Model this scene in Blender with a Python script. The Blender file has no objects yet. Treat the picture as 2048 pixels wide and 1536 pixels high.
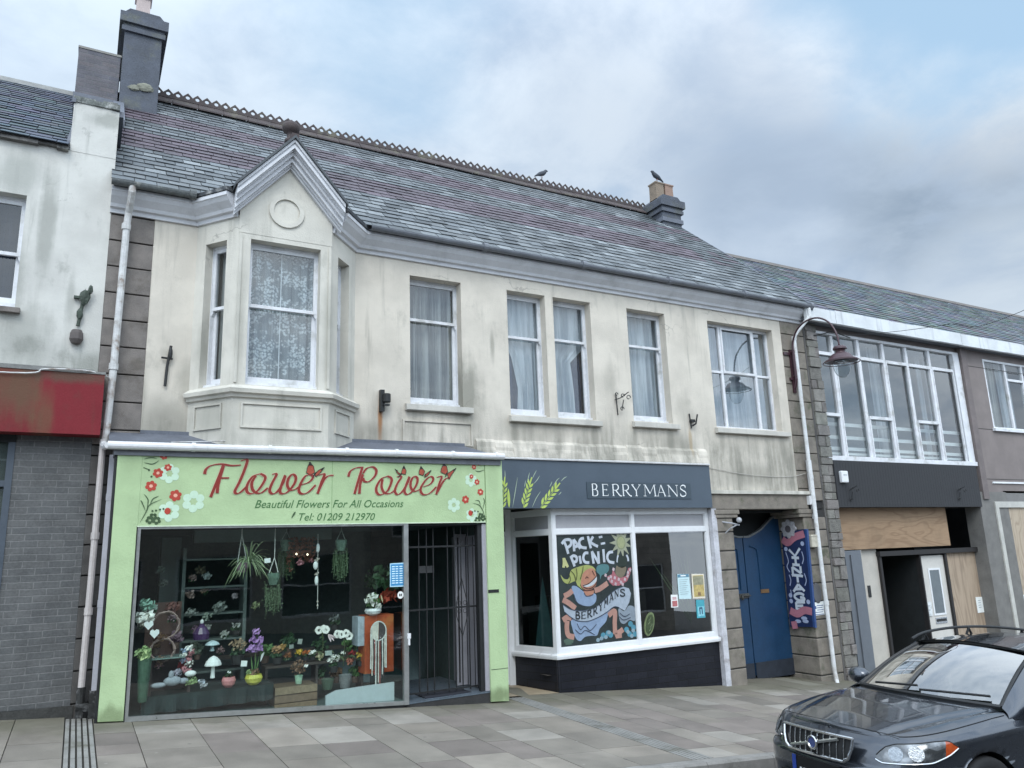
import bpy, bmesh, math, random
import numpy as np
from mathutils import Vector, Matrix
random.seed(7)
scene = bpy.context.scene
COL = scene.collection

# ------------------------------------------------------------------ camera
cam_data = bpy.data.cameras.new('camera')
cam_data.sensor_fit = 'HORIZONTAL'; cam_data.sensor_width = 36.0
cam_data.lens = 1533.126/2048*36.0
cam_data.clip_end = 2000.0
cam = bpy.data.objects.new('camera', cam_data); COL.objects.link(cam)
def camera_matrix(yaw, pitch, roll, loc):
    cy, sy, cp, sp, cr, sr = math.cos(yaw), math.sin(yaw), math.cos(pitch), math.sin(pitch), math.cos(roll), math.sin(roll)
    f = Vector((sy*cp, cy*cp, sp)); r = Vector((cy, -sy, 0)); u = r.cross(f)
    r2 = r*cr + u*sr; u2 = u*cr - r*sr
    m = Matrix((r2, u2, -f)).transposed().to_4x4(); m.translation = loc
    return m
cam.matrix_world = camera_matrix(0.514293768, 0.216555284, -0.0350871905, Vector((0, -10.5, 1.75)))
scene.camera = cam

# ------------------------------------------------------------------ light and exposure
SUN_EL, SUN_AZ = math.radians(48), math.radians(205)      # azimuth clockwise from +Y: behind and left of the camera
sun_data = bpy.data.lights.new('sun', 'SUN'); sun_data.energy = 1.35; sun_data.angle = math.radians(25)
sun_data.color = (1.0, 0.97, 0.92)
sun = bpy.data.objects.new('sun', sun_data); COL.objects.link(sun)
sdir = Vector((math.sin(SUN_AZ)*math.cos(SUN_EL), math.cos(SUN_AZ)*math.cos(SUN_EL), math.sin(SUN_EL)))
sun.rotation_euler = (-sdir).to_track_quat('-Z', 'Y').to_euler(); sun.location = sdir*60
scene.view_settings.view_transform = 'Standard'; scene.view_settings.look = 'None'
scene.view_settings.exposure = 0.0; scene.view_settings.gamma = 1.0
scene.render.engine = 'CYCLES'
scene.cycles.max_bounces = 8; scene.cycles.transparent_max_bounces = 12
scene.cycles.use_denoising = True

world = bpy.data.worlds.new('World'); scene.world = world; world.use_nodes = True
class NT:
    def __init__(s, tree): s.t = tree; s.n = tree.nodes; s.l = tree.links
    def new(s, kind, **kw):
        nd = s.n.new(kind)
        for k, v in kw.items(): setattr(nd, k, v)
        return nd
    def put(s, sock, v):
        if hasattr(v, 'is_output') or isinstance(v, bpy.types.NodeSocket): s.l.new(v, sock)
        elif isinstance(v, (tuple, list)) and len(v) == 3 and sock.type == 'RGBA': sock.default_value = (*v, 1)
        else: sock.default_value = v
    def math(s, op, a, b=0.0, c=None, clamp=False):
        nd = s.new('ShaderNodeMath', operation=op, use_clamp=clamp)
        s.put(nd.inputs[0], a); s.put(nd.inputs[1], b)
        if c is not None: s.put(nd.inputs[2], c)
        return nd.outputs[0]
    def mix(s, f, a, b, blend='MIX'):
        nd = s.new('ShaderNodeMix', data_type='RGBA', blend_type=blend)
        s.put(nd.inputs[0], f); s.put(nd.inputs[6], a); s.put(nd.inputs[7], b)
        return nd.outputs[2]
    def ramp(s, v, lo, hi, a=0.0, b=1.0, smooth=True):
        nd = s.new('ShaderNodeMapRange', interpolation_type='SMOOTHSTEP' if smooth else 'LINEAR')
        s.put(nd.inputs[0], v); s.put(nd.inputs[1], lo); s.put(nd.inputs[2], hi); s.put(nd.inputs[3], a); s.put(nd.inputs[4], b)
        return nd.outputs[0]
    def noise(s, vec, scale, detail=4, rough=.55, dist=0.0):
        nd = s.new('ShaderNodeTexNoise'); s.put(nd.inputs['Vector'], vec)
        nd.inputs['Scale'].default_value = scale; nd.inputs['Detail'].default_value = detail
        nd.inputs['Roughness'].default_value = rough; nd.inputs['Distortion'].default_value = dist
        return nd.outputs['Fac']
    def mapping(s, vec, scale=(1, 1, 1), loc=(0, 0, 0), rot=(0, 0, 0)):
        nd = s.new('ShaderNodeMapping'); s.put(nd.inputs[0], vec)
        nd.inputs['Scale'].default_value = scale; nd.inputs['Location'].default_value = loc; nd.inputs['Rotation'].default_value = rot
        return nd.outputs[0]
    def xyz(s, vec):
        nd = s.new('ShaderNodeSeparateXYZ'); s.put(nd.inputs[0], vec); return nd.outputs
    def vmath(s, op, a, b=(0, 0, 0)):
        nd = s.new('ShaderNodeVectorMath', operation=op); s.put(nd.inputs[0], a); s.put(nd.inputs[1], b)
        return nd.outputs
W = NT(world.node_tree); W.n.clear()
sky = W.new('ShaderNodeTexSky', sky_type='NISHITA', sun_disc=False, sun_elevation=SUN_EL, sun_rotation=SUN_AZ)
sky.air_density = 1.0; sky.dust_density = 1.5
tc = W.new('ShaderNodeTexCoord'); D = tc.outputs['Generated']
dx, dy, dz = W.xyz(D)
den = W.math('ADD', W.math('MAXIMUM', dz, 0.0), .22)
cmb = W.new('ShaderNodeCombineXYZ'); W.put(cmb.inputs[0], W.math('DIVIDE', dx, den)); W.put(cmb.inputs[1], W.math('DIVIDE', dy, den)); W.put(cmb.inputs[2], 0.0)
cp = cmb.outputs[0]
n_big = W.noise(W.mapping(cp, loc=(3.1, 1.7, 0)), 1.3, 6, .55, .3)
n_mid = W.noise(W.mapping(cp, loc=(8.4, 2.2, 0)), 3.2, 8, .6, .25)
def lobe(d, lo, hi):                                       # a broad region of the sky round direction d
    v = Vector(d).normalized(); dp = W.vmath('DOT_PRODUCT', D, tuple(v))[1]
    return W.ramp(dp, math.cos(math.radians(hi)), math.cos(math.radians(lo)))
cover = W.math('ADD', W.math('MULTIPLY', n_big, .62), W.math('MULTIPLY', n_mid, .38))
for d, lo, hi, k in (((0.34, .72, .605), 2, 14, -.13), ((.735, .43, .54), 1, 11, -.29), ((.815, .35, .45), 1, 9, -.10), ((.21, .80, .60), 2, 14, -.04),
                     ((.50, .64, .60), 2, 11, .12), ((.62, .55, .545), 2, 9, .14), ((.86, .43, .25), 2, 10, .12), ((.75, .53, .36), 4, 16, .22), ((-.02, .83, .50), 4, 16, .10)):
    cover = W.math('ADD', cover, W.math('MULTIPLY', lobe(d, lo, hi), k))
cover = W.ramp(cover, .19, .52)
shade = W.math('ADD', W.math('MULTIPLY', n_mid, .55), W.math('MULTIPLY', W.noise(W.mapping(cp, loc=(1.4, 5.2, 0)), 2.0, 7, .6, .4), .45))
shade = W.ramp(shade, .34, .64)
cl = W.mix(shade, (.43, .55, .72), (.76, .87, .99))
# broad bright and dark banks of cloud
for d, lo, hi, c, k in (((-.02, .84, .52), 4, 26, (.68, .82, .97), .6), ((.69, .59, .41), 2, 9, (.32, .43, .59), .72), ((.84, .42, .355), 2, 11, (.23, .32, .44), .85), ((.66, .58, .475), 2, 8, (.40, .50, .64), .5), ((.80, .36, .49), 1, 9, (.86, .92, .97), .75), ((.66, .50, .56), 1, 7, (.84, .91, .98), .7),
                        ((.55, .61, .585), 2, 10, (.70, .78, .88), .45), ((.87, .42, .245), 2, 8, (.70, .80, .90), .8), ((.53, .68, .47), 2, 9, (.60, .70, .82), .45)):
    f = W.math('MULTIPLY', lobe(d, lo, hi), W.math('ADD', W.math('MULTIPLY', W.ramp(n_mid, .35, .65), .6), .4))
    cl = W.mix(W.math('MULTIPLY', f, k), cl, c)
sd = W.ramp(W.vmath('DOT_PRODUCT', D, tuple(sdir))[1], -.25, .95)
clb = W.mix(1.0, cl, W.mix(sd, (1, 1, 1), (3.5, 3.45, 3.35)), 'MULTIPLY')   # the overcast is brighter towards the hidden sun
blue = W.mix(1.0, sky.outputs[0], (.12, .12, .12), 'MULTIPLY')
blue = W.mix(.85, blue, (.50, .73, .97))
bg = W.new('ShaderNodeBackground'); W.put(bg.inputs[0], W.mix(cover, blue, clb)); bg.inputs[1].default_value = 1.0
wo = W.new('ShaderNodeOutputWorld'); W.l.new(bg.outputs[0], wo.inputs[0])

# ------------------------------------------------------------------ mesh helpers
class MB:
    """collects faces and links them as one mesh object"""
    def __init__(s): s.v = []; s.f = []; s.c = []
    def poly(s, pts, col=None):
        i = len(s.v); s.v += [tuple(p) for p in pts]; s.f.append(tuple(range(i, i+len(pts)))); s.c.append(col)
    def box(s, x0, x1, y0, y1, z0, z1, col=None):
        s.fbox(lambda u, d, z: (u, d, z), x0, x1, y0, y1, z0, z1, col)
    def fbox(s, F, u0, u1, d0, d1, z0, z1, col=None):
        if u0 > u1: u0, u1 = u1, u0
        if d0 > d1: d0, d1 = d1, d0
        if z0 > z1: z0, z1 = z1, z0
        i = len(s.v)
        s.v += [tuple(F(u, d, z)) for z in (z0, z1) for (u, d) in ((u0, d0), (u1, d0), (u1, d1), (u0, d1))]
        for q in ((3, 2, 1, 0), (4, 5, 6, 7), (0, 1, 5, 4), (1, 2, 6, 5), (2, 3, 7, 6), (3, 0, 4, 7)):
            s.f.append(tuple(i+k for k in q)); s.c.append(col)
    def prism(s, pts, y0, y1, col=None, F=None):               # polygon in (x, z) drawn through the thickness y0..y1
        F = F or (lambda u, d, z: (u, d, z)); n = len(pts); i = len(s.v)
        area = sum(pts[k][0]*pts[(k+1) % n][1]-pts[(k+1) % n][0]*pts[k][1] for k in range(n))
        if area < 0: pts = pts[::-1]
        s.v += [tuple(F(p[0], y0, p[1])) for p in pts] + [tuple(F(p[0], y1, p[1])) for p in pts]
        s.f.append(tuple(range(i, i+n))); s.c.append(col)
        s.f.append(tuple(range(i+2*n-1, i+n-1, -1))); s.c.append(col)
        for k in range(n):
            j = (k+1) % n; s.f.append((i+j, i+k, i+n+k, i+n+j)); s.c.append(col)
    def tube(s, path, r, n=8, col=None, caps=True):
        path = [Vector(p) for p in path]; rs = r if isinstance(r, (list, tuple)) else [r]*len(path)
        up = None; base = len(s.v)
        for k, p in enumerate(path):
            t = (path[min(k+1, len(path)-1)]-path[max(k-1, 0)]).normalized()
            if up is None: up = t.orthogonal().normalized()
            else:
                up = (up - t*up.dot(t)); up = up.normalized() if up.length > 1e-6 else t.orthogonal().normalized()
            b = t.cross(up)
            for a in range(n):
                w = 2*math.pi*a/n; s.v.append(tuple(p+(up*math.cos(w)+b*math.sin(w))*rs[k]))
        for k in range(len(path)-1):
            for a in range(n):
                c = (a+1) % n; o = base+k*n; s.f.append((o+a, o+c, o+n+c, o+n+a)); s.c.append(col)
        if caps:
            s.f.append(tuple(base+a for a in range(n-1, -1, -1))); s.c.append(col)
            o = base+(len(path)-1)*n; s.f.append(tuple(o+a for a in range(n))); s.c.append(col)
    def lathe(s, prof, c, n=16, col=None, squash=1.0, M=None):     # (radius, height) profile turned about a vertical axis at c
        i = len(s.v)
        for r, z in prof:
            for a in range(n):
                w = 2*math.pi*a/n; p = Vector((r*math.cos(w), r*math.sin(w)*squash, z))
                if M: p = M @ p
                s.v.append((c[0]+p.x, c[1]+p.y, c[2]+p.z))
        for k in range(len(prof)-1):
            for a in range(n):
                b = (a+1) % n; s.f.append((i+k*n+a, i+k*n+b, i+k*n+n+b, i+k*n+n+a)); s.c.append(col)
        s.f.append(tuple(i+a for a in range(n-1, -1, -1))); s.c.append(col)
        o = i+(len(prof)-1)*n; s.f.append(tuple(o+a for a in range(n))); s.c.append(col)
    def blob(s, c, rx, ry, rz, n=8, m=6, col=None, jit=0.0):
        prof = []; i = len(s.v)
        for k in range(m+1):
            t = math.pi*k/m
            for a in range(n):
                w = 2*math.pi*a/n; j = 1+random.uniform(-jit, jit)
                s.v.append((c[0]+rx*math.sin(t)*math.cos(w)*j, c[1]+ry*math.sin(t)*math.sin(w)*j, c[2]-rz*math.cos(t)*j))
        for k in range(m):
            for a in range(n):
                b = (a+1) % n; s.f.append((i+k*n+a, i+k*n+b, i+k*n+n+b, i+k*n+n+a)); s.c.append(col)
    def wall(s, F, u0, u1, z0, z1, holes, depth, col=None):        # sheet with openings, reveals and a back face; d grows inwards
        us = sorted({u0, u1, *[h[0] for h in holes], *[h[1] for h in holes]}); zs = sorted({z0, z1, *[h[2] for h in holes], *[h[3] for h in holes]})
        us = [u for u in us if u0 <= u <= u1]; zs = [z for z in zs if z0 <= z <= z1]
        for a, b in zip(us, us[1:]):
            for e, g in zip(zs, zs[1:]):
                cu, cz = (a+b)/2, (e+g)/2
                if any(h[0] < cu < h[1] and h[2] < cz < h[3] for h in holes): continue
                s.poly([F(a, 0, e), F(b, 0, e), F(b, 0, g), F(a, 0, g)], col); s.poly([F(b, depth, e), F(a, depth, e), F(a, depth, g), F(b, depth, g)], col)
        for a, b, e, g in holes:
            s.poly([F(a, 0, e), F(a, 0, g), F(a, depth, g), F(a, depth, e)], col); s.poly([F(b, 0, g), F(b, 0, e), F(b, depth, e), F(b, depth, g)], col)
            s.poly([F(a, 0, g), F(b, 0, g), F(b, depth, g), F(a, depth, g)], col); s.poly([F(b, 0, e), F(a, 0, e), F(a, depth, e), F(b, depth, e)], col)
        s.poly([F(u0, 0, z1), F(u1, 0, z1), F(u1, depth, z1), F(u0, depth, z1)], col); s.poly([F(u1, 0, z0), F(u0, 0, z0), F(u0, depth, z0), F(u1, depth, z0)], col)
        s.poly([F(u0, 0, z0), F(u0, 0, z1), F(u0, depth, z1), F(u0, depth, z0)], col); s.poly([F(u1, 0, z1), F(u1, 0, z0), F(u1, depth, z0), F(u1, depth, z1)], col)
    def sweep(s, path, prof, col=None):                            # moulding: (out, z) profile along plan points, mitred
        pts = [Vector(p) for p in path]; i = len(s.v); m = len(prof)
        for k, p in enumerate(pts):
            ns = []
            for a, b in ((k-1, k), (k, k+1)):
                if 0 <= a and b < len(pts):
                    t = (pts[b]-pts[a]).normalized(); ns.append(Vector((t.y, -t.x)))
            nn = sum(ns, Vector((0, 0))).normalized(); nn = nn/max(.3, nn.dot(ns[0]))
            for o, z in prof: s.v.append((p.x+nn.x*o, p.y+nn.y*o, z))
        for k in range(len(pts)-1):
            for j in range(m-1):
                s.f.append((i+k*m+j, i+(k+1)*m+j, i+(k+1)*m+j+1, i+k*m+j+1)); s.c.append(col)
        s.f.append(tuple(i+j for j in range(m))); s.c.append(col)
        o = i+(len(pts)-1)*m; s.f.append(tuple(o+j for j in range(m-1, -1, -1))); s.c.append(col)
    def build(s, name, mat, parent=None, smooth=False, bevel=0.0, sub=0, loc=None):
        off = Vector(loc) if loc is not None else (parent_origin(parent) if parent else Vector((0, 0, 0)))
        me = bpy.data.meshes.new(name)
        me.from_pydata([(a-off.x, b-off.y, c-off.z) for a, b, c in s.v], [], s.f)
        if any(c is not None for c in s.c):
            at = me.color_attributes.new('Col', 'FLOAT_COLOR', 'CORNER'); k = 0; arr = np.ones((len(me.loops), 4), dtype=np.float32)
            for p, c in zip(me.polygons, s.c):
                c = c or (1, 1, 1)
                arr[p.loop_start:p.loop_start+p.loop_total, :3] = c
            at.data.foreach_set('color', arr.ravel())
        me.materials.append(mat)
        if smooth: me.polygons.foreach_set('use_smooth', [True]*len(me.polygons))
        me.update()
        o = bpy.data.objects.new(name, me); COL.objects.link(o)
        if parent is not None: o.parent = parent
        if loc is not None: o.location = loc
        if bevel:
            b = o.modifiers.new('bevel', 'BEVEL'); b.width = bevel; b.segments = 2; b.limit_method = 'ANGLE'
        if sub:
            q = o.modifiers.new('sub', 'SUBSURF'); q.levels = sub; q.render_levels = sub
        return o
ORIG = {}
def parent_origin(p):
    v = Vector((0, 0, 0))
    while p is not None: v = v + p.location; p = p.parent
    return v
def tag(o, label, cat, group=None, kind=None):
    o['label'] = label; o['category'] = cat
    if group: o['group'] = group
    if kind: o['kind'] = kind
    return o
def thing(name, loc, label, cat, group=None):
    o = bpy.data.objects.new(name, None); o.empty_display_size = .1; COL.objects.link(o); o.location = loc
    return tag(o, label, cat, group)
def single(mb, name, mat, loc, label, cat, group=None, **kw):
    return tag(mb.build(name, mat, None, loc=loc, **kw), label, cat, group)
def setting(mb, name, mat, **kw):
    o = mb.build(name, mat, **kw); o['kind'] = 'structure'; return o
def frame2(x0, y0, x1, y1):                                        # local facade frame from plan point 0 to 1: F(u, depth, z)
    t = Vector((x1-x0, y1-y0)); L = t.length; t /= L; n = Vector((-t.y, t.x))
    return (lambda u, d, z: (x0+t.x*u+n.x*d, y0+t.y*u+n.y*d, z)), L
FX = lambda u, d, z: (u, d, z)
def curve(pts, n=6, closed=False):                                 # Catmull-Rom through points of any dimension
    pts = [np.array(p, float) for p in pts]; m = len(pts); out = []
    if m < 3: return [tuple(p) for p in pts]
    for k in range(m if closed else m-1):
        if closed: p0, p1, p2, p3 = pts[(k-1) % m], pts[k], pts[(k+1) % m], pts[(k+2) % m]
        else: p0, p1, p2, p3 = pts[max(k-1, 0)], pts[k], pts[k+1], pts[min(k+2, m-1)]
        for j in range(n):
            t = j/n; out.append(tuple(.5*((2*p1)+(-p0+p2)*t+(2*p0-5*p1+4*p2-p3)*t*t+(-p0+3*p1-3*p2+p3)*t**3)))
    if not closed: out.append(tuple(pts[-1]))
    return out
STROKE_N = 0
def stroke(mb, pts, w, y, thick=.003, nib=None, wmin=None, n=6, F=None, smooth=True, col=None, taper=False):
    """pen stroke through (x, z) points lying on plane y; width w, thinner (wmin) along the nib angle"""
    global STROKE_N
    F = F or FX; c = curve(pts, n) if smooth else pts; STROKE_N = (STROKE_N+1) % 12; y0 = y-STROKE_N*.00022
    L, R = [], []
    for k in range(len(c)):
        y = y0-.00003*k; a, b = c[max(k-1, 0)], c[min(k+1, len(c)-1)]; t = np.array(b)-np.array(a); ln = np.hypot(*t) or 1; t /= ln
        ww = w
        if nib is not None:
            s_ = abs(math.sin(math.atan2(t[1], t[0])-nib)); ww = wmin+(w-wmin)*s_
        if taper: ww *= max(.12, math.sin(math.pi*min(1, (k+.6)/(len(c)))))
        L.append((c[k][0]-t[1]*ww/2, c[k][1]+t[0]*ww/2)); R.append((c[k][0]+t[1]*ww/2, c[k][1]-t[0]*ww/2))
    for k in range(len(c)-1):
        y = y0-.00004*k
        mb.poly([F(*(L[k][0], y-thick, L[k][1])), F(*(R[k][0], y-thick, R[k][1])), F(*(R[k+1][0], y-thick, R[k+1][1])), F(*(L[k+1][0], y-thick, L[k+1][1]))], col)
def text_mesh(body, size, shear=0.0, offset=0.0, spacing=1.0, sx=1.0, align='LEFT'):
    cu = bpy.data.curves.new('lettering', 'FONT'); cu.body = body; cu.size = size; cu.shear = shear; cu.offset = offset; cu.space_character = spacing; cu.align_x = align
    cu.resolution_u = 3
    ob = bpy.data.objects.new('lettering', cu); COL.objects.link(ob)
    dg = bpy.context.evaluated_depsgraph_get(); me = bpy.data.meshes.new_from_object(ob.evaluated_get(dg))
    COL.objects.unlink(ob); bpy.data.objects.remove(ob)
    vs = [(v.co.x*sx, v.co.y) for v in me.vertices]; fs = [tuple(p.vertices) for p in me.polygons]; bpy.data.meshes.remove(me)
    return vs, fs
def add_text(mb, tm, place, col=None):
    vs, fs = tm; i = len(mb.v); mb.v += [tuple(place(x, z)) for x, z in vs]
    for f in fs: mb.f.append(tuple(i+k for k in f)); mb.c.append(col)
def ground(x, y): return .127-.0745*x+.015*max(min(y, .6), -4.2)
def road(x, y): return -.056-.0745*x+.02*max(-4, y+4.2)


# ------------------------------------------------------------------ materials
def mat(name, base, rough=.6, var=.18, scale=5.0, fine=40.0, bump=.15, metallic=0.0, attr=False, spec=.4, coat=0.0, tint=None, stretch=(1, 1, 1), obj=False, bdist=.01):
    m = bpy.data.materials.new(name); m.use_nodes = True; t = NT(m.node_tree); t.n.clear()
    if obj: pos = t.new('ShaderNodeTexCoord').outputs['Object']
    else: pos = t.new('ShaderNodeNewGeometry').outputs['Position']
    pos = t.mapping(pos, stretch)
    a = t.noise(pos, scale, 5, .6); b = t.noise(pos, fine, 3, .6)
    f = t.math('ADD', t.math('MULTIPLY', a, .65), t.math('MULTIPLY', b, .35))
    f = t.ramp(f, .3, .7, 1-var, 1+var*.7)
    c = base
    if attr:
        at = t.new('ShaderNodeVertexColor', layer_name='Col'); c = t.mix(1.0, at.outputs[0], base, 'MULTIPLY')
    if tint: c = t.mix(t.ramp(t.noise(pos, scale*.6, 6, .65), .5, .72), c, tint)
    hsv = t.new('ShaderNodeHueSaturation'); t.put(hsv.inputs['Color'], c); t.put(hsv.inputs['Value'], f)
    p = t.new('ShaderNodeBsdfPrincipled'); t.put(p.inputs['Base Color'], hsv.outputs[0])
    t.put(p.inputs['Roughness'], t.ramp(a, .3, .7, max(.02, rough-.08), min(1, rough+.08))); p.inputs['Metallic'].default_value = metallic
    p.inputs['Specular IOR Level'].default_value = spec; p.inputs['Coat Weight'].default_value = coat; p.inputs['Coat Roughness'].default_value = .03
    if bump:
        bp = t.new('ShaderNodeBump'); bp.inputs['Strength'].default_value = bump; bp.inputs['Distance'].default_value = bdist; t.put(bp.inputs['Height'], b); t.put(p.inputs['Normal'], bp.outputs[0])
    o = t.new('ShaderNodeOutputMaterial'); t.l.new(p.outputs[0], o.inputs[0])
    m['p'] = 1
    return m
def wall_mat(name, base, spots, dirt=(.20, .20, .17), amount=.5, low=None, peel=None, crack=.6, streak=.5, seed=0.0):
    """painted render: mottled, rain streaks, algae patches at given places (x, z, rx, rz, strength, colour), hair cracks"""
    m = bpy.data.materials.new(name); m.use_nodes = True; t = NT(m.node_tree); t.n.clear()
    pos = t.new('ShaderNodeNewGeometry').outputs['Position']; x, y, z = t.xyz(pos)
    mot = t.noise(pos, 1.6, 6, .6); fine = t.noise(pos, 45, 4, .65); st = t.noise(t.mapping(pos, (5.5, 5.5, .45), (seed, 0, 0)), 1.0, 6, .62); pat = t.noise(t.mapping(pos, (1, 1, .7), (seed, 3, 1)), 2.6, 7, .68)
    c = t.mix(t.ramp(mot, .35, .65), tuple(v*.90 for v in base), tuple(min(.85, v*1.05) for v in base))
    c = t.mix(t.math('MULTIPLY', t.ramp(st, .54, .78), streak*.55), c, dirt)
    c = t.mix(t.math('MULTIPLY', t.ramp(pat, .56, .74), amount*.45), c, dirt)
    if low:
        z0, z1, k = low
        f = t.math('MULTIPLY', t.ramp(z, z0, z1, 1, 0), t.ramp(t.math('ADD', t.math('MULTIPLY', st, .6), t.math('MULTIPLY', pat, .4)), .36, .62))
        c = t.mix(t.math('MULTIPLY', f, k), c, dirt)
    for sx, sz, rx, rz, k, colr in spots:
        ux = t.math('DIVIDE', t.math('SUBTRACT', x, sx), rx); uz = t.math('DIVIDE', t.math('SUBTRACT', z, sz), rz)
        r = t.math('SQRT', t.math('ADD', t.math('MULTIPLY', ux, ux), t.math('MULTIPLY', uz, uz)))
        r = t.math('ADD', r, t.math('MULTIPLY', t.math('SUBTRACT', t.math('ADD', t.math('MULTIPLY', pat, .5), t.math('MULTIPLY', st, .5)), .5), 2.2))
        c = t.mix(t.math('MULTIPLY', t.ramp(r, .25, 1.0, 1, 0), k), c, colr or dirt)
    hgt = fine
    if crack:
        vo = t.new('ShaderNodeTexVoronoi', feature='DISTANCE_TO_EDGE'); wob = t.new('ShaderNodeTexNoise'); t.put(wob.inputs['Vector'], pos); wob.inputs['Scale'].default_value = 3; wob.inputs['Detail'].default_value = 5
        wv = t.vmath('ADD', pos, t.vmath('MULTIPLY', wob.outputs['Color'], (.5, .5, .5))[0])[0]
        t.put(vo.inputs['Vector'], t.mapping(wv, (.62, .62, .8), (seed, 0, 0))); vo.inputs['Scale'].default_value = 1.0
        ck = t.math('MULTIPLY', t.ramp(vo.outputs['Distance'], 0, .007, 1, 0), t.ramp(t.noise(pos, .9, 2), .56, .66))
        c = t.mix(t.math('MULTIPLY', ck, crack), c, (.16, .15, .13))
    if peel:
        pk = t.ramp(t.noise(t.mapping(pos, (1, 1, 1), (seed*2, 7, 0)), 2.0, 9, .72), .62, .64)
        c = t.mix(t.math('MULTIPLY', pk, peel), c, tuple(v*.6 for v in base))
    p = t.new('ShaderNodeBsdfPrincipled'); t.put(p.inputs['Base Color'], c); p.inputs['Roughness'].default_value = .8; p.inputs['Specular IOR Level'].default_value = .25
    bp = t.new('ShaderNodeBump'); bp.inputs['Strength'].default_value = .45; bp.inputs['Distance'].default_value = .010
    t.put(bp.inputs['Height'], t.math('ADD', fine, t.math('MULTIPLY', mot, 1.5))); t.put(p.inputs['Normal'], bp.outputs[0])
    o = t.new('ShaderNodeOutputMaterial'); t.l.new(p.outputs[0], o.inputs[0])
    return m
def glass(name, tint=(.86, .93, .90), gain=1.6, rough=.0, body=0.0, bodycol=(.05, .07, .07)):
    m = bpy.data.materials.new(name); m.use_nodes = True; t = NT(m.node_tree); t.n.clear()
    g_ = t.new('ShaderNodeNewGeometry'); cs = t.math('ABSOLUTE', t.vmath('DOT_PRODUCT', g_.outputs['Normal'], g_.outputs['Incoming'])[1])
    fr_ = t.math('ADD', .04, t.math('MULTIPLY', .96, t.math('POWER', t.math('SUBTRACT', 1.0, cs, clamp=True), 5.0)))
    tr = t.new('ShaderNodeBsdfTransparent'); t.put(tr.inputs[0], tint); gl = t.new('ShaderNodeBsdfGlossy'); gl.inputs['Roughness'].default_value = rough
    nz = t.noise(t.new('ShaderNodeNewGeometry').outputs['Position'], 1.3, 2); bp = t.new('ShaderNodeBump'); bp.inputs['Strength'].default_value = .02; bp.inputs['Distance'].default_value = .05
    t.put(bp.inputs['Height'], nz); t.put(gl.inputs['Normal'], bp.outputs[0])
    base = tr.outputs[0]
    if body:
        df = t.new('ShaderNodeBsdfDiffuse'); t.put(df.inputs[0], bodycol); mx = t.new('ShaderNodeMixShader'); mx.inputs[0].default_value = body
        t.l.new(base, mx.inputs[1]); t.l.new(df.outputs[0], mx.inputs[2]); base = mx.outputs[0]
    mx = t.new('ShaderNodeMixShader'); t.put(mx.inputs[0], t.math('MULTIPLY', fr_, gain, clamp=True)); t.l.new(base, mx.inputs[1]); t.l.new(gl.outputs[0], mx.inputs[2])
    o = t.new('ShaderNodeOutputMaterial'); t.l.new(mx.outputs[0], o.inputs[0])
    return m
def brick_mat(name, c1, c2, mortar, bw, bh, swap='XZ', msize=.008, bump=.5, rough=.75, var=.3, loc=(0, 0, 0)):
    m = bpy.data.materials.new(name); m.use_nodes = True; t = NT(m.node_tree); t.n.clear()
    pos = t.new('ShaderNodeNewGeometry').outputs['Position']; x, y, z = t.xyz(pos)
    cm = t.new('ShaderNodeCombineXYZ'); s1 = {'X': x, 'Y': y, 'Z': z}
    wob = t.math('MULTIPLY', t.math('SUBTRACT', t.noise(pos, 4, 3), .5), .02)
    a = s1[swap[0]] if len(swap) == 2 else t.math('ADD', x, y)
    t.put(cm.inputs[0], t.math('ADD', a, wob)); t.put(cm.inputs[1], t.math('ADD', s1[swap[-1]], wob)); t.put(cm.inputs[2], 0.0)
    b = t.new('ShaderNodeTexBrick'); t.put(b.inputs['Vector'], t.mapping(cm.outputs[0], loc=loc)); b.inputs['Scale'].default_value = 1.0
    b.inputs['Brick Width'].default_value = bw; b.inputs['Row Height'].default_value = bh; b.inputs['Mortar Size'].default_value = msize; b.inputs['Mortar Smooth'].default_value = .3
    t.put(b.inputs['Color1'], c1); t.put(b.inputs['Color2'], c2); t.put(b.inputs['Mortar'], mortar)
    n1 = t.noise(pos, 3, 6, .65); n2 = t.noise(pos, 35, 4, .65)
    hsv = t.new('ShaderNodeHueSaturation'); t.put(hsv.inputs['Color'], b.outputs[0]); t.put(hsv.inputs['Value'], t.ramp(t.math('ADD', t.math('MULTIPLY', n1, .6), t.math('MULTIPLY', n2, .4)), .3, .7, 1-var, 1+var*.7))
    p = t.new('ShaderNodeBsdfPrincipled'); t.put(p.inputs['Base Color'], hsv.outputs[0]); p.inputs['Roughness'].default_value = rough; p.inputs['Specular IOR Level'].default_value = .3
    bp = t.new('ShaderNodeBump'); bp.inputs['Strength'].default_value = bump; bp.inputs['Distance'].default_value = .012
    t.put(bp.inputs['Height'], t.math('SUBTRACT', t.math('MULTIPLY', n2, .4), b.outputs['Fac'])); t.put(p.inputs['Normal'], bp.outputs[0])
    o = t.new('ShaderNodeOutputMaterial'); t.l.new(p.outputs[0], o.inputs[0])
    return m
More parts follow.
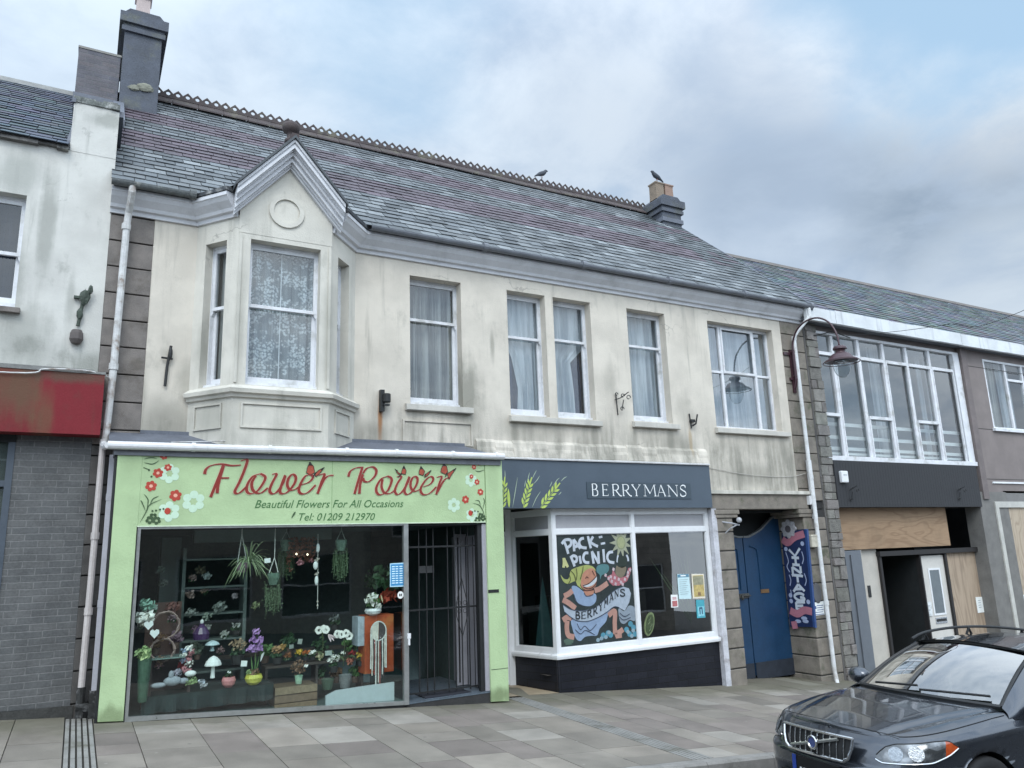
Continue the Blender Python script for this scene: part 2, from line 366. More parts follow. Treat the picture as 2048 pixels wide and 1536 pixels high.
def net_mat(name, light, dark, flowers=False, trans=.0, folds=9.0):
    m = bpy.data.materials.new(name); m.use_nodes = True; t = NT(m.node_tree); t.n.clear()
    pos = t.new('ShaderNodeNewGeometry').outputs['Position']
    n = t.noise(t.mapping(pos, (folds, folds, .5)), 1.0, 5, .6)
    f = t.ramp(n, .36, .64)
    if flowers:
        vo = t.new('ShaderNodeTexVoronoi', feature='SMOOTH_F1'); t.put(vo.inputs['Vector'], t.mapping(pos, (1, .3, 1))); vo.inputs['Scale'].default_value = 13; vo.inputs['Smoothness'].default_value = .25
        v2 = t.new('ShaderNodeTexVoronoi'); t.put(v2.inputs['Vector'], t.mapping(pos, (1, .3, 1))); v2.inputs['Scale'].default_value = 30
        big = t.noise(t.mapping(pos, (1, .3, 1)), 4.5, 2)
        fl = t.math('MULTIPLY', t.ramp(v2.outputs['Distance'], .34, .66, 1, 0), t.ramp(t.math('ADD', big, t.math('MULTIPLY', vo.outputs['Distance'], -.30)), .24, .36))
        f = t.math('ADD', t.math('MULTIPLY', f, .22), t.math('MULTIPLY', fl, .9), clamp=True)
    c = t.mix(f, dark, light)
    d = t.new('ShaderNodeBsdfDiffuse'); t.put(d.inputs[0], c); o = t.new('ShaderNodeOutputMaterial')
    if trans:
        tr = t.new('ShaderNodeBsdfTransparent'); mx = t.new('ShaderNodeMixShader'); mx.inputs[0].default_value = trans
        t.l.new(d.outputs[0], mx.inputs[1]); t.l.new(tr.outputs[0], mx.inputs[2]); t.l.new(mx.outputs[0], o.inputs[0])
    else: t.l.new(d.outputs[0], o.inputs[0])
    return m
def ply_mat(name, base, dark, sc=1.0, horiz=True):
    m = bpy.data.materials.new(name); m.use_nodes = True; t = NT(m.node_tree); t.n.clear()
    pos = t.new('ShaderNodeNewGeometry').outputs['Position']
    q = t.mapping(pos, (.55*sc, 1, 2.6*sc) if horiz else (2.6*sc, 1, .5*sc))
    n0 = t.noise(q, .9, 2, .5, .6); rings = t.math('FRACT', t.math('MULTIPLY', n0, 9.0)); rings = t.ramp(t.math('ABSOLUTE', t.math('SUBTRACT', rings, .5)), .0, .28, 1, 0)
    g = t.noise(t.mapping(pos, (3, 3, 60) if horiz else (60, 3, 3)), 1.0, 4); bl = t.noise(pos, 2.2, 5, .6)
    c = t.mix(t.math('MULTIPLY', rings, .55), base, dark); c = t.mix(t.math('MULTIPLY', t.ramp(g, .45, .7), .35), c, dark); c = t.mix(t.math('MULTIPLY', t.ramp(bl, .5, .75), .45), c, tuple(v*.6 for v in base))
    p = t.new('ShaderNodeBsdfPrincipled'); t.put(p.inputs['Base Color'], c); p.inputs['Roughness'].default_value = .75
    o = t.new('ShaderNodeOutputMaterial'); t.l.new(p.outputs[0], o.inputs[0])
    return m

M_white = mat('white_paint', (.66, .67, .69), .45, .12, 4, 30, .12, tint=(.42, .42, .40))
M_upvc = mat('white_plastic', (.72, .73, .74), .35, .06, 3, 25, .03)
M_mould = mat('grey_paint', (.60, .605, .625), .55, .10, 3, 40, .1, tint=(.46, .465, .475))
M_slate = mat('slate', (1, 1, 1), .55, .22, 9, 60, .35, attr=True, spec=.5)
M_terra = mat('dark_terracotta', (.060, .046, .045), .75, .35, 6, 50, .3, tint=(.12, .11, .08))
M_pot = mat('chimney_pot', (.33, .25, .20), .8, .2, 8, 50, .3)
M_cap = mat('chimney_render', (.080, .088, .106), .85, .35, 4, 40, .5, tint=(.11, .115, .10))
M_chim = brick_mat('chimney_brick', (.090, .090, .106), (.125, .112, .118), (.11, .11, .115), .23, .08, 'S Z', bump=.5)
M_granite = mat('granite', (.185, .165, .15), .8, .3, 5, 90, .5, tint=(.12, .105, .09))
M_granite3 = mat('shaded_granite', (.085, .080, .075), .85, .35, 4, 90, .5, tint=(.055, .052, .048))  # darker granite for the lower quoins: the fascia's shade is in the colour
M_granite2 = mat('granite_pier', (.21, .185, .155), .8, .3, 5, 90, .5, tint=(.10, .105, .07))
M_joint = mat('dark_joint', (.035, .034, .033), .9, .2)
M_lead = mat('lead', (.115, .125, .15), .6, .25, 4, 30, .3)
M_dark = mat('dark_interior', (.016, .019, .020), .8, .2)
M_black = mat('black_iron', (.018, .019, .02), .5, .25, 20, 80, .2)
M_pipe = mat('pipe_paint', (.52, .52, .51), .5, .2, 9, 40, .2, tint=(.22, .16, .12))
M_gutter_w = mat('white_gutter', (.66, .66, .66), .3, .1, 4, 30, .05)
M_gutter_d = mat('grey_gutter', (.16, .17, .19), .5, .2, 4, 30, .1)
M_glass = glass('window_glass', (.84, .88, .90), 2.6)
M_shopglass = glass('shop_glass', (.88, .96, .93), 2.2)
M_netgrey = net_mat('grey_net_curtain', (.34, .345, .32), (.10, .10, .092), trans=.05, folds=11)
M_netwhite = net_mat('white_net_curtain', (.47, .51, .53), (.22, .26, .29), trans=.05, folds=7)
M_lace = net_mat('lace_curtain', (.50, .54, .54), (.15, .165, .165), flowers=True)
M_drape = net_mat('dark_drape', (.05, .06, .10), (.02, .025, .04))
M_green = wall_mat('green_panel', (.40, .52, .295), [(.45, .12, .3, .18, .6, (.12, .15, .07)), (5.28, -.18, .3, .16, .7, (.12, .15, .07)), (2.9, 3.05, 3.2, .07, .45, (.20, .27, .13)), (.45, 2.95, .2, .22, .3, None), (5.28, 2.8, .14, .4, .3, None)], dirt=(.27, .35, .20), amount=.14, streak=.28, crack=0, seed=6.0)
M_slategrey = mat('slate_grey_board', (.070, .092, .118), .4, .08, 3, 30, .03)
M_asphalt = mat('asphalt', (.050, .051, .053), .85, .3, 3, 120, .6)
M_pave = mat('paving', (1, 1, 1), .75, .22, 2.2, 140, .35, attr=True, spec=.35)
def weather_paving(m):
    """algae along the shop fronts, chewing gum and damp blotches"""
    t = NT(m.node_tree); p = [n for n in t.n if n.type == 'BSDF_PRINCIPLED'][0]; src = p.inputs['Base Color'].links[0].from_socket
    pos = t.new('ShaderNodeNewGeometry').outputs['Position']; x, y, z = t.xyz(pos); n1 = t.noise(pos, 3.5, 6, .65); n2 = t.noise(pos, .8, 4, .6)
    f = t.math('MULTIPLY', t.ramp(t.math('ADD', y, t.math('MULTIPLY', t.math('SUBTRACT', n1, .5), 1.4)), -1.25, -.35), .55); c = t.mix(f, src, (.085, .085, .045))
    c = t.mix(t.math('MULTIPLY', t.ramp(n2, .52, .70), .35), c, (.11, .105, .09))
    v = t.new('ShaderNodeTexVoronoi'); t.put(v.inputs['Vector'], t.mapping(pos, (1, 1, .01))); v.inputs['Scale'].default_value = 2.6; rnd_ = t.xyz(v.outputs['Color'])[0]
    g = t.math('MULTIPLY', t.ramp(v.outputs['Distance'], .045, .06, 1, 0), t.ramp(rnd_, .45, .5)); c = t.mix(t.math('MULTIPLY', g, .55), c, (.09, .088, .08))
    v2 = t.new('ShaderNodeTexVoronoi'); t.put(v2.inputs['Vector'], t.mapping(pos, (1, 1, .01), (3, 7, 0))); v2.inputs['Scale'].default_value = 3.4; r2 = t.xyz(v2.outputs['Color'])[1]
    g = t.math('MULTIPLY', t.ramp(v2.outputs['Distance'], .04, .055, 1, 0), t.ramp(r2, .6, .65)); c = t.mix(t.math('MULTIPLY', g, .4), c, (.40, .39, .36)); t.put(p.inputs['Base Color'], c)
weather_paving(M_pave)
M_kerb = mat('kerb_granite', (.23, .22, .205), .8, .3, 4, 90, .4, tint=(.10, .095, .08))
M_cream = wall_mat('cream_render', (.60, .552, .475), [
    (5.089, 4.164, .42, .75, .72, (.17, .17, .14)), (5.595, 5.02, .07, .40, .5, (.16, .16, .13)), (6.273, 3.705, .8, .3, .30, None),
    (3.712, 3.66, .055, .42, .85, (.30, .12, .03)), (9.622, 3.596, .06, .36, .55, (.36, .25, .12)),
    (0.864, 3.481, .40, .42, .55, None), (1.097, 4.084, .16, .35, .45, None), (3.562, 3.47, .40, .3, .45, None),
    (7.893, 4.625, .20, .5, .28, None), (9.551, 4.197, .28, .45, .30, None), (11.059, 3.032, .9, .28, .38, None), (9.3, 3.55, .5, .25, .4, None), (5.95, 3.62, .10, .30, .55, None), (7.5, 3.60, .12, .32, .6, None), (9.15, 3.62, .12, .3, .55, None), (8.35, 3.65, .08, .28, .5, None), (12.0, 3.55, .14, .4, .5, None), (10.4, 3.6, .10, .3, .4, None)],
    dirt=(.18, .175, .145), amount=.6, low=(3.25, 4.2, .75), crack=.45, streak=1.0)
M_bayr = wall_mat('bay_render', (.58, .555, .49), [(1.35, 3.6, .35, .35, .45, None), (1.62, 4.7, .10, 1.0, .45, None), (2.78, 4.8, .12, 1.1, .42, None), (2.95, 3.7, .35, .3, .3, None), (1.25, 4.4, .12, .6, .5, None)], dirt=(.27, .265, .225), amount=.75, low=(3.25, 3.85, .5), crack=.5, streak=1.0, seed=3.3)
M_whitewall = wall_mat('white_render', (.56, .55, .51), [(-1.0, 6.55, .35, .45, .6, (.30, .31, .28)), (-.62, 5.9, .13, 1.0, .5, None), (-.95, 5.2, .25, .8, .45, None), (-.75, 4.5, .4, .5, .45, None), (.0, 4.2, .3, .22, .5, None), (-.3, 5.0, .07, .5, .35, None), (-.05, 7.5, .35, .16, .5, None), (-1.3, 4.4, .3, .5, .4, None)],
    dirt=(.165, .175, .15), amount=1.05, low=(3.95, 4.7, .65), peel=.45, crack=.5, streak=1.2, seed=9.1)
M_brown = wall_mat('brown_render', (.215, .185, .175), [], dirt=(.15, .135, .125), amount=.5, crack=0, seed=5.0)
M_rubble = brick_mat('rubble_stone', (.20, .19, .18), (.29, .275, .26), (.13, .125, .12), .34, .19, 'S Z', .012, .9, .85, .45)
M_greybrick = brick_mat('grey_painted_brick', (.092, .095, .096), (.112, .113, .112), (.155, .156, .154), .262, .0768, 'XZ', .007, .6, .6, .35)
M_blackbrick = brick_mat('black_tile', (.012, .013, .018), (.018, .019, .026), (.008, .008, .009), .42, .11, 'S Z', .006, .25, .28, .25)
M_red = wall_mat('red_sign_paint', (.175, .020, .026), [(-.75, 3.8, .35, .6, .8, (.11, .075, .045)), (-.2, 3.98, .6, .13, .8, (.10, .07, .05)), (-.45, 3.45, .16, .5, .6, (.13, .08, .045))], dirt=(.10, .055, .04), amount=.8, streak=.8, crack=0, seed=4.4)
M_stoneopp = brick_mat('opposite_stone', (.27, .25, .22), (.36, .33, .29), (.22, .2, .18), .5, .25, 'S Z', .012, .4)
M_roofopp = mat('opposite_roof', (.11, .115, .125), .6, .3, 3, 30, .3)


# ------------------------------------------------------------------ pavement, kerb, road
def build_ground():
    mb = MB(); rnd = random.Random(11)
    tones = [tuple(m_+.85*(v*k_-m_) for v, k_, m_ in zip(c, (1.22, 1.15, 1.10), (.235, .212, .185))) for c in ((.155, .148, .132), (.18, .17, .15), (.205, .195, .175), (.165, .150, .140), (.255, .25, .23), (.225, .213, .19), (.14, .128, .12), (.175, .168, .15))]
    wts = [4, 5, 4, 4, 2, 3, 2.4, 4]
    def slab(x0, x1, y0, y1, col, g=.004, dz=0.0):
        p = [(x0+g, y0+g), (x1-g, y0+g), (x1-g, y1-g), (x0+g, y1-g)]
        top = [(a, b, ground(a, b)+dz) for a, b in p]; lo = [(a, b, ground(a, b)-.03) for a, b in p]
        mb.poly(top, col)
        for k in range(4): mb.poly([lo[k], lo[(k+1) % 4], top[(k+1) % 4], top[k]], col)
    drains = [(.03, .30), (5.58, 5.86)]
    edges = [.03, .30]; x = .30
    right = []
    def bands(a, b):
        xs = [a]
        while xs[-1] < b-.3: xs.append(min(b, xs[-1]+rnd.choice([.38, .44, .44, .52, .60])))
        if xs[-1] < b: xs[-1] = b
        return list(zip(xs, xs[1:]))
    allb = bands(-9, .03)+bands(.30, 5.58)+bands(5.86, 26)
    for a, b in allb:
        y = -4.05
        first = True; y += -rnd.uniform(0, .5)
        while y < 1.9:
            ln = rnd.choice([.42, .56, .68, .80, .92]); y1 = y+ln
            col = rnd.choices(tones, wts)[0]; k = rnd.uniform(.9, 1.1)
            lo, hi = max(y, -4.05), min(y1, 1.9)
            if hi-lo > .08: slab(a, b, lo, hi, tuple(v*k for v in col), dz=rnd.uniform(-.0015, .0015))
            y = y1
    p = setting(mb, 'pavement', M_pave)
    jb = MB(); 
    for a in range(-9, 26): jb.poly([(a, -4.05, ground(a, -4.05)-.012), (a+1, -4.05, ground(a+1, -4.05)-.012), (a+1, 2, ground(a+1, .6)-.012), (a, 2, ground(a, .6)-.012)])
    setting(jb, 'ground', mat('joint_sand', (.055, .052, .045), .9))
    M_dr = mat('drain_stone', (.25, .245, .23), .7, .2, 4, 60, .2, tint=(.13, .125, .10))
    for a, b in drains:
        mb = MB(); n = 5; wd = (b-a)/n; y = -4.05
        while y < -.15:
            y1 = min(y+.98, -.15)
            for k in range(n):
                u0, u1 = a+k*wd+.009, a+(k+1)*wd-.009
                top = [(u0, y+.004, ground(u0, y)+.003), (u1, y+.004, ground(u1, y)+.003), (u1, y1-.004, ground(u1, y1)+.003), (u0, y1-.004, ground(u0, y1)+.003)]
                lo = [(q[0], q[1], q[2]-.03) for q in top]; mb.poly(top)
                for j in range(4): mb.poly([lo[j], lo[(j+1) % 4], top[(j+1) % 4], top[j]])
            y = y1
        setting(mb, 'drain_channel', M_dr)
    mb = MB(); x = -9.0
    while x < 26:
        x1 = x+.915; c = rnd.uniform(.85, 1.12)
        y0, y1 = -4.20, -4.055
        def kz(a, d): return ground(a, -4.1)+d
        P = lambda a, y, d: (a, y, kz(a, d))
        u0, u1 = x+.003, x1-.003
        mb.poly([P(u0, y0+.02, .002), P(u1, y0+.02, .002), P(u1, y1, .002), P(u0, y1, .002)])
        mb.poly([P(u0, y0, -.02), P(u1, y0, -.02), P(u1, y0+.02, .002), P(u0, y0+.02, .002)])
        mb.poly([P(u0, y0, -.20), P(u1, y0, -.20), P(u1, y0, -.02), P(u0, y0, -.02)])
        mb.poly([P(u0, y0, -.20), P(u0, y0, -.02), P(u0, y0+.02, .002), P(u0, y1, .002), P(u0, y1, -.2)]); mb.poly([P(u1, y0, -.20), P(u1, y1, -.2), P(u1, y1, .002), P(u1, y0+.02, .002), P(u1, y0, -.02)])
        x = x1
    setting(mb, 'kerb', M_kerb)
    mb = MB(); xs = list(range(-30, 61, 3)); ys = [-40, -24, -15, -12, -8, -6, -4.15]
    for a, b in zip(xs, xs[1:]):
        for c, d in zip(ys, ys[1:]): mb.poly([(a, c, road(a, c)), (b, c, road(b, c)), (b, d, road(b, d)), (a, d, road(a, d))])
    setting(mb, 'road', M_asphalt)
build_ground()

# ------------------------------------------------------------------ shared building pieces
def slates(mb, F, u0, u1, L, wslate, expo, tone, seed, skip=None):
    """overlapping slates laid in courses up a slope; F(u, s, h): along the eave, up the slope, off the slope"""
    rnd = random.Random(seed); n = int(L/expo)+1
    for k in range(n):
        s0 = k*expo; s1 = min(s0+expo*1.25, L); u = u0-(wslate/2 if k % 2 else 0)
        while u < u1:
            w = wslate*rnd.uniform(.94, 1.06); a, b = max(u, u0)+.0045, min(u+w, u1)-.0045; u += w
            if b-a < .03: continue
            if skip and skip((a+b)/2, s0): continue
            col = tone(rnd, (a+b)/2, k, n); h0 = .019+rnd.uniform(-.003, .007); h1 = .004; dr = rnd.uniform(-.010, .010) if rnd.random() < .88 else rnd.uniform(-.035, .02); tw = rnd.uniform(-.007, .007)
            A, B = F(a, s0+dr+tw, h0), F(b, s0+dr-tw, h0); Cc, Dd = F(b, s1, h1), F(a, s1, h1)
            A2, B2 = F(a, s0+dr+tw, h0-.012), F(b, s0+dr-tw, h0-.012); D2, C2 = F(a, s1, h1-.012), F(b, s1, h1-.012)
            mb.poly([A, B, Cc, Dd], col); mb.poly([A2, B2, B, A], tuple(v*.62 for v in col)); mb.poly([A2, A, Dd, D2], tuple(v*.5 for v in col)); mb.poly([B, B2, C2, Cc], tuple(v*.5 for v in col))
def blocks(mb, x0, x1, z0, z1, y0, y1, h, gap=.018, start=0.0, rnd=None):
    z = z0+start
    zz = z0
    while zz < z1-.02:
        nz = min(z, z1) if z > zz+.01 else min(zz+h, z1)
        j = (rnd or random).uniform(-.003, .003)
        mb.box(x0, x1, y0+j, y1, zz+gap/2, nz-gap/2); zz = nz; z = nz+h
def sash(parent, F, u0, u1, z0, z1, rail, dep, curtain, label=None, fw=.055, frame_mat=None, pane_mat=None, bars=0, horns=True, folds=True, extra=None):
    """sliding sash: box frame, upper sash proud of the lower one, panes and a curtain behind"""
    mb = MB(); st = .042; h0, h1 = u0, u1; u0 -= .045; u1 += .045; z1 += .02
    mb.fbox(F, u0, u0+fw, dep, dep+.12, z0, z1); mb.fbox(F, u1-fw, u1, dep, dep+.12, z0, z1); mb.fbox(F, u0+fw, u1-fw, dep, dep+.12, z1-.05, z1)
    mb.fbox(F, u0-.0, u1+.0, dep-.055, dep+.12, z0, z0+.05)
    a, b = u0+fw, u1-fw
    # upper sash
    mb.fbox(F, a, a+st, dep+.015, dep+.055, rail, z1-.05); mb.fbox(F, b-st, b, dep+.015, dep+.055, rail, z1-.05); mb.fbox(F, a+st, b-st, dep+.015, dep+.055, z1-.105, z1-.05); mb.fbox(F, a, b, dep+.012, dep+.058, rail-.022, rail+.022)
    # lower sash
    mb.fbox(F, a, a+st+.006, dep+.062, dep+.10, z0+.05, rail); mb.fbox(F, b-st-.006, b, dep+.062, dep+.10, z0+.05, rail); mb.fbox(F, a+st, b-st, dep+.060, dep+.102, z0+.05, z0+.145)
    if horns:
        mb.prism([(a, rail-.022), (a+.03, rail-.022), (a+.022, rail-.06), (a+.006, rail-.085), (a, rail-.08)], dep+.015, dep+.05, F=F); mb.prism([(b, rail-.022), (b-.03, rail-.022), (b-.022, rail-.06), (b-.006, rail-.085), (b, rail-.08)], dep+.015, dep+.05, F=F)
    for k in range(bars):
        u = a+(b-a)*(k+1)/(bars+1); mb.fbox(F, u-.010, u+.010, dep+.02, dep+.05, rail, z1-.1); mb.fbox(F, u-.010, u+.010, dep+.066, dep+.096, z0+.14, rail)
    w = mb.build('window', frame_mat or M_white, parent)
    if label: w['label'] = label
    g = MB(); g.poly([F(a+st, dep+.035, rail), F(b-st, dep+.035, rail), F(b-st, dep+.035, z1-.1), F(a+st, dep+.035, z1-.1)])
    g.poly([F(a+st, dep+.08, z0+.14), F(b-st, dep+.08, z0+.14), F(b-st, dep+.08, rail), F(a+st, dep+.08, rail)])
    g.build('pane', pane_mat or M_glass, w)
    drape(w, F, u0-.0, u1+.0, z0, z1, dep+(.155 if curtain is not M_drape else .185), curtain)
    return w
def drape(parent, F, u0, u1, z0, z1, dep, m, amp=.018, n=64, per=.11, phase=0.0, edge=None, name='curtain'):
    mb = MB(); rnd = random.Random(int(u0*1000+z0*77)); ph = [rnd.uniform(0, 6) for _ in range(3)]
    cols = []
    for k in range(n+1):
        t = k/n; u = u0+(u1-u0)*t
        cols.append((u, amp*(math.sin(u*6.283/per+ph[0])+.6*math.sin(u*6.283/per*.53+ph[1])+.4*math.sin(u*6.283/per*1.9+ph[2]))))
    rows = 8
    for k in range(n):
        for r in range(rows):
            def pt(kk, rr_):
                z = z0+(z1-z0)*rr_/rows; u, d = cols[kk]
                if edge: u = edge(u, (z-z0)/(z1-z0))
                return F(u, dep+d, z)
            mb.poly([pt(k, r), pt(k+1, r), pt(k+1, r+1), pt(k, r+1)])
    return mb.build(name, m, parent, smooth=True)
def shell(parent, x0, x1, y0, y1, z0, z1, name='inner_wall', m=None):
    """the dark rooms behind a facade, closed so that no daylight comes in from behind"""
    mb = MB(); mb.poly([(x0, y1, z0), (x1, y1, z0), (x1, y1, z1), (x0, y1, z1)]); mb.poly([(x0, y0, z0), (x0, y1, z0), (x0, y1, z1), (x0, y0, z1)]); mb.poly([(x1, y1, z0), (x1, y0, z0), (x1, y0, z1), (x1, y1, z1)])
    mb.poly([(x0, y0, z1), (x1, y0, z1), (x1, y1, z1), (x0, y1, z1)]); mb.poly([(x0, y1, z0), (x1, y1, z0), (x1, y0, z0), (x0, y0, z0)])
    return mb.build(name, m or M_dark, parent)


# ------------------------------------------------------------------ the cream rendered building
XL, XR = .07, 12.98
ZC, ZE, ZW = 6.22, 6.55, 5.995          # cornice underside, eave, window heads
RY, RZ = 4.0, 10.33                     # ridge
B = thing('cream_building', (6.5, 0, -.4), 'long cream rendered terrace building with a slate roof, bay window and two shops below', 'building')
rnd = random.Random(3)
wx = [(4.185, 5.052), (5.892, 6.627), (6.787, 7.555), (8.357, 9.237), (10.295, 12.051)]
ZS = [3.97, 3.90, 3.90, 3.93, 3.915]
mb = MB()
holes = [(a, b, z, ZW) for (a, b), z in zip(wx, ZS)]
mb.wall(FX, .585, 9.93, 3.20, ZC+.25, [h for h in holes if h[1] < 9.9]+[(1.32, 3.08, 3.95, 5.9)], .24)
mb.wall(FX, 9.93, 12.30, 2.69, ZC+.25, [h for h in holes if h[0] > 9.9], .24)
mb.build('wall', M_cream, B)
# backing of the corner quoins, the lower stone, and the rest of the shell
for q in ((XL, .585, -.9), (12.30, XR, 2.4)): mb = MB(); mb.box(q[0], q[1], .03, .3, q[2], ZC+.2); mb.build('quoin_joint', M_joint, B)
mb = MB(); blocks(mb, XL, .585, 3.20, ZC+.1, -.012, .1, .352, .016, .19, rnd); mb.build('quoin', M_granite, B, bevel=.008)
mb = MB(); blocks(mb, XL, .585, -.2, 3.20, -.012, .1, .352, .016, .10, rnd); q_ = mb.build('quoin', M_granite3, B, bevel=.008); q_['label'] = 'lower quoins beside the shopfront, shade put into their colour'
mb = MB(); blocks(mb, 12.30, XR-.01, 2.55, ZC+.1, -.010, .1, .352, .016, .24, rnd); mb.build('quoin', M_granite2, B, bevel=.008)
mb = MB(); mb.box(XL, XR, 7.7, 7.9, -1.5, 6.7); mb.build('rear_wall', M_cream, B); mb = MB()
for xx in (XL, XR-.2): mb = MB(); mb.prism([(.31, -1.5), (7.7, -1.5), (7.7, 6.6), (RY, RZ-.2), (.31, 6.85)], xx, xx+.2, F=lambda u, d, z: (d, u, z)); mb.build('side_wall', M_cream, B)
shell(B, .6, 12.2, .26, 1.6, 3.1, 6.4)
# cornice: stepped moulding that follows the wall and the bay's cheeks
BP = [(1.12, 0), (1.57, -.58), (2.79, -.58), (3.32, 0)]
prof = [(0, ZC), (.035, ZC), (.045, ZC+.05), (.09, ZC+.06), (.11, ZC+.10), (.19, ZC+.17), (.225, ZC+.22), (.24, ZC+.225), (.24, ZC+.275), (.20, ZC+.28), (.0, ZC+.29)]
mb = MB(); mb.sweep([(XL-.02, 0), BP[0], (BP[1][0]-.02, BP[1][1]+.03)], prof); mb.sweep([(BP[2][0]+.02, BP[2][1]+.03), BP[3], (XR, 0)], prof)
mb.build('cornice', M_mould, B)
# lead and dark weathering along the cheeks of the bay
M_wlead = mat('weathered_lead', (.055, .06, .068), .7, .5, 9, 40, .4, tint=(.30, .30, .29))
mb = MB()
for nm, pts in enumerate(([(XL, 0), BP[0], (1.56, -.56)], [(2.80, -.56), BP[3], (3.7, 0)])):
    mb = MB(); mb.sweep(pts, [(-.02, ZC+.292), (.255, ZC+.285), (.262, ZC+.33), (.20, ZC+.35), (-.02, ZC+.40)])
    mb.poly([(1.12, -.26, ZE+.02), (1.5, -.80, ZE+.03), (1.62, .1, ZE+.25), (1.12, .1, ZE+.30)] if nm == 0 else [(3.35, .1, ZE+.30), (2.75, .1, ZE+.25), (2.88, -.80, ZE+.03), (3.42, -.26, ZE+.02)])
    mb.build('lead_flashing', M_wlead, B)
# gutters
def gutter(mb, x0, x1, y, z, r=.062, join=1.9):
    n = 8; xs = np.arange(x0, x1, join).tolist()+[x1]
    for a, b in zip(xs, xs[1:]):
        prev = None
        for k in range(n+1):
            t = math.pi*k/n; q = (y-r*math.cos(t), z-r*math.sin(t))
            if prev: mb.poly([(a, prev[0], prev[1]), (b, prev[0], prev[1]), (b, q[0], q[1]), (a, q[0], q[1])]); mb.poly([(a, y-(y-q[0])*.9, z+(q[1]-z)*.9), (b, y-(y-q[0])*.9, z+(q[1]-z)*.9), (b, y-(y-prev[0])*.9, z+(prev[1]-z)*.9), (a, y-(y-prev[0])*.9, z+(prev[1]-z)*.9)])
            prev = q
        mb.tube([(b-.04, y, z-.004), (b+.04, y, z-.004)], r+.008, 12)
mb = MB(); gutter(mb, 3.45, 12.93, -.315, ZE-.01); mb.build('gutter', M_gutter_d, B)
mb = MB(); gutter(mb, XL-.03, 1.0, -.315, ZE-.01); mb.build('gutter', mat('mossy_gutter', (.13, .14, .14), .8, .4, 12, 50, .4, tint=(.33, .33, .30)), B)
# roof
sl = math.hypot(RY+.30, RZ-ZE); cy_, cz_ = (RY+.30)/sl, (RZ-ZE)/sl
RF = lambda u, s, h: (u, -.30+s*cy_-h*cz_, ZE+s*cz_+h*cy_)
mb = MB(); mb.poly([RF(XL, 0, 0), RF(XR, 0, 0), RF(XR, sl, 0), RF(XL, sl, 0)]); mb.poly([(XL, RY, RZ), (XR, RY, RZ), (XR, 8.0, 6.9), (XL, 8.0, 6.9)])
mb.poly([(XL, -.3, ZE-.02), (XL, .2, ZE-.02), (XR, .2, ZE-.02), (XR, -.3, ZE-.02)]); roof = mb.build('roof', mat('roof_felt', (.03, .03, .032), .9), B)
def tone(r, u, k, n):
    t = k/n
    if .30 <= t < .47 or .62 <= t < .76: c = (.090, .070, .085); v = r.uniform(.8, 1.2)
    else:
        c = (.112, .125, .134); v = r.uniform(.65, 1.3)
        if r.random() < (.42 if t < .3 else .22): c = (.158, .172, .179); v = r.uniform(.8, 1.35)
    if t > .88: v *= .85
    if u > 11.6+.0*t and r.random() < .7: c = (.085, .098, .105)
    return tuple(x*v for x in c)
M_slate2 = mat('lichen_slate', (1, 1, 1), .55, .42, 1.6, 38, .6, attr=True, spec=.45)
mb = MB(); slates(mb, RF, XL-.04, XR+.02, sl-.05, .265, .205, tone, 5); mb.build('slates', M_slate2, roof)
# pierced terracotta ridge crest
mb = MB(); x = .62; w = .1735
while x < 12.35:
    q = [(0, 0), (w/2, 0), (w, 0), (w, .10), (w*.86, .125), (w/2, .185), (w*.14, .125), (0, .10)]
    hl = [(w*.5+.041*math.cos(a), .092+.043*math.sin(a)) for a in [math.radians(d) for d in (225, 270, 315, 0, 45, 90, 135, 180)]]
    zz = RZ+.105+.010*math.sin(x*1.3); yy = RY
    for k in range(8):
        j = (k+1) % 8; a, b, c, d = q[k], q[j], hl[j], hl[k]
        for yo, rev in ((-.015, False), (.015, True)):
            pts = [(x+p[0], yy+yo, zz+p[1]) for p in (a, b, c, d)]; mb.poly(pts[::-1] if rev else pts)
        mb.poly([(x+a[0], yy+.015, zz+a[1]), (x+b[0], yy+.015, zz+b[1]), (x+b[0], yy-.015, zz+b[1]), (x+a[0], yy-.015, zz+a[1])])
        mb.poly([(x+d[0], yy-.015, zz+d[1]), (x+c[0], yy-.015, zz+c[1]), (x+c[0], yy+.015, zz+c[1]), (x+d[0], yy+.015, zz+d[1])])
    x += w
mb.build('ridge_crest', M_terra, roof)
mb = MB(); x = .5
while x < 12.55:
    zz = RZ+.11+.010*math.sin(x*1.3); a, b = x+.003, x+.455
    mb.poly([(a, RY-.19, zz-.185), (b, RY-.19, zz-.185), (b, RY, zz), (a, RY, zz)]); mb.poly([(b, RY+.19, zz-.185), (a, RY+.19, zz-.185), (a, RY, zz), (b, RY, zz)])
    mb.poly([(a, RY-.19, zz-.215), (b, RY-.19, zz-.215), (b, RY-.19, zz-.185), (a, RY-.19, zz-.185)]); x += .458
mb.build('ridge_tile', M_terra, roof)
# verge board at the right-hand gable
mb = MB(); F2 = lambda u, d, z: (d, u, z); mb.prism([(-.3, ZE-.10), (RY, RZ-.12), (RY, RZ+.02), (-.3, ZE+.04)], XR-.02, XR+.03, F=F2); mb.build('verge', M_lead, B)
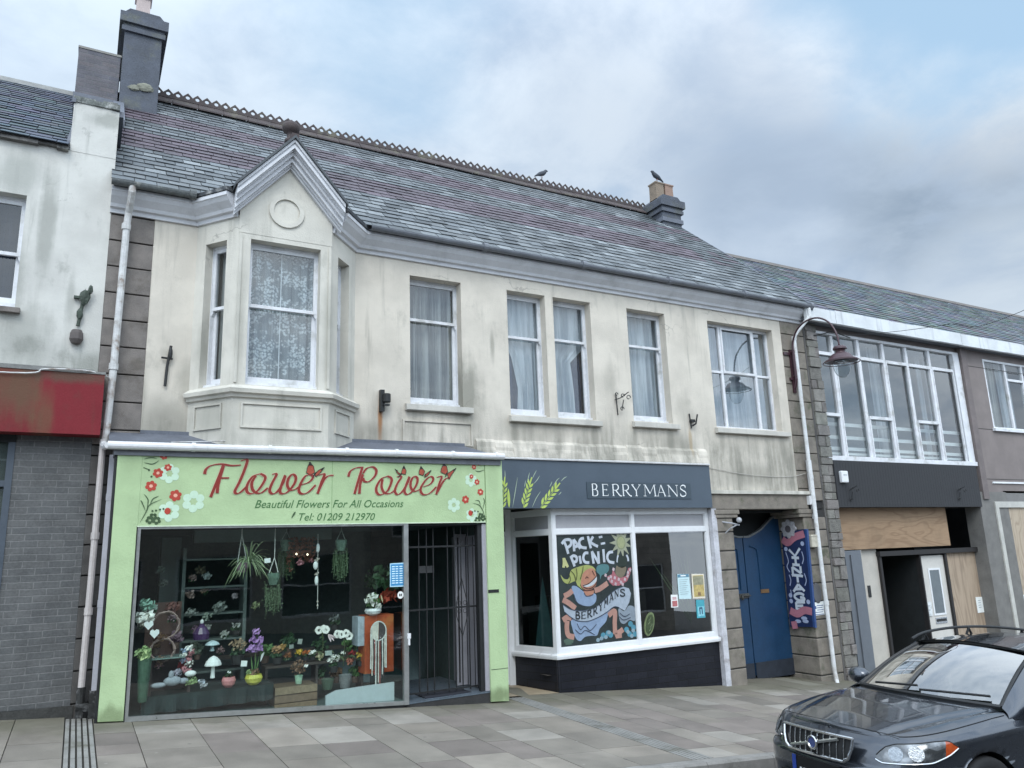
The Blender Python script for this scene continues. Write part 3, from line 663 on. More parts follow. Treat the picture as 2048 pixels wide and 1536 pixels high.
# gablet over the bay
AP, FL, FR = (2.19, 7.36), (1.475, 6.545), (2.905, 6.545)
def chev(mb, a, b, y0, y1, F=FX):
    mb.prism([(FL[0], FL[1]-b), (AP[0], AP[1]-b), (AP[0], AP[1]-a), (FL[0], FL[1]-a)], y0, y1, F=F); mb.prism([(AP[0], AP[1]-b), (FR[0], FR[1]-b), (FR[0], FR[1]-a), (AP[0], AP[1]-a)], y0, y1, F=F)
mb = MB(); chev(mb, 0, .045, -.86, -.56); chev(mb, .045, .075, -.835, -.56); chev(mb, .075, .125, -.845, -.56); chev(mb, .125, .145, -.80, -.56); chev(mb, .145, .20, -.765, -.56); chev(mb, .20, .27, -.715, -.56); chev(mb, .27, .30, -.67, -.56); chev(mb, .30, .335, -.635, -.56)
mb.build('gable_moulding', M_mould, B)
mb = MB()
for P0, P1, s in ((FL, AP, 1), (AP, FR, -1)):
    a, b = (P0[0]-(.03 if s > 0 else 0), P0[1]+.006-(.034 if s > 0 else 0)), (P1[0]+(.03 if s < 0 else 0), P1[1]+.006-(.034 if s < 0 else 0))
    q = [(a[0], a[1]), (b[0], b[1]), (b[0], b[1]+.045), (a[0], a[1]+.045)]; mb.prism(q, -.89, .95)
mb.build('gablet_roof', mat('gablet_slate', (.07, .078, .085), .6, .35, 12, 60, .5), B)['label'] = 'small steep slate roof over the bay'
mb = MB(); mb.box(AP[0]-.05, AP[0]+.05, -.88, .9, AP[1]+.0, AP[1]+.075); mb.build('ridge_tile', M_terra, B)
mb = MB(); fz = AP[1]+.06
mb.lathe([(.085, 0), (.085, .05), (.055, .08), (.05, .14), (.075, .16), (.11, .19), (.125, .25), (.10, .30), (.045, .33), (.02, .36)], (AP[0]-.005, -.60, fz), 12); mb.build('finial', M_terra, B, smooth=True)
mb = MB(); mb.prism([(1.56, 6.0), (2.80, 6.0), (2.80, 6.33), (AP[0], 7.06), (1.56, 6.33)], -.585, -.40)
mb.build('gable_wall', M_bayr, B)
mb = MB(); cx, cz = 2.165, 6.395; n = 28; r0, r1 = .235, .175
def ring(mb, r0, r1, y0, y1, n=28):
    for k in range(n):
        a, b = 2*math.pi*k/n, 2*math.pi*(k+1)/n; P = lambda r, t, y: (cx+r*math.cos(t), y, cz+r*math.sin(t))
        mb.poly([P(r1, a, y0), P(r0, a, y0), P(r0, b, y0), P(r1, b, y0)]); mb.poly([P(r0, a, y0), P(r0, a, y1), P(r0, b, y1), P(r0, b, y0)]); mb.poly([P(r1, b, y0), P(r1, b, y1), P(r1, a, y1), P(r1, a, y0)])
ring(mb, r0, r1, -.612, -.58); mb.build('roundel', M_bayr, B)
# bay window body
fr = []
for k, (hole, rail) in enumerate((((.16, .52), 5.05), ((.145, 1.075), 5.05), ((.22, .58), 5.05))):
    F, L = frame2(*BP[k], *BP[k+1]); fr.append((F, L))
    mb = MB(); h0 = 3.955; zt = ZC+.03 if k != 1 else 6.35
    hs = [(hole[0], hole[1], h0, 5.93)]
    mb.wall(F, 0, L, 3.15, zt if k != 1 else 6.05, hs, .20); bw = mb.build('bay_wall', M_bayr, B)
    # sunk panel on the apron
    a, b = hole[0]-.02, hole[1]+.03; zb, zt2 = 3.42, 3.70; e = .012
    mb = MB()
    for q in ((a, b, zt2, zt2+.022), (a, b, zb-.022, zb), (a-.022, a, zb-.022, zt2+.022), (b, b+.022, zb-.022, zt2+.022)): mb.fbox(F, q[0], q[1], -.022, .0, q[2], q[3])
    mb.build('apron_panel', M_bayr, bw)
    # thin arrises beside the window
    if k == 1:
        for q in ((0, .035), (L-.035, L)): mb = MB(); mb.fbox(F, q[0], q[1], -.018, 0, 3.97, 5.98); mb.build('arris', M_bayr, bw)
    sash(B, F, hole[0], hole[1], h0, 5.93, 5.055, .13, M_lace if k == 1 else M_netgrey, 'bay sash with floral lace curtain' if k == 1 else 'narrow sash on the cheek of the bay')
shell(B, 1.3, 3.1, -.05, .25, 3.9, 5.95)
mb = MB(); mb.poly([(1.12, 0, 6.2), (1.57, -.57, 6.2), (2.79, -.57, 6.2), (3.3, 0, 6.2)]); mb.poly([(1.12, 0, 3.2), (3.3, 0, 3.2), (2.79, -.57, 3.2), (1.57, -.57, 3.2)]); mb.build('bay_floor', M_dark, B)
sp = [(0, 3.775), (.035, 3.785), (.045, 3.82), (.085, 3.835), (.095, 3.885), (.075, 3.895), (.01, 3.94), (0, 3.945)]
mb = MB(); mb.sweep(BP, sp); mb.build('bay_sill', M_bayr, B)
# windows of the plain wall
curt = [M_netgrey, None, None, M_netwhite]
M_card0 = mat('curtain_edge', (.60, .64, .64), .8)
labs = ['sash with a dingy net curtain', 'left of the paired sashes, white curtain pulled back', 'right of the paired sashes, torn white curtain', 'narrow sash with pale blue net']
mb = MB(); F, L = fr[1]; mb.fbox(F, L/2-.006, L/2+.006, .272, .276, 3.98, 5.9); mb.build('curtain_join', M_card0, B)
rails = [5.34, 5.249, 5.292, 5.352]
for k in range(4):
    (a, b), z0 = wx[k], ZS[k]
    if curt[k]: sash(B, FX, a, b, z0, ZW, rails[k], .165, curt[k], labs[k])
    else:
        w = sash(B, FX, a, b, z0, ZW, rails[k], .165, M_drape, labs[k])
        if k == 1: ed = lambda u, t, a=a, b=b: (lambda L: a+(b-a)*(L+(1-L)*(u-a)/(b-a)))(float(np.interp(t, [0, .25, .5, .60, .66, 1], [.42, .46, .32, .18, .10, .22])))
        else: ed = lambda u, t, a=a, b=b: a+(u-a)*float(np.interp(t, [0, .3, .5, .56, .62, .66, 1], [.70, .68, .62, .75, .95, .98, .98]))
        drape(w, FX, a-.03, b+.03, z0, ZW, .298, M_netwhite, edge=ed, amp=.010, per=.19)
# casement of the last window
a, b = wx[4]; z0 = ZS[4]; m1, m2 = 10.727, 11.635; zt = 5.034; dp = .15
mb = MB()
for q in ((a, a+.045, z0, ZW), (b-.045, b, z0, ZW), (a+.045, b-.045, ZW-.05, ZW), (a+.045, b-.045, z0, z0+.05), (m1-.028, m1+.028, z0+.05, ZW-.05), (m2-.028, m2+.028, z0+.05, ZW-.05)): mb.box(q[0], q[1], dp, dp+.07, q[2], q[3])
for u0, u1 in ((a+.045, m1-.028), (m1+.028, m2-.028), (m2+.028, b-.045)): mb.box(u0, u1, dp, dp+.07, zt-.022, zt+.022)
mb.box(m1+.028, m2-.028, dp-.02, dp+.02, zt-.01, zt+.035); mb.box(m1+.029, m1+.065, dp-.018, dp, zt, ZW-.05); mb.box(m2-.065, m2-.029, dp-.018, dp, zt, ZW-.05); mb.box(m1+.066, m2-.066, dp-.018, dp, ZW-.09, ZW-.052)
w = mb.build('window', M_white, B); w['label'] = 'six-light casement window'
g = MB(); g.poly([(a+.04, dp+.035, z0+.04), (b-.04, dp+.035, z0+.04), (b-.04, dp+.035, ZW-.04), (a+.04, dp+.035, ZW-.04)]); g.build('pane', glass('casement_glass', (.80, .84, .86), 6.0), w)
drape(w, FX, a, b, z0, ZW, .30, M_netwhite, amp=.022, per=.13)
# sills, the sunk panel under the first sash
mb = MB()
def sill(a, b, z, h=.10, o=.085): mb.prism([(0, z), (-o, z-.02), (-o, z-h), (-o+.02, z-h-.012), (0, z-h)], a, b, F=lambda u, d, zz: (d, u, zz))
for a, b, z in ((wx[0][0]-.09, wx[0][1]+.14, ZS[0]), (wx[1][0]-.04, wx[2][1]+.07, ZS[1]-.01), (wx[3][0]-.05, wx[3][1]+.10, ZS[3]-.01), (wx[4][0]-.05, wx[4][1]+.14, ZS[4]-.01)): sill(a, b, z)
mb.build('sill', wall_mat('sill_render', (.52, .50, .45), [], dirt=(.22, .22, .2), amount=.6, crack=0, seed=2.0), B)
mb = MB(); a, b = wx[0][0]-.10, wx[0][1]+.12
for q in ((a, b, 3.70, 3.725), (a, b, 3.36, 3.38), (a-.03, a, 3.36, 3.725), (b, b+.03, 3.36, 3.725)): mb.box(q[0], q[1], -.022, 0, q[2], q[3])
mb.build('sunk_panel', M_cream, B)
# ledge over the bakery fascia, rough render
mb = MB(); rr_ = random.Random(9); x = 5.25; 
while x < 9.95:
    x1 = min(x+.32, 9.96); j = lambda: rr_.uniform(-.012, .012)
    z3 = 3.46+j()
    mb.prism([(0, 3.17), (-.07, 3.175), (-.072+j()*.6, 3.22), (-.058+j()*.6, 3.31), (-.05+j()*.6, 3.36), (-.04, z3-.02), (0, z3+.03)], x, x1, F=lambda u, d, z: (d, u, z)); x = x1
mb.build('string_course', M_cream, B)
# chimneys
def stack(parent, x0, x1, y0, y1, z0, z1, cap=True, m=None, capm=None):
    mb = MB(); mb.box(x0, x1, y0, y1, z0, z1); st = mb.build('chimney', m or M_cap, parent, bevel=.01)
    if cap:
        mb = MB(); mb.box(x0-.05, x1+.05, y0-.05, y1+.05, z1-.34, z1-.25); mb.box(x0-.03, x1+.03, y0-.03, y1+.03, z1-.25, z1-.19); mb.box(x0-.09, x1+.09, y0-.09, y1+.09, z1-.19, z1); mb.prism([(x0-.07, z1), (x1+.07, z1), (x1-.06, z1+.14), (x0+.06, z1+.14)], y0+.0, y1-.0)
        mb.build('chimney_cap', capm or M_cap, st)
    return st
st = stack(B, .06, .66, 3.0, 4.6, 9.0, 11.28)
mb = MB(); mb.lathe([(.20, 0), (.19, .05), (.175, .1), (.16, .62), (.20, .64), (.20, .72), (.165, .74), (.15, .9)], (.33, 3.55, 11.38), 4, M=Matrix.Rotation(math.radians(45), 4, 'Z')); mb.build('chimney_pot', mat('pink_pot', (.40, .33, .31), .8, .15, 8, 50, .2), st)
mb = MB(); mb.blob((.44, 3.0, 9.93), .14, .05, .085, 10, 6, jit=.15); mb.blob((.28, 3.0, 9.88), .10, .04, .06, 8, 6, jit=.15); mb.build('lichen_patch', mat('lichen', (.20, .20, .16), .9, .3), st)
st = stack(B, 12.36, 12.97, 3.3, 4.7, 9.2, 10.43)
mb = MB(); mb.box(12.32, 13.0, 3.26, 4.74, 9.82, 9.93); mb.build('chimney_flashing', M_lead, st)
for j, (px, py) in enumerate(((12.50, 3.62), (12.81, 3.62))):
    mb = MB(); mb.lathe([(.20, 0), (.19, .05), (.185, .38), (.19, .42), (.215, .44), (.215, .47), (.15, .48)], (px, py, 10.53), 4, M=Matrix.Rotation(math.radians(45), 4, 'Z')); mb.build('chimney_pot', mat('clay_pot', ((.20, .155, .115), (.25, .165, .125))[j], .8, .2, 8, 50, .3), st)
# rainwater pipes
def pipe(parent, path, r=.045, m=None, collars=(), name='downpipe'):
    mb = MB(); mb.tube(path, r, 10)
    for c in collars: mb.tube([(c[0], c[1], c[2]-.03), (c[0], c[1], c[2]+.05)], r*1.28, 10)
    return mb.build(name, m or M_pipe, parent, smooth=False)
xa = .27
p = pipe(B, [(.28, -.315, 6.50), (.28, -.315, 6.42), (.275, -.24, 6.30), (.265, -.14, 6.20), (.255, -.12, 6.05), (.235, -.11, 4.2), (.205, -.11, 3.22)], .043, collars=((.25, -.12, 6.0), (.233, -.11, 4.15)))
p['label'] = 'upper rainwater pipe, paint flaking to rust'
pipe(B, [(.185, -.12, 3.25), (.175, -.12, 1.5), (.165, -.12, .42)], .036, mat('pinkish_pipe', (.50, .46, .44), .5, .15, 5, 40, .1), collars=((.18, -.12, 2.1), (.175, -.12, 1.25)))
mb = MB(); mb.box(.265, .335, -.20, -.10, .38, 3.06); mb.box(.26, .34, -.205, -.095, 2.52, 2.60); mb.box(.26, .34, -.205, -.095, 1.30, 1.38); mb.build('trunking', mat('grey_trunking', (.46, .46, .50), .45, .1), B)
mb = MB(); mb.tube([(.165, -.12, .44), (.168, -.12, .12)], .045, 10); mb.box(.25, .345, -.21, -.08, .06, .40); mb.tube([(.13, -.13, .24), (.32, -.13, .20)], .05, 8); mb.build('drain_gully', mat('dirty_iron', (.03, .031, .03), .8, .5, 14, 60, .5, tint=(.2, .2, .2)), B)
p = pipe(B, [(12.86, -.315, 6.48), (12.86, -.315, 6.30), (12.62, -.15, 5.98), (12.56, -.11, 5.86), (12.565, -.11, 3.1), (12.60, -.11, -.62), (12.60, -.13, -.78), (12.42, -.30, -.90)], .038, mat('white_pipe', (.64, .65, .65), .45, .15, 5, 40, .1, tint=(.42, .39, .36)), collars=((12.56, -.11, 5.84), (12.575, -.11, 3.0), (12.59, -.11, .6)))
mb = MB(); mb.box(12.585, 12.665, -.09, -.02, 2.2, 3.35); mb.build('trunking', M_gutter_w, B)
# stone lintel and piers of the gateway
mb = MB(); mb.box(9.93, 12.52, -.03, .35, 2.39, 2.675); mb.build('lintel', M_granite2, B, bevel=.012)
mb = MB(); mb.box(9.90, 12.55, -.075, 0, 2.67, 2.735); mb.build('drip_mould', M_bayr, B)
rp = random.Random(4)
for x0, x1, cap in ((10.02, 10.46, (10.02, 10.62)), (12.34, XR-.01, (12.20, 12.62))):
    mb = MB(); blocks(mb, x0, x1, -1.25, 2.24, -.012, .75, .335, .02, .22, rp); pr_ = mb.build('gate_pier', M_granite2, B, bevel=.014)
    mb = MB(); mb.box(x0+.015, x1-.015, .0, .74, -1.25, 2.38); mb.build('mortar', M_joint, pr_)
    mb = MB(); mb.box(cap[0]-.0, cap[1], -.05, .70, 2.30, 2.385); mb.box(cap[0]+.02, cap[1]-.04, -.035, .70, 2.235, 2.30); mb.build('capital', M_granite2, pr_, bevel=.012)
mb = MB(); mb.box(9.93, 12.4, .36, .6, 2.35, 3.2); mb.poly([(10.4, .76, -1.3), (12.4, .76, -1.3), (12.4, .76, 2.5), (10.4, .76, 2.5)]); mb.poly([(10.4, .2, 2.37), (12.4, .2, 2.37), (12.4, .8, 2.37), (10.4, .8, 2.37)]); mb.build('passage', M_dark, B)
# lead roof over the florist's fascia
mb = MB(); mb.poly([(.24, -.50, 3.17), (5.33, -.50, 3.17), (5.05, -.02, 3.36), (.24, -.02, 3.36)]); mb.poly([(5.33, -.50, 3.17), (5.33, -.5, 3.1), (5.05, -.02, 3.1), (5.05, -.02, 3.36)])
mb.box(.585, 5.05, -.035, .0, 3.30, 3.40); mb.build('lead_roof', M_lead, B)


# ------------------------------------------------------------------ the florist's shopfront
FY = -.50
S = thing('florist_shopfront', (2.87, -.4, -.1), 'lime green florist shopfront with a full-height display window and a barred doorway', 'shopfront')
def gpoly(x, y): return ground(x, y)-.05
GX0, GX1, GX2 = 0.34, 0.592, 0.636
RX0, RX1 = 5.149, 5.429
mb = MB(); mb.prism([(GX0, ground(GX0, FY)+.015), (GX1+.01, ground(GX1, FY)+.012), (GX1+.01, 3.08), (GX0, 3.08)], FY-.0, FY+.10); p1 = mb.build('pilaster', M_green, S, bevel=.004)
mb = MB(); mb.prism([(RX0, ground(RX0, FY)+.02), (RX1, ground(RX1, FY)+.02), (RX1, 3.09), (RX0, 3.09)], FY, FY+.45); p2 = mb.build('pilaster', M_green, S, bevel=.004); p2['label'] = 'right green pilaster with a small black slot'
mb = MB(); zz = 1.227; mb.box(RX0-.0, RX0+.165, FY-.006, FY+.01, zz-.022, zz+.022); mb.build('letter_slot', M_black, p2); mb = MB(); mb.box(RX0+.005, RX1-.005, FY-.003, FY+.01, .17, .176); mb.build('panel_seam', M_black, p2)
mb = MB(); mb.box(GX0+.01, GX0+.03, FY+.1, -.02, -.1, 3.05); mb.box(GX0-.03, GX0-.005, FY+.02, FY+.09, 0.05, 3.05); mb.build('side_panel', M_black, S)
mb = MB(); mb.tube([(.225, -.565, 3.125), (5.43, -.565, 3.145)], .048, 12)
for x in (1.15, 2.05, 3.05, 3.75, 4.6, 5.3): mb.tube([(x-.02, -.565, 3.128+.004*x), (x+.02, -.565, 3.128+.004*x)], .056, 12)
mb.tube([(.19, -.12, 3.2), (.20, -.4, 3.13), (.23, -.56, 3.125)], .04, 8); mb.build('gutter', M_gutter_w, S)
mb = MB(); mb.box(.30, 5.40, -.52, -.02, 3.02, 3.10); mb.build('fascia_top', M_gutter_d, S)
mb = MB(); mb.box(GX1, RX0, -.46, -.02, 2.16, 2.22); mb.build('soffit', M_dark, S)
# aluminium window frame
WX0, WX1 = GX1+.012, 3.917
zb0, zb1 = ground(WX0, -.47)+.03, -0.092
M_alu = mat('aluminium', (.36, .37, .36), .35, .12, 8, 40, .03, metallic=.6)
mb = MB(); Y0 = -.49
mb.prism([(WX0, zb0-.03), (WX1, zb1-.045), (WX1, zb1), (WX0, zb0+.02)], Y0, Y0+.06); mb.box(WX0, WX0+.035, Y0, Y0+.06, zb0+.02, 2.2); mb.box(WX1-.035, WX1+.03, Y0-.004, Y0+.065, zb1-.045, 2.2); mb.box(WX0+.035, WX1-.035, Y0, Y0+.06, 2.165, 2.2)
fr_ = mb.build('window_frame', M_alu, S)
g = MB(); g.poly([(WX0+.02, -.46, zb0), (WX1-.02, -.46, zb1-.01), (WX1-.02, -.46, 2.19), (WX0+.02, -.46, 2.19)]); g.build('pane', M_shopglass, S)
mb = MB(); mb.box(GX1, GX1+.012, -.5, -.44, -.1, 2.2); mb.prism([(WX0-.01, ground(WX0, FY)-.05), (WX1, ground(WX1, FY)-.05), (WX1, zb1-.045), (WX0-.01, zb0-.03)], Y0+.02, Y0+.05); mb.build('kick_board', M_black, S)
# step and lobby of the doorway
zs0, zs1 = -0.117, -0.106
mb = MB(); mb.prism([(WX1-.02, ground(WX1, FY)-.1), (RX0+.01, ground(RX0, FY)-.1), (RX0+.01, zs1), (WX1-.02, zs0)], -.47, 1.2); mb.build('step', mat('step_riser', (.035, .034, .034), .8, .3, 6, 50, .3), S)
mb = MB(); mb.poly([(WX1, -.475, zs0+.003), (RX0, -.475, zs1+.003), (RX0, 1.2, zs1+.003), (WX1, 1.2, zs0+.003)]); mb.poly([(WX1, -.478, zs0-.02), (RX0, -.478, zs1-.02), (RX0, -.478, zs1+.002), (WX1, -.478, zs0+.002)]); mb.build('threshold', mat('blue_grey_tile', (.10, .125, .15), .35, .25, 8, 40, .1), S)
mb = MB(); mb.box(WX1+.3, RX0-.25, -.40, .0, zs0+.004, zs0+.02); mb.build('door_mat', mat('door_mat', (.02, .022, .03), .95, .3), S)
# interior
mb = MB(); IX0, IX1, IY0, IY1, IZ0, IZ1 = .40, RX0-.02, -.43, 2.6, -.02, 2.20
mb.poly([(IX0, IY1, -.3), (IX1, IY1, -.3), (IX1, IY1, 2.3), (IX0, IY1, 2.3)]); mb.poly([(IX0, IY0, -.3), (IX0, IY1, -.3), (IX0, IY1, 2.3), (IX0, IY0, 2.3)]); mb.poly([(IX1, IY1, -.3), (IX1, IY0, -.3), (IX1, IY0, 2.3), (IX1, IY1, 2.3)])
mb.poly([(IX0, IY0, 2.19), (IX0, IY1, 2.19), (IX1, IY1, 2.19), (IX1, IY0, 2.19)])
mb.build('inner_wall', mat('shop_interior', (.075, .105, .098), .8, .3, 2, 20, .1), S)
mb = MB(); mb.poly([(IX0, IY0, zb0+.0), (WX1, IY0, zb1), (WX1, IY1, zb1), (IX0, IY1, zb0)]); mb.build('display_floor', mat('display_floor', (.10, .14, .135), .6, .2), S)
mb = MB(); mb.box(WX1-.03, WX1+.015, -.43, .9, zb1-.1, 2.19); mb.build('lobby_glass', glass('lobby_glass', (.5, .55, .55), 1.4), S)
mb = MB(); mb.box(1.35, 2.55, .55, .70, 2.02, 2.185); mb.box(2.6, 3.2, .6, .7, 2.03, 2.185); mb.box(1.02, 1.22, .75, .95, .0, 2.1); mb.box(.98, 1.03, .72, .98, 0, 2.1); mb.build('interior_pillar', mat('pillar_paint', (.15, .195, .185), .6, .15), S)
# barred security gate in the doorway
gt = thing('security_gate', (4.5, -.25, -.1), 'black barred folding security gate across the florist doorway', 'gate')
mb = MB(); gy = -.28
for px in (838, 853.5, 867, 896, 910, 923, 937.5, 953): 
    x = {838: 4.182, 853.5: 4.297, 867: 4.399, 896: 4.619, 910: 4.727, 923: 4.829, 937.5: 4.943, 953: 5.066}[px]
    mb.box(x-.007, x+.007, gy-.007, gy+.007, -.08, 2.14)
mb.build('bars', M_black, gt)
zb = 1.027
for z0, z1 in ((zb-.012, zb+.012), (1.86, 1.885), (-.06, -.035)): mb = MB(); mb.box(WX1+.04, RX0-.06, gy-.014, gy-.006, z0, z1); mb.build('rail', M_black, gt)
mb = MB(); xm = 4.829; dxx = .085
for s in (-1, 1): mb.tube([(xm, gy-.012, zb+.40), (xm+s*dxx, gy-.012, zb+.05), (xm+s*dxx, gy-.012, zb-.12), (xm, gy-.012, zb-.40)], .006, 5)
for s in (-1, 1):
    for q in (-1, 1): mb.tube([(xm+s*.045+.028*math.cos(t), gy-.012, zb+q*.055+.028*math.sin(t)) for t in np.linspace(0, 6.28, 11)], .004, 4)
mb.build('diamond', M_black, gt)
mb = MB(); mb.box(5.022, 5.101, -.45, -.38, -.12, 2.17); mb.build('gate_post', M_black, gt)
mb = MB(); mb.box(5.084, RX0+.005, -.47, -.30, -.1, 2.17); mb.build('door_jamb', mat('grey_jamb', (.33, .32, .35), .6, .1), S)
mb = MB(); dxa, dxb = 4.942, 5.312; mb.box(dxa, dxb+.1, .15, .2, -.09, 2.05); dr_ = mb.build('door', mat('grey_door', (.30, .30, .325), .5, .12), S)
mb = MB(); mb.box(dxa+.03, dxa+.05, .14, .15, -.05, 2.0); mb.box((dxa+dxb)/2-.006, (dxa+dxb)/2+.006, .14, .15, -.05, 2.0); mb.build('panel_bead', M_black, dr_)
mb = MB(); mb.box(RX0-.045, RX0-.022, -.24, .62, -.09, 2.02); sp_ = mb.build('side_panel', mat('grey_lobby_panel', (.26, .26, .285), .5, .12), S); mb = MB(); [mb.box(RX0-.052, RX0-.045, y-.006, y+.006, -.08, 2.0) for y in (-.12, .12, .38)]; mb.build('panel_bead', M_black, sp_)
mb = MB(); mb.box(4.423, 4.662, .3, .33, 1.553-.05, 1.553+.05); mb.build('inner_shelf', mat('shelf_grey', (.16, .16, .16), .6), S)

# ------------------------------------------------------------------ the florist's sign
SY = -.495
sg = thing('florist_sign', (2.87, -.49, 2.6), 'lime green florist sign board with red script lettering, flowers and butterflies', 'shop sign')
mb = MB(); mb.box(GX1+.004, RX0-.012, SY, SY+.05, 2.205, 3.085); mb.build('board', M_green, sg)
mb = MB(); mb.box(GX1+.004, RX0-.012, SY-.006, SY+.04, 2.19, 2.204); mb.build('edge_trim', mat('pale_trim', (.60, .70, .52), .4, .05), sg)
M_seam = mat('green_seam', (.16, .27, .11), .6)
mb = MB(); mb.box(2.877, 2.882, SY-.001, SY+.01, 2.21, 3.08); mb.build('board_joint', M_seam, sg); mb = MB(); mb.box(RX0-.012, RX0-.002, SY+.01, SY+.04, 2.2, 3.08); mb.build('board_joint', M_seam, sg)
FLOWER = [[(1.3, 2.815), (1.312, 2.874), (1.368, 2.921), (1.481, 2.943), (1.608, 2.927), (1.718, 2.937)], [(1.51, 2.933), (1.48, 2.83), (1.435, 2.698), (1.381, 2.537)], [(1.514, 2.921), (1.482, 2.794), (1.459, 2.674), (1.454, 2.585)], [(1.471, 2.77), (1.586, 2.774)],
 [(1.716, 2.987), (1.792, 3.004), (1.762, 2.872), (1.709, 2.725), (1.661, 2.616), (1.68, 2.583), (1.726, 2.599), (1.793, 2.666)],
 [(1.958, 2.833), (1.87, 2.798), (1.809, 2.702), (1.801, 2.617), (1.849, 2.581), (1.93, 2.618), (2.004, 2.729), (2.016, 2.797), (1.958, 2.833)], [(1.906, 2.807), (1.861, 2.727), (1.867, 2.642), (1.913, 2.594), (1.979, 2.594), (2.054, 2.656)],
 [(2.103, 2.827), (2.158, 2.83), (2.107, 2.718), (2.079, 2.626), (2.111, 2.583), (2.171, 2.608), (2.235, 2.707), (2.268, 2.814)], [(2.268, 2.82), (2.228, 2.707), (2.207, 2.614), (2.238, 2.584), (2.305, 2.609), (2.383, 2.709), (2.402, 2.791), (2.361, 2.834), (2.312, 2.783), (2.296, 2.696), (2.335, 2.634), (2.409, 2.647), (2.482, 2.711)],
 [(2.464, 2.698), (2.57, 2.734), (2.622, 2.795), (2.593, 2.832), (2.524, 2.812), (2.464, 2.71), (2.445, 2.622), (2.492, 2.583), (2.573, 2.611), (2.66, 2.7)],
 [(2.689, 2.825), (2.773, 2.842), (2.736, 2.739), (2.688, 2.586)], [(2.706, 2.637), (2.768, 2.765), (2.825, 2.82), (2.896, 2.829)]]
POWER = [[(3.096, 2.815), (3.122, 2.887), (3.202, 2.935), (3.303, 2.944)], [(3.286, 2.937), (3.243, 2.798), (3.181, 2.587)], [(3.297, 2.852), (3.26, 2.72), (3.248, 2.59)], [(3.297, 2.865), (3.351, 2.932), (3.434, 2.951), (3.484, 2.905), (3.462, 2.828), (3.38, 2.754), (3.314, 2.76), (3.298, 2.799)],
 [(3.643, 2.831), (3.552, 2.79), (3.487, 2.683), (3.493, 2.605), (3.548, 2.579), (3.643, 2.632), (3.699, 2.752), (3.692, 2.808), (3.643, 2.831)], [(3.573, 2.79), (3.559, 2.684), (3.601, 2.605), (3.685, 2.599), (3.769, 2.66)],
 [(3.777, 2.823), (3.844, 2.828), (3.784, 2.727), (3.75, 2.633), (3.786, 2.584), (3.854, 2.621), (3.934, 2.742), (3.963, 2.83)], [(3.963, 2.83), (3.915, 2.715), (3.89, 2.627), (3.926, 2.585), (3.998, 2.622), (4.071, 2.73), (4.081, 2.812), (4.031, 2.831), (3.984, 2.763), (3.984, 2.675), (4.041, 2.629), (4.129, 2.663)],
 [(4.173, 2.693), (4.277, 2.733), (4.322, 2.802), (4.281, 2.836), (4.206, 2.786), (4.132, 2.677), (4.137, 2.609), (4.19, 2.582), (4.275, 2.61), (4.366, 2.693)],
 [(4.375, 2.827), (4.45, 2.838), (4.411, 2.734), (4.364, 2.586)], [(4.387, 2.625), (4.472, 2.77), (4.533, 2.819), (4.579, 2.817)]]
M_letred = mat('sign_red', (.235, .03, .022), .4, .05); M_letpink = mat('sign_pink', (.60, .47, .34), .4, .05); M_letolive = mat('sign_olive', (.15, .075, .035), .4, .05)
NIB = math.radians(18)
for word, nm in ((FLOWER, ((0, 4), (4, 5), (5, 7), (7, 9), (9, 10), (10, 12))), (POWER, ((0, 4), (4, 6), (6, 8), (8, 9), (9, 11)))):
    for i0, i1 in nm:
      mb = MB()
      mo_ = MB(); [stroke(mo_, st_, .049, SY-.002, nib=NIB, wmin=.018, thick=.001) for st_ in word[i0:i1]]
      for st_ in word[i0:i1]: stroke(mb, st_, .038, SY-.0055, nib=NIB, wmin=.010, thick=.001)
      mo_.build('outline', M_letpink, mb.build('letter', M_letred, sg))
M_lettgreen = mat('sign_dark_green', (.055, .15, .05), .4, .05)
mb = MB()
def fit_text(mb, body, p0, p1, size, shear, y, spacing=1.0):
    vs, fs = text_mesh(body, size, shear, 0.0, spacing); w = max(v[0] for v in vs); L = math.hypot(p1[0]-p0[0], p1[1]-p0[1]); k = L/w; dx_, dz_ = (p1[0]-p0[0])/L, (p1[1]-p0[1])/L
    add_text(mb, (vs, fs), lambda x, z: (p0[0]+dx_*x*k-dz_*z, y, p0[1]+dz_*x*k+dx_*z))
LINE = [(1.896, 2.405), (3.875, 2.413)]; TEL = [(2.432, 2.245), (3.469, 2.241)]
fit_text(mb, 'Beautiful Flowers For All Occasions', LINE[0], LINE[1], .142, .32, SY-.004); mb.build('lettering', M_lettgreen, sg)
mb = MB(); fit_text(mb, 'Tel: 01209 212970', TEL[0], TEL[1], .135, .28, SY-.004); mb.build('lettering', M_lettgreen, sg)
def petals(mb, c, r, n, rot, y, rin=.25, wide=.36, mbc=None):
    for k in range(n):
        y = y-.00012
        a = rot+2*math.pi*k/n; ca, sa = math.cos(a), math.sin(a); pts = []
        for t in range(10):
            w = 2*math.pi*t/10; u, v = r*(.62+.36*math.cos(w)), r*wide*math.sin(w); pts.append((c[0]+u*ca-v*sa, y, c[1]+u*sa+v*ca))
        mb.poly(pts)
    if mbc: mbc.poly([(c[0]+r*rin*math.cos(t), y-.001, c[1]+r*rin*math.sin(t)) for t in np.linspace(0, 6.0, 9)])
mg = MB(); M_pwhite, M_pred, M_ppink = mat('print_white', (.52, .68, .52), .4, .06), mat('print_red', (.42, .055, .035), .4, .1), mat('print_pink', (.75, .42, .30), .4)
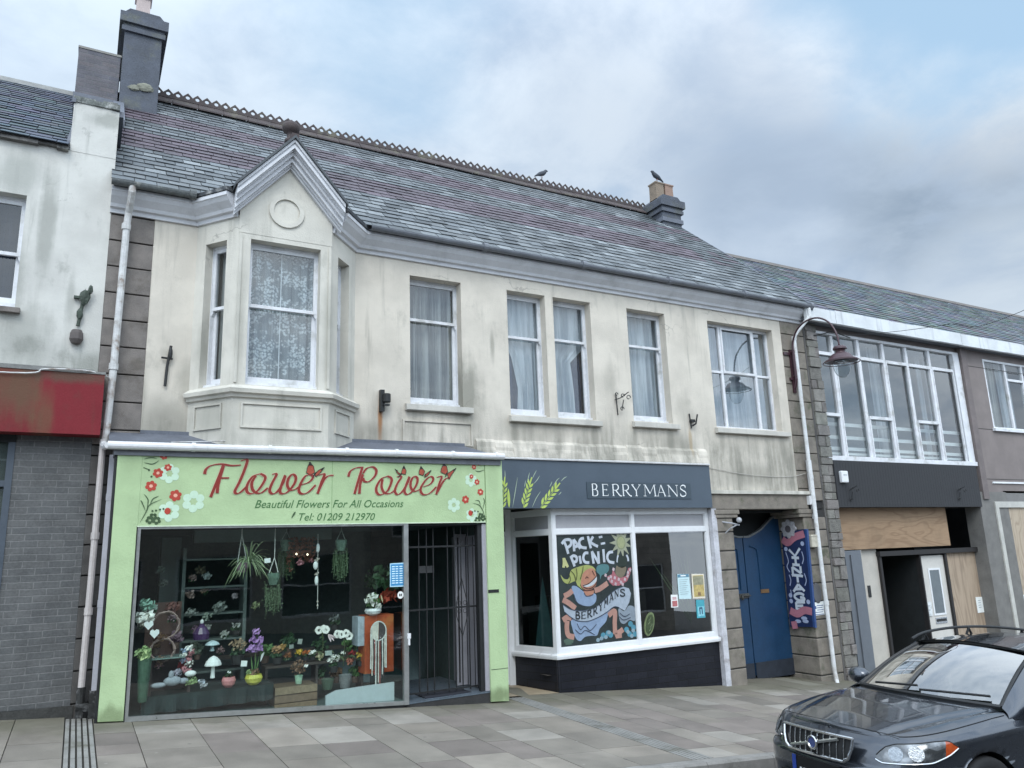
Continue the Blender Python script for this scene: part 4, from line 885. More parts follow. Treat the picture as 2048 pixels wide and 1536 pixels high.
for c, r, n in (((1.19, 2.484), 0.135, 6), ((0.926, 2.366), 0.125, 6), ((0.906, 2.815), 0.12, 6), ((4.636, 2.44), 0.105, 6), ((4.917, 2.298), 0.1, 6), ((4.913, 2.797), 0.1, 6)): mw = MB(); petals(mw, c, r, n, .5, SY-.002); mw.build('white_flower', M_pwhite, sg)
for c, r in (((0.986, 2.555), 0.072), ((0.714, 2.664), 0.066), ((0.78, 2.819), 0.06), ((0.885, 2.887), 0.045), ((0.833, 3.023), 0.045), ((4.819, 2.518), 0.06), ((5.062, 2.626), 0.052), ((5.01, 2.77), 0.045), ((4.923, 2.848), 0.035), ((4.967, 2.987), 0.038), ((5.05, 3.047), 0.04)): mr, mc = MB(), MB(); petals(mr, c, r, 6, .3, SY-.0035, .3, .36, mc); q_ = mr.build('red_flower', M_pred, sg); mc.build('flower_centre', M_ppink, q_)
for c in ((0.909, 2.372), (4.893, 2.326)): mr = MB(); mr.poly([(c[0]+.035*math.cos(t), SY-.005, c[1]+.04*math.sin(t)) for t in np.linspace(0, 5.8, 10)]); mr.build('red_bud', M_pred, sg)
for c in [(0.727, 2.269), (0.797, 2.262), (0.757, 2.303)]+[(5.003, 2.226), (5.092, 2.254), (5.061, 2.282)]: petals(mg, c, .05, 5, .9, SY-.004, .3, .4)
for st_ in ([(0.623, 2.241), (0.679, 2.362), (0.716, 2.448), (0.847, 2.513)], [(0.687, 2.408), (0.692, 2.501), (0.645, 2.57)], [(0.673, 2.373), (0.63, 2.472), (0.612, 2.5)], [(0.716, 2.443), (0.744, 2.512), (0.807, 2.548)], [(0.622, 2.94), (0.714, 2.924), (0.782, 2.968)], [(0.619, 2.981), (0.693, 3.001), (0.759, 2.991)], [(0.62, 2.881), (0.691, 2.853)], [(0.61, 3.04), (0.668, 3.054), (0.732, 3.08)], [(5.124, 2.253), (5.095, 2.353), (5.033, 2.439), (4.929, 2.468)], [(5.096, 2.382), (5.124, 2.497), (5.1, 2.54)], [(5.057, 2.425), (5.034, 2.497), (4.97, 2.504)], [(5.129, 2.947), (5.046, 2.923), (4.982, 2.936)]): stroke(mg, st_, .012, SY-.003, taper=True, thick=.001)
for st_ in [(0.747, 2.373), (0.784, 2.378), (0.827, 2.39), (0.864, 2.396), (4.926, 2.34), (4.966, 2.354), (5.014, 2.347), (5.045, 2.318), (0.712, 2.776), (0.681, 2.852)]: mg.poly([(st_[0]+.013*math.cos(t), SY-.0045, st_[1]+.013*math.sin(t)) for t in np.linspace(0, 5.3, 6)])
stroke(mg, [(2.362, 2.278), (2.392, 2.328), (2.41, 2.359)], .022, SY-.004, taper=True, thick=.001)
mg.build('leaf_sprays', mat('print_green', (.05, .09, .04), .4, .2), sg)
M_porange, M_pblack = mat('print_orange', (.36, .075, .04), .4, .2), mat('print_black', (.02, .015, .015), .4)
for big, small, tb, ts, body in (
  ([(2.577, 2.997), (2.547, 2.92), (2.536, 2.856), (2.593, 2.826), (2.644, 2.859), (2.629, 2.941)], [(2.771, 2.932), (2.694, 2.892), (2.644, 2.839), (2.664, 2.808), (2.708, 2.847)], [(2.581, 3.004), (2.56, 2.95), (2.619, 2.951)], [(2.777, 2.936), (2.72, 2.907), (2.74, 2.882)], [(2.62, 2.795), (2.65, 2.846), (2.669, 2.872)]),
  ([(3.882, 2.981), (3.853, 2.916), (3.841, 2.868), (3.907, 2.86), (3.916, 2.91)], [(3.749, 2.934), (3.798, 2.888), (3.844, 2.859), (3.827, 2.845), (3.784, 2.874)], [(3.882, 2.984), (3.863, 2.94), (3.906, 2.933)], [(3.746, 2.935), (3.784, 2.901), (3.798, 2.909)], [(3.798, 2.814), (3.834, 2.859), (3.855, 2.875)]),
  ([(4.135, 2.979), (4.108, 2.914), (4.104, 2.867), (4.167, 2.847), (4.193, 2.909)], [(4.294, 2.928), (4.234, 2.89), (4.189, 2.848), (4.204, 2.827), (4.249, 2.862)], [(4.135, 2.983), (4.117, 2.941), (4.17, 2.936)], [(4.299, 2.929), (4.252, 2.904), (4.267, 2.886)], [(4.183, 2.816), (4.197, 2.855), (4.212, 2.88)]),
  ([(4.488, 3.034), (4.445, 2.949), (4.438, 2.9), (4.512, 2.871), (4.547, 2.91), (4.533, 2.979)], [(4.679, 2.965), (4.604, 2.92), (4.534, 2.881), (4.564, 2.806), (4.603, 2.862)], [(4.488, 3.038), (4.463, 2.987), (4.524, 2.989)], [(4.683, 2.968), (4.624, 2.939), (4.639, 2.916)], [(4.496, 2.825), (4.528, 2.881), (4.55, 2.914)])):
    mo, mk_ = MB(), MB()
    for w in (big, small): mo.poly([(p[0], SY-.007, p[1]) for p in w]); [stroke(mk_, [w[k], w[(k+1) % len(w)]], .007, SY-.0075, smooth=False, thick=.001) for k in range(len(w))]
    for w in (tb, ts): mk_.poly([(p[0], SY-.009, p[1]) for p in w])
    stroke(mk_, body, .016, SY-.0095, taper=True, thick=.001)
    b_ = mo.build('butterfly', M_porange, sg); mk_.build('wing_markings', M_pblack, b_)

# ------------------------------------------------------------------ the bakery shopfront
BK = thing('bakery_shopfront', (8.0, .3, -.45), 'white framed bakery shopfront with a dark tiled stallriser and a recessed entrance', 'shopfront')
BY = -.10
bz0, bz1 = 2.417, 3.174
bx1 = 9.919
CX, CY, DX, DY = 6.60, .06, 6.34, .98                       # street corner and lobby corner of the window bay
ZT = bz0; ztr = 2.053; zsl = 0.192; BXR = 9.936
mm_ = 8.224
FB, LB = frame2(CX, CY, BXR, CY); FR_, LR = frame2(DX, DY, CX, CY)
mb = MB(); t = .06
for F, L, lights in ((FB, LB, (mm_-CX,)), (FR_, LR, ())):
    e0 = .02 if F is FB else 0
    mb.fbox(F, e0, .075, 0, .07, zsl, ZT); mb.fbox(F, L-.075, L-e0*0-.002, 0, .07, zsl, ZT); mb.fbox(F, .075, L-.075, .001, .07, ZT-.09, ZT); mb.fbox(F, .075, L-.075, .001, .07, ztr-.04, ztr+.04); mb.fbox(F, .075, L-.075, .001, .07, zsl, zsl+.085)
    for u in lights: mb.fbox(F, u-.035, u+.035, -.004, .066, zsl+.02, ZT-.02)
    for a, b in ([(.075, lights[0]-.035), (lights[0]+.035, L-.075)] if lights else [(.075, L-.075)]):
        for z0, z1 in ((zsl+.085, ztr-.04), (ztr+.04, ZT-.09)):
            for q in ((a, a+.012, z0, z1), (b-.012, b, z0, z1), (a+.012, b-.012, z0, z0+.012), (a+.012, b-.012, z1-.012, z1)): mb.fbox(F, q[0], q[1], .012, .06, q[2], q[3])
wf = mb.build('window_frame', M_upvc, BK)
mb = MB(); mb.sweep([(DX, DY), (CX, CY), (BXR+.03, CY)], [(-.02, zsl-.07), (.05, zsl-.07), (.055, zsl-.035), (.05, zsl-.01), (-.02, zsl+.01)]); mb.build('sill', M_upvc, BK)
g = MB(); g.poly([FB(.08, .045, zsl+.08), FB(LB-.08, .045, zsl+.08), FB(LB-.08, .045, ztr), FB(.08, .045, ztr)]); g.build('pane', glass('bakery_glass', (.80, .85, .83), 5.5), BK)
g = MB(); g.poly([FR_(.08, .045, zsl+.08), FR_(LR-.08, .045, zsl+.08), FR_(LR-.08, .045, ztr), FR_(.08, .045, ztr)]); pn = g.build('pane', glass('side_glass', (.30, .42, .42), 1.5), BK); pn['label'] = 'side pane facing the entrance'
mb = MB()
for F, L, us in ((FB, LB, ((.08, mm_-CX-.03), (mm_-CX+.03, LB-.08))), (FR_, LR, ((.08, LR-.08),))):
    for a, b in us: mb.fbox(F, a, b, .04, .05, ztr+.035, ZT-.085)
mb.build('top_light', mat('frosted_panel', (.36, .36, .375), .5, .10, 3, 40, .05), BK)
mb = MB(); mb.prism([(CX, -1.2), (BXR+.02, -1.2), (BXR+.02, zsl-.07), (CX, zsl-.07)], CY+.01, CY+.2); mb.fbox(FR_, 0, LR, .01, .2, -1.2, zsl-.07); mb.build('stallriser', M_blackbrick, BK)
px0, px1 = BXR+.005, 10.026
mb = MB(); mb.box(px0, px0+.12, -.03, .10, -.85, bz0); mb.build('corner_post', mat('worn_white_post', (.52, .52, .55), .6, .25, 6, 40, .3, tint=(.30, .27, .27)), BK)
# entrance lobby: door, floor, ceiling, interior
mb = MB(); lx0 = RX1-.03; dxl = 6.296
mb.poly([(lx0-.3, -.02, 2.46), (CX+.2, -.02, 2.46), (CX+.2, 1.2, 2.46), (lx0-.3, 1.2, 2.46)]); mb.box(CX-.2, bx1, -.02, .25, bz0+.005, bz0+.04); mb.build('ceiling', mat('lobby_ceiling', (.30, .30, .30), .7), BK)
mb = MB(); mb.poly([(lx0-.2, -.06, ground(lx0, 0)+.006), (CX, -.06+.1, ground(CX, 0)+.006), (DX+.05, 1.05, ground(DX, 0)+.012), (lx0-.2, 1.05, ground(lx0, 0)+.012)]); mb.build('entrance_tile', mat('beige_tile', (.34, .275, .19), .6, .2, 4, 40, .15, tint=(.24, .19, .13)), BK)
mb = MB(); dz = ground(DX, .6)
mb.box(5.25, 5.31, DY-.02, DY+.06, dz, 2.46); mb.box(DX-.09, DX+.02, DY-.02, DY+.06, dz, 2.46); mb.box(5.31, DX-.09, DY-.02, DY+.06, 2.03, 2.10); mb.box(5.31, DX-.09, DY-.02, DY+.06, 2.38, 2.46); mb.build('door_frame', M_upvc, BK)
mb = MB(); 
for q in ((5.31, 5.43, dz+.02, 2.03), (DX-.21, DX-.09, dz+.02, 2.03), (5.43, DX-.21, dz+.02, dz+.3), (5.43, DX-.21, 1.9, 2.03), (5.43, DX-.21, .75, .85)): mb.box(q[0], q[1], DY, DY+.05, q[2], q[3])
do = mb.build('door', M_upvc, BK)
mb = MB(); hz = 0.691; mb.box(DX-.175, DX-.125, DY-.015, DY, hz-.14, hz+.14); mb.tube([(DX-.15, DY-.01, hz+.05), (DX-.15, DY-.05, hz+.05), (DX-.27, DY-.05, hz+.05)], .011, 8); mb.build('handle', mat('steel', (.55, .55, .55), .25, .05, metallic=.9), do)
mb = MB(); mb.box(5.43, DX-.21, DY+.02, DY+.03, dz+.3, 1.9); mb.box(5.31, DX-.09, DY+.02, DY+.03, 2.10, 2.38); mb.build('door_glass', glass('door_glass', (.35, .40, .40), 1.5), do)
mb = MB(); mb.box(lx0-.25, lx0, -.02, 1.2, -.6, 2.46); mb.build('lobby_wall', mat('lobby_wall', (.35, .35, .34), .7), BK)
shell(BK, 5.2, 10.0, 1.05, 3.2, -.5, 2.45, 'inner_wall', mat('bakery_interior', (.10, .105, .10), .8, .2, 2, 20, .1))
mb = MB(); mb.poly([(6.5, .2, -.12), (9.9, .2, -.12), (9.9, 3, -.12), (6.5, 3, -.12)]); mb.box(7.5, 9.7, 1.7, 2.2, -.1, .95); mb.box(7.0, 7.4, 1.2, 1.6, -.1, .8); mb.poly([(9.88, .1, -.5), (9.88, 3, -.5), (9.88, 3, 2.5), (9.88, .1, 2.5)]); mb.build('counter', mat('counter_wood', (.11, .10, .09), .6, .2), BK)
# hanging pale blind behind the side pane
mb = MB(); mb.prism([(.25, -.05), (.80, -.05), (.52, 1.35)], .20, .205, F=FR_); mb.build('leaning_screen', mat('pale_teal', (.20, .30, .31), .7, .2), BK)

# ------------------------------------------------------------------ the bakery sign
bs = thing('bakery_sign', (7.7, -.1, 2.8), 'slate grey bakery sign board with white serif capitals and green wheat ears', 'shop sign')
mb = MB(); mb.box(5.20, bx1, BY, BY+.12, bz0, bz1); mb.build('board', M_slategrey, bs)
mb = MB(); mb.sweep([(5.42, BY), (bx1, BY), ], [(-.01, bz1), (.03, bz1), (.035, bz1+.02), (-.01, bz1+.035)]); mb.build('edge_trim', M_gutter_w, bs)
NB = [(7.206, 2.841), (9.429, 2.854), (9.399, 2.577), (7.188, 2.57)]
mb = MB(); mb.prism([(NB[0][0], NB[3][1]), (NB[1][0], NB[3][1]), (NB[1][0], NB[0][1]), (NB[0][0], NB[0][1])], BY-.012, BY+.01); mb.build('name_board', mat('name_board', (.050, .070, .088), .4, .06), bs)
SER = {  # (strokes, thickness weight): thin 0, thick 1; unit boxes
 'B': [([(.12, 0), (.12, 1)], 1), ([(.12, 1), (.55, 1), (.80, .88), (.78, .66), (.50, .54), (.12, .53)], 2), ([(.45, .53), (.85, .46), (.95, .25), (.80, .04), (.5, 0), (.12, 0)], 2), ([(0, .985), (.2, .985)], 0), ([(0, .015), (.2, .015)], 0)],
 'E': [([(.15, 0), (.15, 1)], 1), ([(.15, .98), (.95, .98), (.97, .84)], 0), ([(.15, .52), (.75, .52), (.76, .60), (.76, .44)], 0), ([(.15, .02), (.95, .02), (.99, .17)], 0), ([(0, .985), (.2, .985)], 0), ([(0, .015), (.2, .015)], 0)],
 'R': [([(.10, 0), (.10, 1)], 1), ([(.10, .98), (.45, 1), (.66, .88), (.66, .64), (.45, .50), (.10, .50)], 2), ([(.36, .50), (.62, .22), (.82, .04), (1.0, 0)], 1), ([(0, .985), (.2, .985)], 0), ([(0, .015), (.22, .015)], 0)],
 'Y': [([(.06, 1), (.50, .46)], 1), ([(.94, 1), (.50, .46)], 0), ([(.50, .46), (.50, 0)], 1), ([(0, .985), (.26, .985)], 0), ([(.76, .985), (1, .985)], 0), ([(.36, .015), (.64, .015)], 0)],
 'M': [([(.12, 0), (.16, 1)], 0), ([(.16, 1), (.50, .22)], 1), ([(.50, .22), (.84, 1)], 0), ([(.84, 1), (.90, 0)], 1), ([(0, .015), (.22, .015)], 0), ([(.80, .015), (1, .015)], 0), ([(.04, .985), (.18, .985)], 0), ([(.82, .985), (.96, .985)], 0)],
 'A': [([(.10, 0), (.48, 1)], 0), ([(.48, 1), (.90, 0)], 1), ([(.26, .34), (.74, .34)], 0), ([(0, .015), (.22, .015)], 0), ([(.78, .015), (1, .015)], 0)],
 'N': [([(.12, 0), (.12, 1)], 0), ([(.10, 1), (.88, 0)], 1), ([(.88, 0), (.88, 1)], 0), ([(0, .985), (.2, .985)], 0), ([(.76, .985), (1, .985)], 0), ([(0, .015), (.24, .015)], 0)],
 'S': [([(.90, .80), (.82, .96), (.50, 1), (.18, .88), (.16, .68), (.50, .53), (.88, .36), (.88, .12), (.52, 0), (.18, .04), (.06, .22)], 3), ([(.06, .26), (.05, .04)], 0), ([(.92, .74), (.92, .97)], 0)]}
LTR = [('B', [(7.296, 2.611), (7.417, 2.802)]), ('E', [(7.502, 2.612), (7.626, 2.803)]), ('R', [(7.707, 2.611), (7.894, 2.804)]), ('R', [(7.916, 2.612), (8.106, 2.805)]), ('Y', [(8.109, 2.613), (8.307, 2.806)]), ('M', [(8.358, 2.614), (8.644, 2.808)]), ('A', [(8.65, 2.614), (8.853, 2.808)]), ('N', [(8.889, 2.615), (9.132, 2.812)]), ('S', [(9.167, 2.614), (9.312, 2.812)])]
mb = MB(); zlo = sum(q[0][1] for _, q in LTR)/9; zhi = sum(q[1][1] for _, q in LTR)/9
def serif(mb, ch, x0, x1, z0, z1, y, F=None, tk=1.0, map2=None):
    H = z1-z0
    for pts, wt in SER[ch]:
        pp = [(x0+(x1-x0)*a, z0+H*b) for a, b in pts]
        if map2: pp = [map2(a, b) for a, b in pp]
        if wt == 1: stroke(mb, pp, .125*H*tk, y, smooth=len(pp) > 2, thick=.002, F=F)
        elif wt == 0: stroke(mb, pp, .052*H*tk, y, smooth=False, thick=.002, F=F)
        else: stroke(mb, pp, .13*H*tk, y, nib=math.radians(0 if wt == 2 else 60), wmin=.055*H*tk, thick=.002, F=F)
for ch, q in LTR: serif(mb, ch, q[0][0], q[1][0], zlo, zhi, BY-.014, tk=.86)
mb.build('lettering', mat('letter_white', (.74, .76, .76), .4, .03), bs)
M_awn = mat('wheat_pale', (.36, .44, .34), .4, .06); M_wheat = mat('wheat_green', (.42, .53, .12), .4, .06)
def ear(base, tip, n, wd, y):
    global mg
    b, t = np.array(base), np.array(tip); d = t-b; L = np.hypot(*d); d /= L; nn = np.array((-d[1], d[0]))
    stroke(mg, [tuple(b), tuple(t)], .008, y+.002, smooth=False, thick=.001)
    for k in range(n):
        o = b+d*L*(k/n)
        for s in (-1, 1):
            o2 = o+d*(L/n*.5 if s > 0 else 0)+nn*s*.012; ln = L/n*1.42*(1-.12*k/n); a_ = math.radians(27)*s; dv = np.array((d[0]*math.cos(a_)-d[1]*math.sin(a_), d[0]*math.sin(a_)+d[1]*math.cos(a_))); nv = np.array((-dv[1], dv[0])); pts = []
            for u, v in ((0, .0), (.2, .11), (.45, .17), (.7, .13), (1, 0), (.7, -.13), (.45, -.17), (.2, -.11)): q = o2+dv*ln*u+nv*ln*v; pts.append((q[0], y-.0001*k, q[1]))
            mg.poly([p for p in pts if True])
    o = t; 
    stroke(mg, [tuple(t-d*.05), tuple(t+d*.09)], .035, y, taper=True, thick=.001)
for e0, e1, n, wd in ([(5.995, 2.428), (6.14, 2.815), 5, 0.105], [(6.31, 2.427), (6.63, 2.75), 5, 0.1], [(5.629, 2.429), (5.678, 2.808), 5, 0.09]): mg = MB(); ear(e0, e1, n, wd*1.25, BY-.003); mg.build('wheat_ear', M_wheat, bs)
for st_ in ([(6.083, 2.814), (6.111, 2.902), (6.135, 2.973)], [(6.177, 2.868), (6.222, 2.948), (6.266, 3.011)], [(6.204, 2.798), (6.269, 2.86), (6.318, 2.927)], [(6.029, 2.743), (6.045, 2.796), (6.056, 2.848)], [(5.806, 2.428), (5.859, 2.655), (5.914, 2.899)], [(6.156, 2.428), (6.235, 2.57), (6.322, 2.679)], [(6.556, 2.767), (6.635, 2.857), (6.687, 2.897)], [(6.709, 2.84), (6.777, 2.895), (6.834, 2.921)], [(6.654, 2.625), (6.688, 2.652), (6.71, 2.675)], [(6.492, 2.748), (6.527, 2.802), (6.543, 2.838)], [(5.688, 2.843), (5.694, 2.912), (5.693, 2.999)]): ms = MB(); stroke(ms, st_, .012, BY-.003, taper=True, thick=.001); ms.build('wheat_awn', M_awn, bs)
mg = MB(); stroke(mg, [(5.747, 2.429), (5.744, 2.569), (5.742, 2.714)], .05, BY-.003, taper=True, thick=.001)
mg.build('wheat_blade', M_wheat, bs)

# ------------------------------------------------------------------ the blue gate
BG = thing('blue_gate', (11.3, .60, -.75), 'blue boarded double gate with a swooping top edge in the stone archway', 'gate')
M_blue = mat('blue_paint', (.010, .042, .098), .42, .18, 4, 30, .08, spec=.4); M_bluedark = mat('blue_kickboard', (.022, .028, .04), .6, .3, 8, 40, .2)
GY = .62
g0, gm, g1 = 10.733, 11.31, 12.36
ztop = lambda x: float(np.interp(x, TOPX, TOPZ))
TOPX = [10.885, 11.178, 11.486, 11.803, 12.113, 12.448]; TOPZ = [1.942, 1.879, 1.882, 2.002, 2.214, 2.361]
TOPX.append(12.4); TOPZ.append(TOPZ[-1])
zbo = -.75
for a, b, nm in ((g0-.02, gm-.012, 'left'), (gm+.012, g1, 'right')):
    mb = MB(); xs = [a+(b-a)*k/14 for k in range(15)]
    mb.prism([(a, zbo+.10), (b, zbo+.10)]+[(x, ztop(x)) for x in xs[::-1]], GY, GY+.05); lf = mb.build('gate_leaf', M_blue, BG)
    mb = MB(); top = [(x, ztop(x)) for x in xs]; top = curve(top, 2)
    for p, q in zip(top, top[1:]): mb.prism([p, q, (q[0], q[1]+.035), (p[0], p[1]+.035)], GY-.02, GY+.06)
    mb.build('capping', mat('worn_capping', (.16, .17, .17), .7, .3), lf)
    mb = MB(); mb.prism([(a+.01, zbo+.02), (b-.01, zbo+.02), (b-.01, zbo+.32), (a+.01, zbo+.32)], GY-.014, GY); mb.build('kick_board', M_bluedark, lf)
    mb = MB()
    if nm == 'right': xs2 = (11.361, 11.668); zt_, zb_ = 1.718, 0.899
    else: xs2 = (g0+.03, 11.138); zt_, zb_ = 1.73, 0.907
    arch = [(xs2[1], zb_), (xs2[1]-.005, zt_-.16), (xs2[1]-.07, zt_-.04), (xs2[0]+.1, zt_)]
    mb.tube([(p[0], GY-.008, p[1]) for p in curve(arch, 5)], .014, 6); mb.build('moulding', M_blue, lf)
    if nm == 'right':
        mb = MB(); c = (11.773, 0.62, 0.855); mb.box(c[0]-.12, c[0]+.10, GY-.012, GY, c[2]-.035, c[2]+.035); mb.build('letter_plate', mat('worn_brass', (.20, .12, .06), .5, .3, metallic=.3), lf)
c = (11.177, 0.62, 0.794)
mb = MB(); mb.box(c[0]-.11, c[0]+.14, GY-.03, GY, c[2]-.035, c[2]+.045); mb.tube([(c[0]-.08, GY-.045, c[2]+.01), (c[0]+.16, GY-.045, c[2]-.0)], .012, 6); mb.blob((c[0]-.06, GY-.05, c[2]-.03), .03, .02, .045); mb.build('bolt', mat('brassy_iron', (.06, .06, .055), .5, .4), BG)

# ------------------------------------------------------------------ the florist's neighbour's banner
VX = 12.335
vb = thing('hanging_banner', (VX, .25, 1.0), 'tall blue banner board with white vertical lettering on the gate pier', 'banner')
Fv = lambda u, d, z: (VX-.035+d, u, z)                       # u runs along y; the face looks towards -x
VC = [(0.533, 1.95), (-0.043, 2.005), (0.02, 0.18), (0.573, 0.155)]
mb = MB(); mb.prism(VC, 0, .045, F=Fv); mb.build('board', mat('banner_navy', (.016, .028, .085), .5, .2), vb)
mb = MB(); mb.prism([VC[1], (VC[1][0]-.05, VC[1][1]-.01), (VC[2][0]-.05, VC[2][1]-.01), VC[2]], .002, .05, F=Fv); mb.build('board_edge', mat('banner_edge', (.03, .07, .20), .5), vb)
def vtr(pts): return pts
mbw = MB(); LW = .058
# letters traced on the face, in (y, z)
for st_ in ([(0.397, 1.743), (0.291, 1.648), (0.184, 1.581)],): pass
VINT = []
VLET = {'V': [[(0, 1), (.5, 0), (1, 1)]], 'I': [[(.5, 0), (.5, 1)], [(.2, 1), (.8, 1)], [(.2, 0), (.8, 0)]], 'N': [[(.1, 0), (.1, 1)], [(.1, 1), (.9, 0)], [(.9, 0), (.9, 1)]], 'T': [[(.5, 0), (.5, 1)], [(0, .9), (.1, 1), (.9, 1), (1, .9)]], 'A': [[(.05, 0), (.5, 1)], [(.5, 1), (.95, 0)], [(.2, .35), (.8, .35)]], 'G': [[(.95, .8), (.55, 1), (.12, .75), (.05, .35), (.4, 0), (.85, .1), (.9, .4), (.55, .45)]], 'E': [[(.1, 0), (.1, 1)], [(.1, 1), (.95, 1)], [(.1, .5), (.75, .5)], [(.1, 0), (1, 0)]]}
for k, ch in enumerate('VINTAGE'):
    f = (k+.5)/7; yc = VC[0][0]+(VC[2][0]-.05-VC[0][0])*.5; zc = VC[0][1]-.30-(VC[0][1]-VC[3][1]-.62)*f; hh = (VC[0][1]-VC[3][1]-.62)/7*.80; ww = .27+.03*math.sin(k*2)
    VINT.append([[(yc+ww/2-ww*a, zc-hh/2+hh*b+.02*(a-.5)*math.cos(k*3)) for a, b in st_] for st_ in VLET[ch]])
M_bw = mat('banner_white', (.56, .62, .68), .5, .1)
for ch in VINT:
    mbw = MB(); [stroke(mbw, st_, .052, 0.0, thick=.004, F=Fv, smooth=len(st_) > 4) for st_ in ch]; mbw.build('letter', M_bw, vb)
M_bpale = mat('banner_pale', (.36, .42, .58), .5, .1); M_bpink = mat('banner_pink', (.42, .17, .22), .5, .15)
for st_ in ([(0.473, 1.574), (0.429, 1.402), (0.478, 1.297), (0.424, 1.192)], [(0.079, 1.581), (0.055, 1.451), (0.099, 1.348)], [(0.079, 1.168), (0.049, 1.041), (0.096, 0.938)], [(0.449, 1.14), (0.423, 1.036), (0.458, 0.931)], [(0.455, 0.854), (0.443, 0.75)]): mbs = MB(); stroke(mbs, st_, .02, 0, thick=.003, F=Fv); mbs.build('swirl', M_bpale, vb)
for c in [(0.461, 1.635), (0.044, 1.73), (0.058, 0.64), (0.469, 0.641), (0.47, 0.749)]: mbs = MB(); mbs.poly([Fv(c[0]+.045*math.cos(t), -.005, c[1]+.045*math.sin(t)) for t in np.linspace(0, 5.5, 9)]); mbs.build('painted_dot', M_bpale, vb)
for c in [(0.355, 0.268), (0.174, 0.278), (0.199, 0.332)]: mbs = MB(); mbs.poly([Fv(c[0]+.075*math.cos(t), -.005, c[1]+.035*math.sin(t)) for t in np.linspace(0, 5.5, 9)]); mbs.build('painted_leaf', M_bpale, vb)
mbp = MB()
for st_ in ([(0.524, 1.829), (0.396, 1.758), (0.212, 1.858), (-0.028, 1.915)], [(0.517, 0.464), (0.352, 0.408), (0.178, 0.479), (-0.006, 0.462)], [(0.517, 0.182), (0.381, 0.203)]): mbp = MB(); stroke(mbp, st_, .14, 0.0, thick=.005, F=Fv); mbp.build('ribbon', M_bpink, vb)
mb = MB(); c = (0.348, 2.022)
pts = [(c[0]+(.17+.02*math.cos(8*t))*math.cos(t), c[1]+(.17+.02*math.cos(8*t))*math.sin(t)) for t in np.linspace(0, 6.283, 41)[:-1]]; mb.prism(pts, -.012, .03, F=Fv); mb.build('rosette', mat('rosette_pale', (.40, .40, .42), .6, .3, 20, 50, .3), vb)
mb = MB(); mb.prism([(c[0]+.07*math.cos(t), c[1]+.07*math.sin(t)) for t in np.linspace(0, 5.8, 12)], -.018, 0, F=Fv); mb.build('rosette_centre', mat('rosette_dark', (.10, .09, .10), .6), vb)


# ------------------------------------------------------------------ white building on the left
Lb = thing('white_building', (-4, 0, 0), 'stained white rendered building with a red shop fascia and grey brick ground floor', 'building')
wxr, wz1, wz0 = -0.862, 6.27, 4.8
mb = MB(); mb.wall(FX, -9, XL-.003, 4.0, 6.98, [(wxr-1.15, wxr, wz0, wz1)], .25); mb.prism([(-.46, 6.98), (XL-.003, 6.98), (XL-.003, 7.66), (-.46, 7.70)], -.004, .35); mb.build('wall', M_whitewall, Lb)
mb = MB(); r_ = random.Random(5); x = -.47
while x < XL: 
    x1 = min(x+.085, XL); h = .05+r_.uniform(-.012, .02); mb.prism([(x, 7.675), (x1, 7.675), (x1, 7.70+h), (x, 7.70+h)], -.03+r_.uniform(-.015, .015), .38); x = x1
mb.build('coping', mat('broken_coping', (.14, .15, .14), .9, .5, 14, 60, .5, tint=(.42, .42, .40)), Lb)
mb = MB(); x = -9
while x < -.5:
    x1 = min(x+.2, -.47); mb.box(x+.002, x1, -.07+r_.uniform(-.012, .012), .1, 6.965+r_.uniform(-.015, .012), 7.02); x = x1
mb.build('eaves', mat('mossy_eaves', (.13, .125, .12), .9, .5, 10, 60, .5, tint=(.30, .30, .27)), Lb)
sash(Lb, FX, wxr-1.15, wxr, wz0+.04, wz1, 5.538, .13, M_drape, 'upper sash at the left edge', pane_mat=glass('left_glass', (.45, .5, .52), 2.0))
mb = MB(); mb.box(wxr-1.2, wxr+.06, -.08, .02, wz0-.06, wz0+.0); mb.build('sill', M_granite, Lb)
sl2 = math.hypot(3.6, 2.78); cy2, cz2 = 3.6/sl2, 2.78/sl2
RL = lambda u, s, h: (u, -.1+s*cy2-h*cz2, 7.0+s*cz2+h*cy2)
mb = MB(); mb.poly([RL(-9, 0, 0), RL(-.46, 0, 0), RL(-.46, sl2, 0), RL(-9, sl2, 0)]); mb.poly([(-9, 3.5, 9.78), (XL, 3.5, 9.78), (XL, 7.5, 7.0), (-9, 7.5, 7.0)]); mb.poly([(-.47, .3, 7.2), (XL, .3, 7.2), (XL, 3.5, 9.7), (-.47, 3.5, 9.7)]); rf = mb.build('roof', mat('roof_felt', (.03, .03, .032), .9), Lb)
mb = MB(); slates(mb, RL, -9, -.47, sl2, .3, .185, lambda r, u, k, n: tuple(v*r.uniform(.85, 1.2) for v in (.050, .062, .082)), 8); mb.build('slates', M_slate, rf)
mb = MB(); mb.prism([(3.32, 9.66), (3.5, 9.84), (3.68, 9.66)], -9, -.45, F=lambda u, d, z: (d, u, z)); mb.build('ridge_tile', mat('ridge_grey', (.20, .20, .19), .8, .3), rf)
mb = MB(); mb.box(-.48, -.44, -.03, 3.3, 7.66, 7.72); mb.prism([(0, 7.0), (3.5, 9.7), (3.5, 9.82), (0, 7.12)], -.50, -.46, F=lambda u, d, z: (d, u, z)); mb.build('verge', M_lead, rf)
st = stack(Lb, -.60, .035, 3.0, 4.3, 8.6, 10.42, cap=False, m=M_chim)
mb = MB(); mb.box(-.61, .045, 2.99, 4.31, 10.40, 10.44); mb.build('chimney_cap', mat('cap_slab', (.22, .21, .19), .9), st)
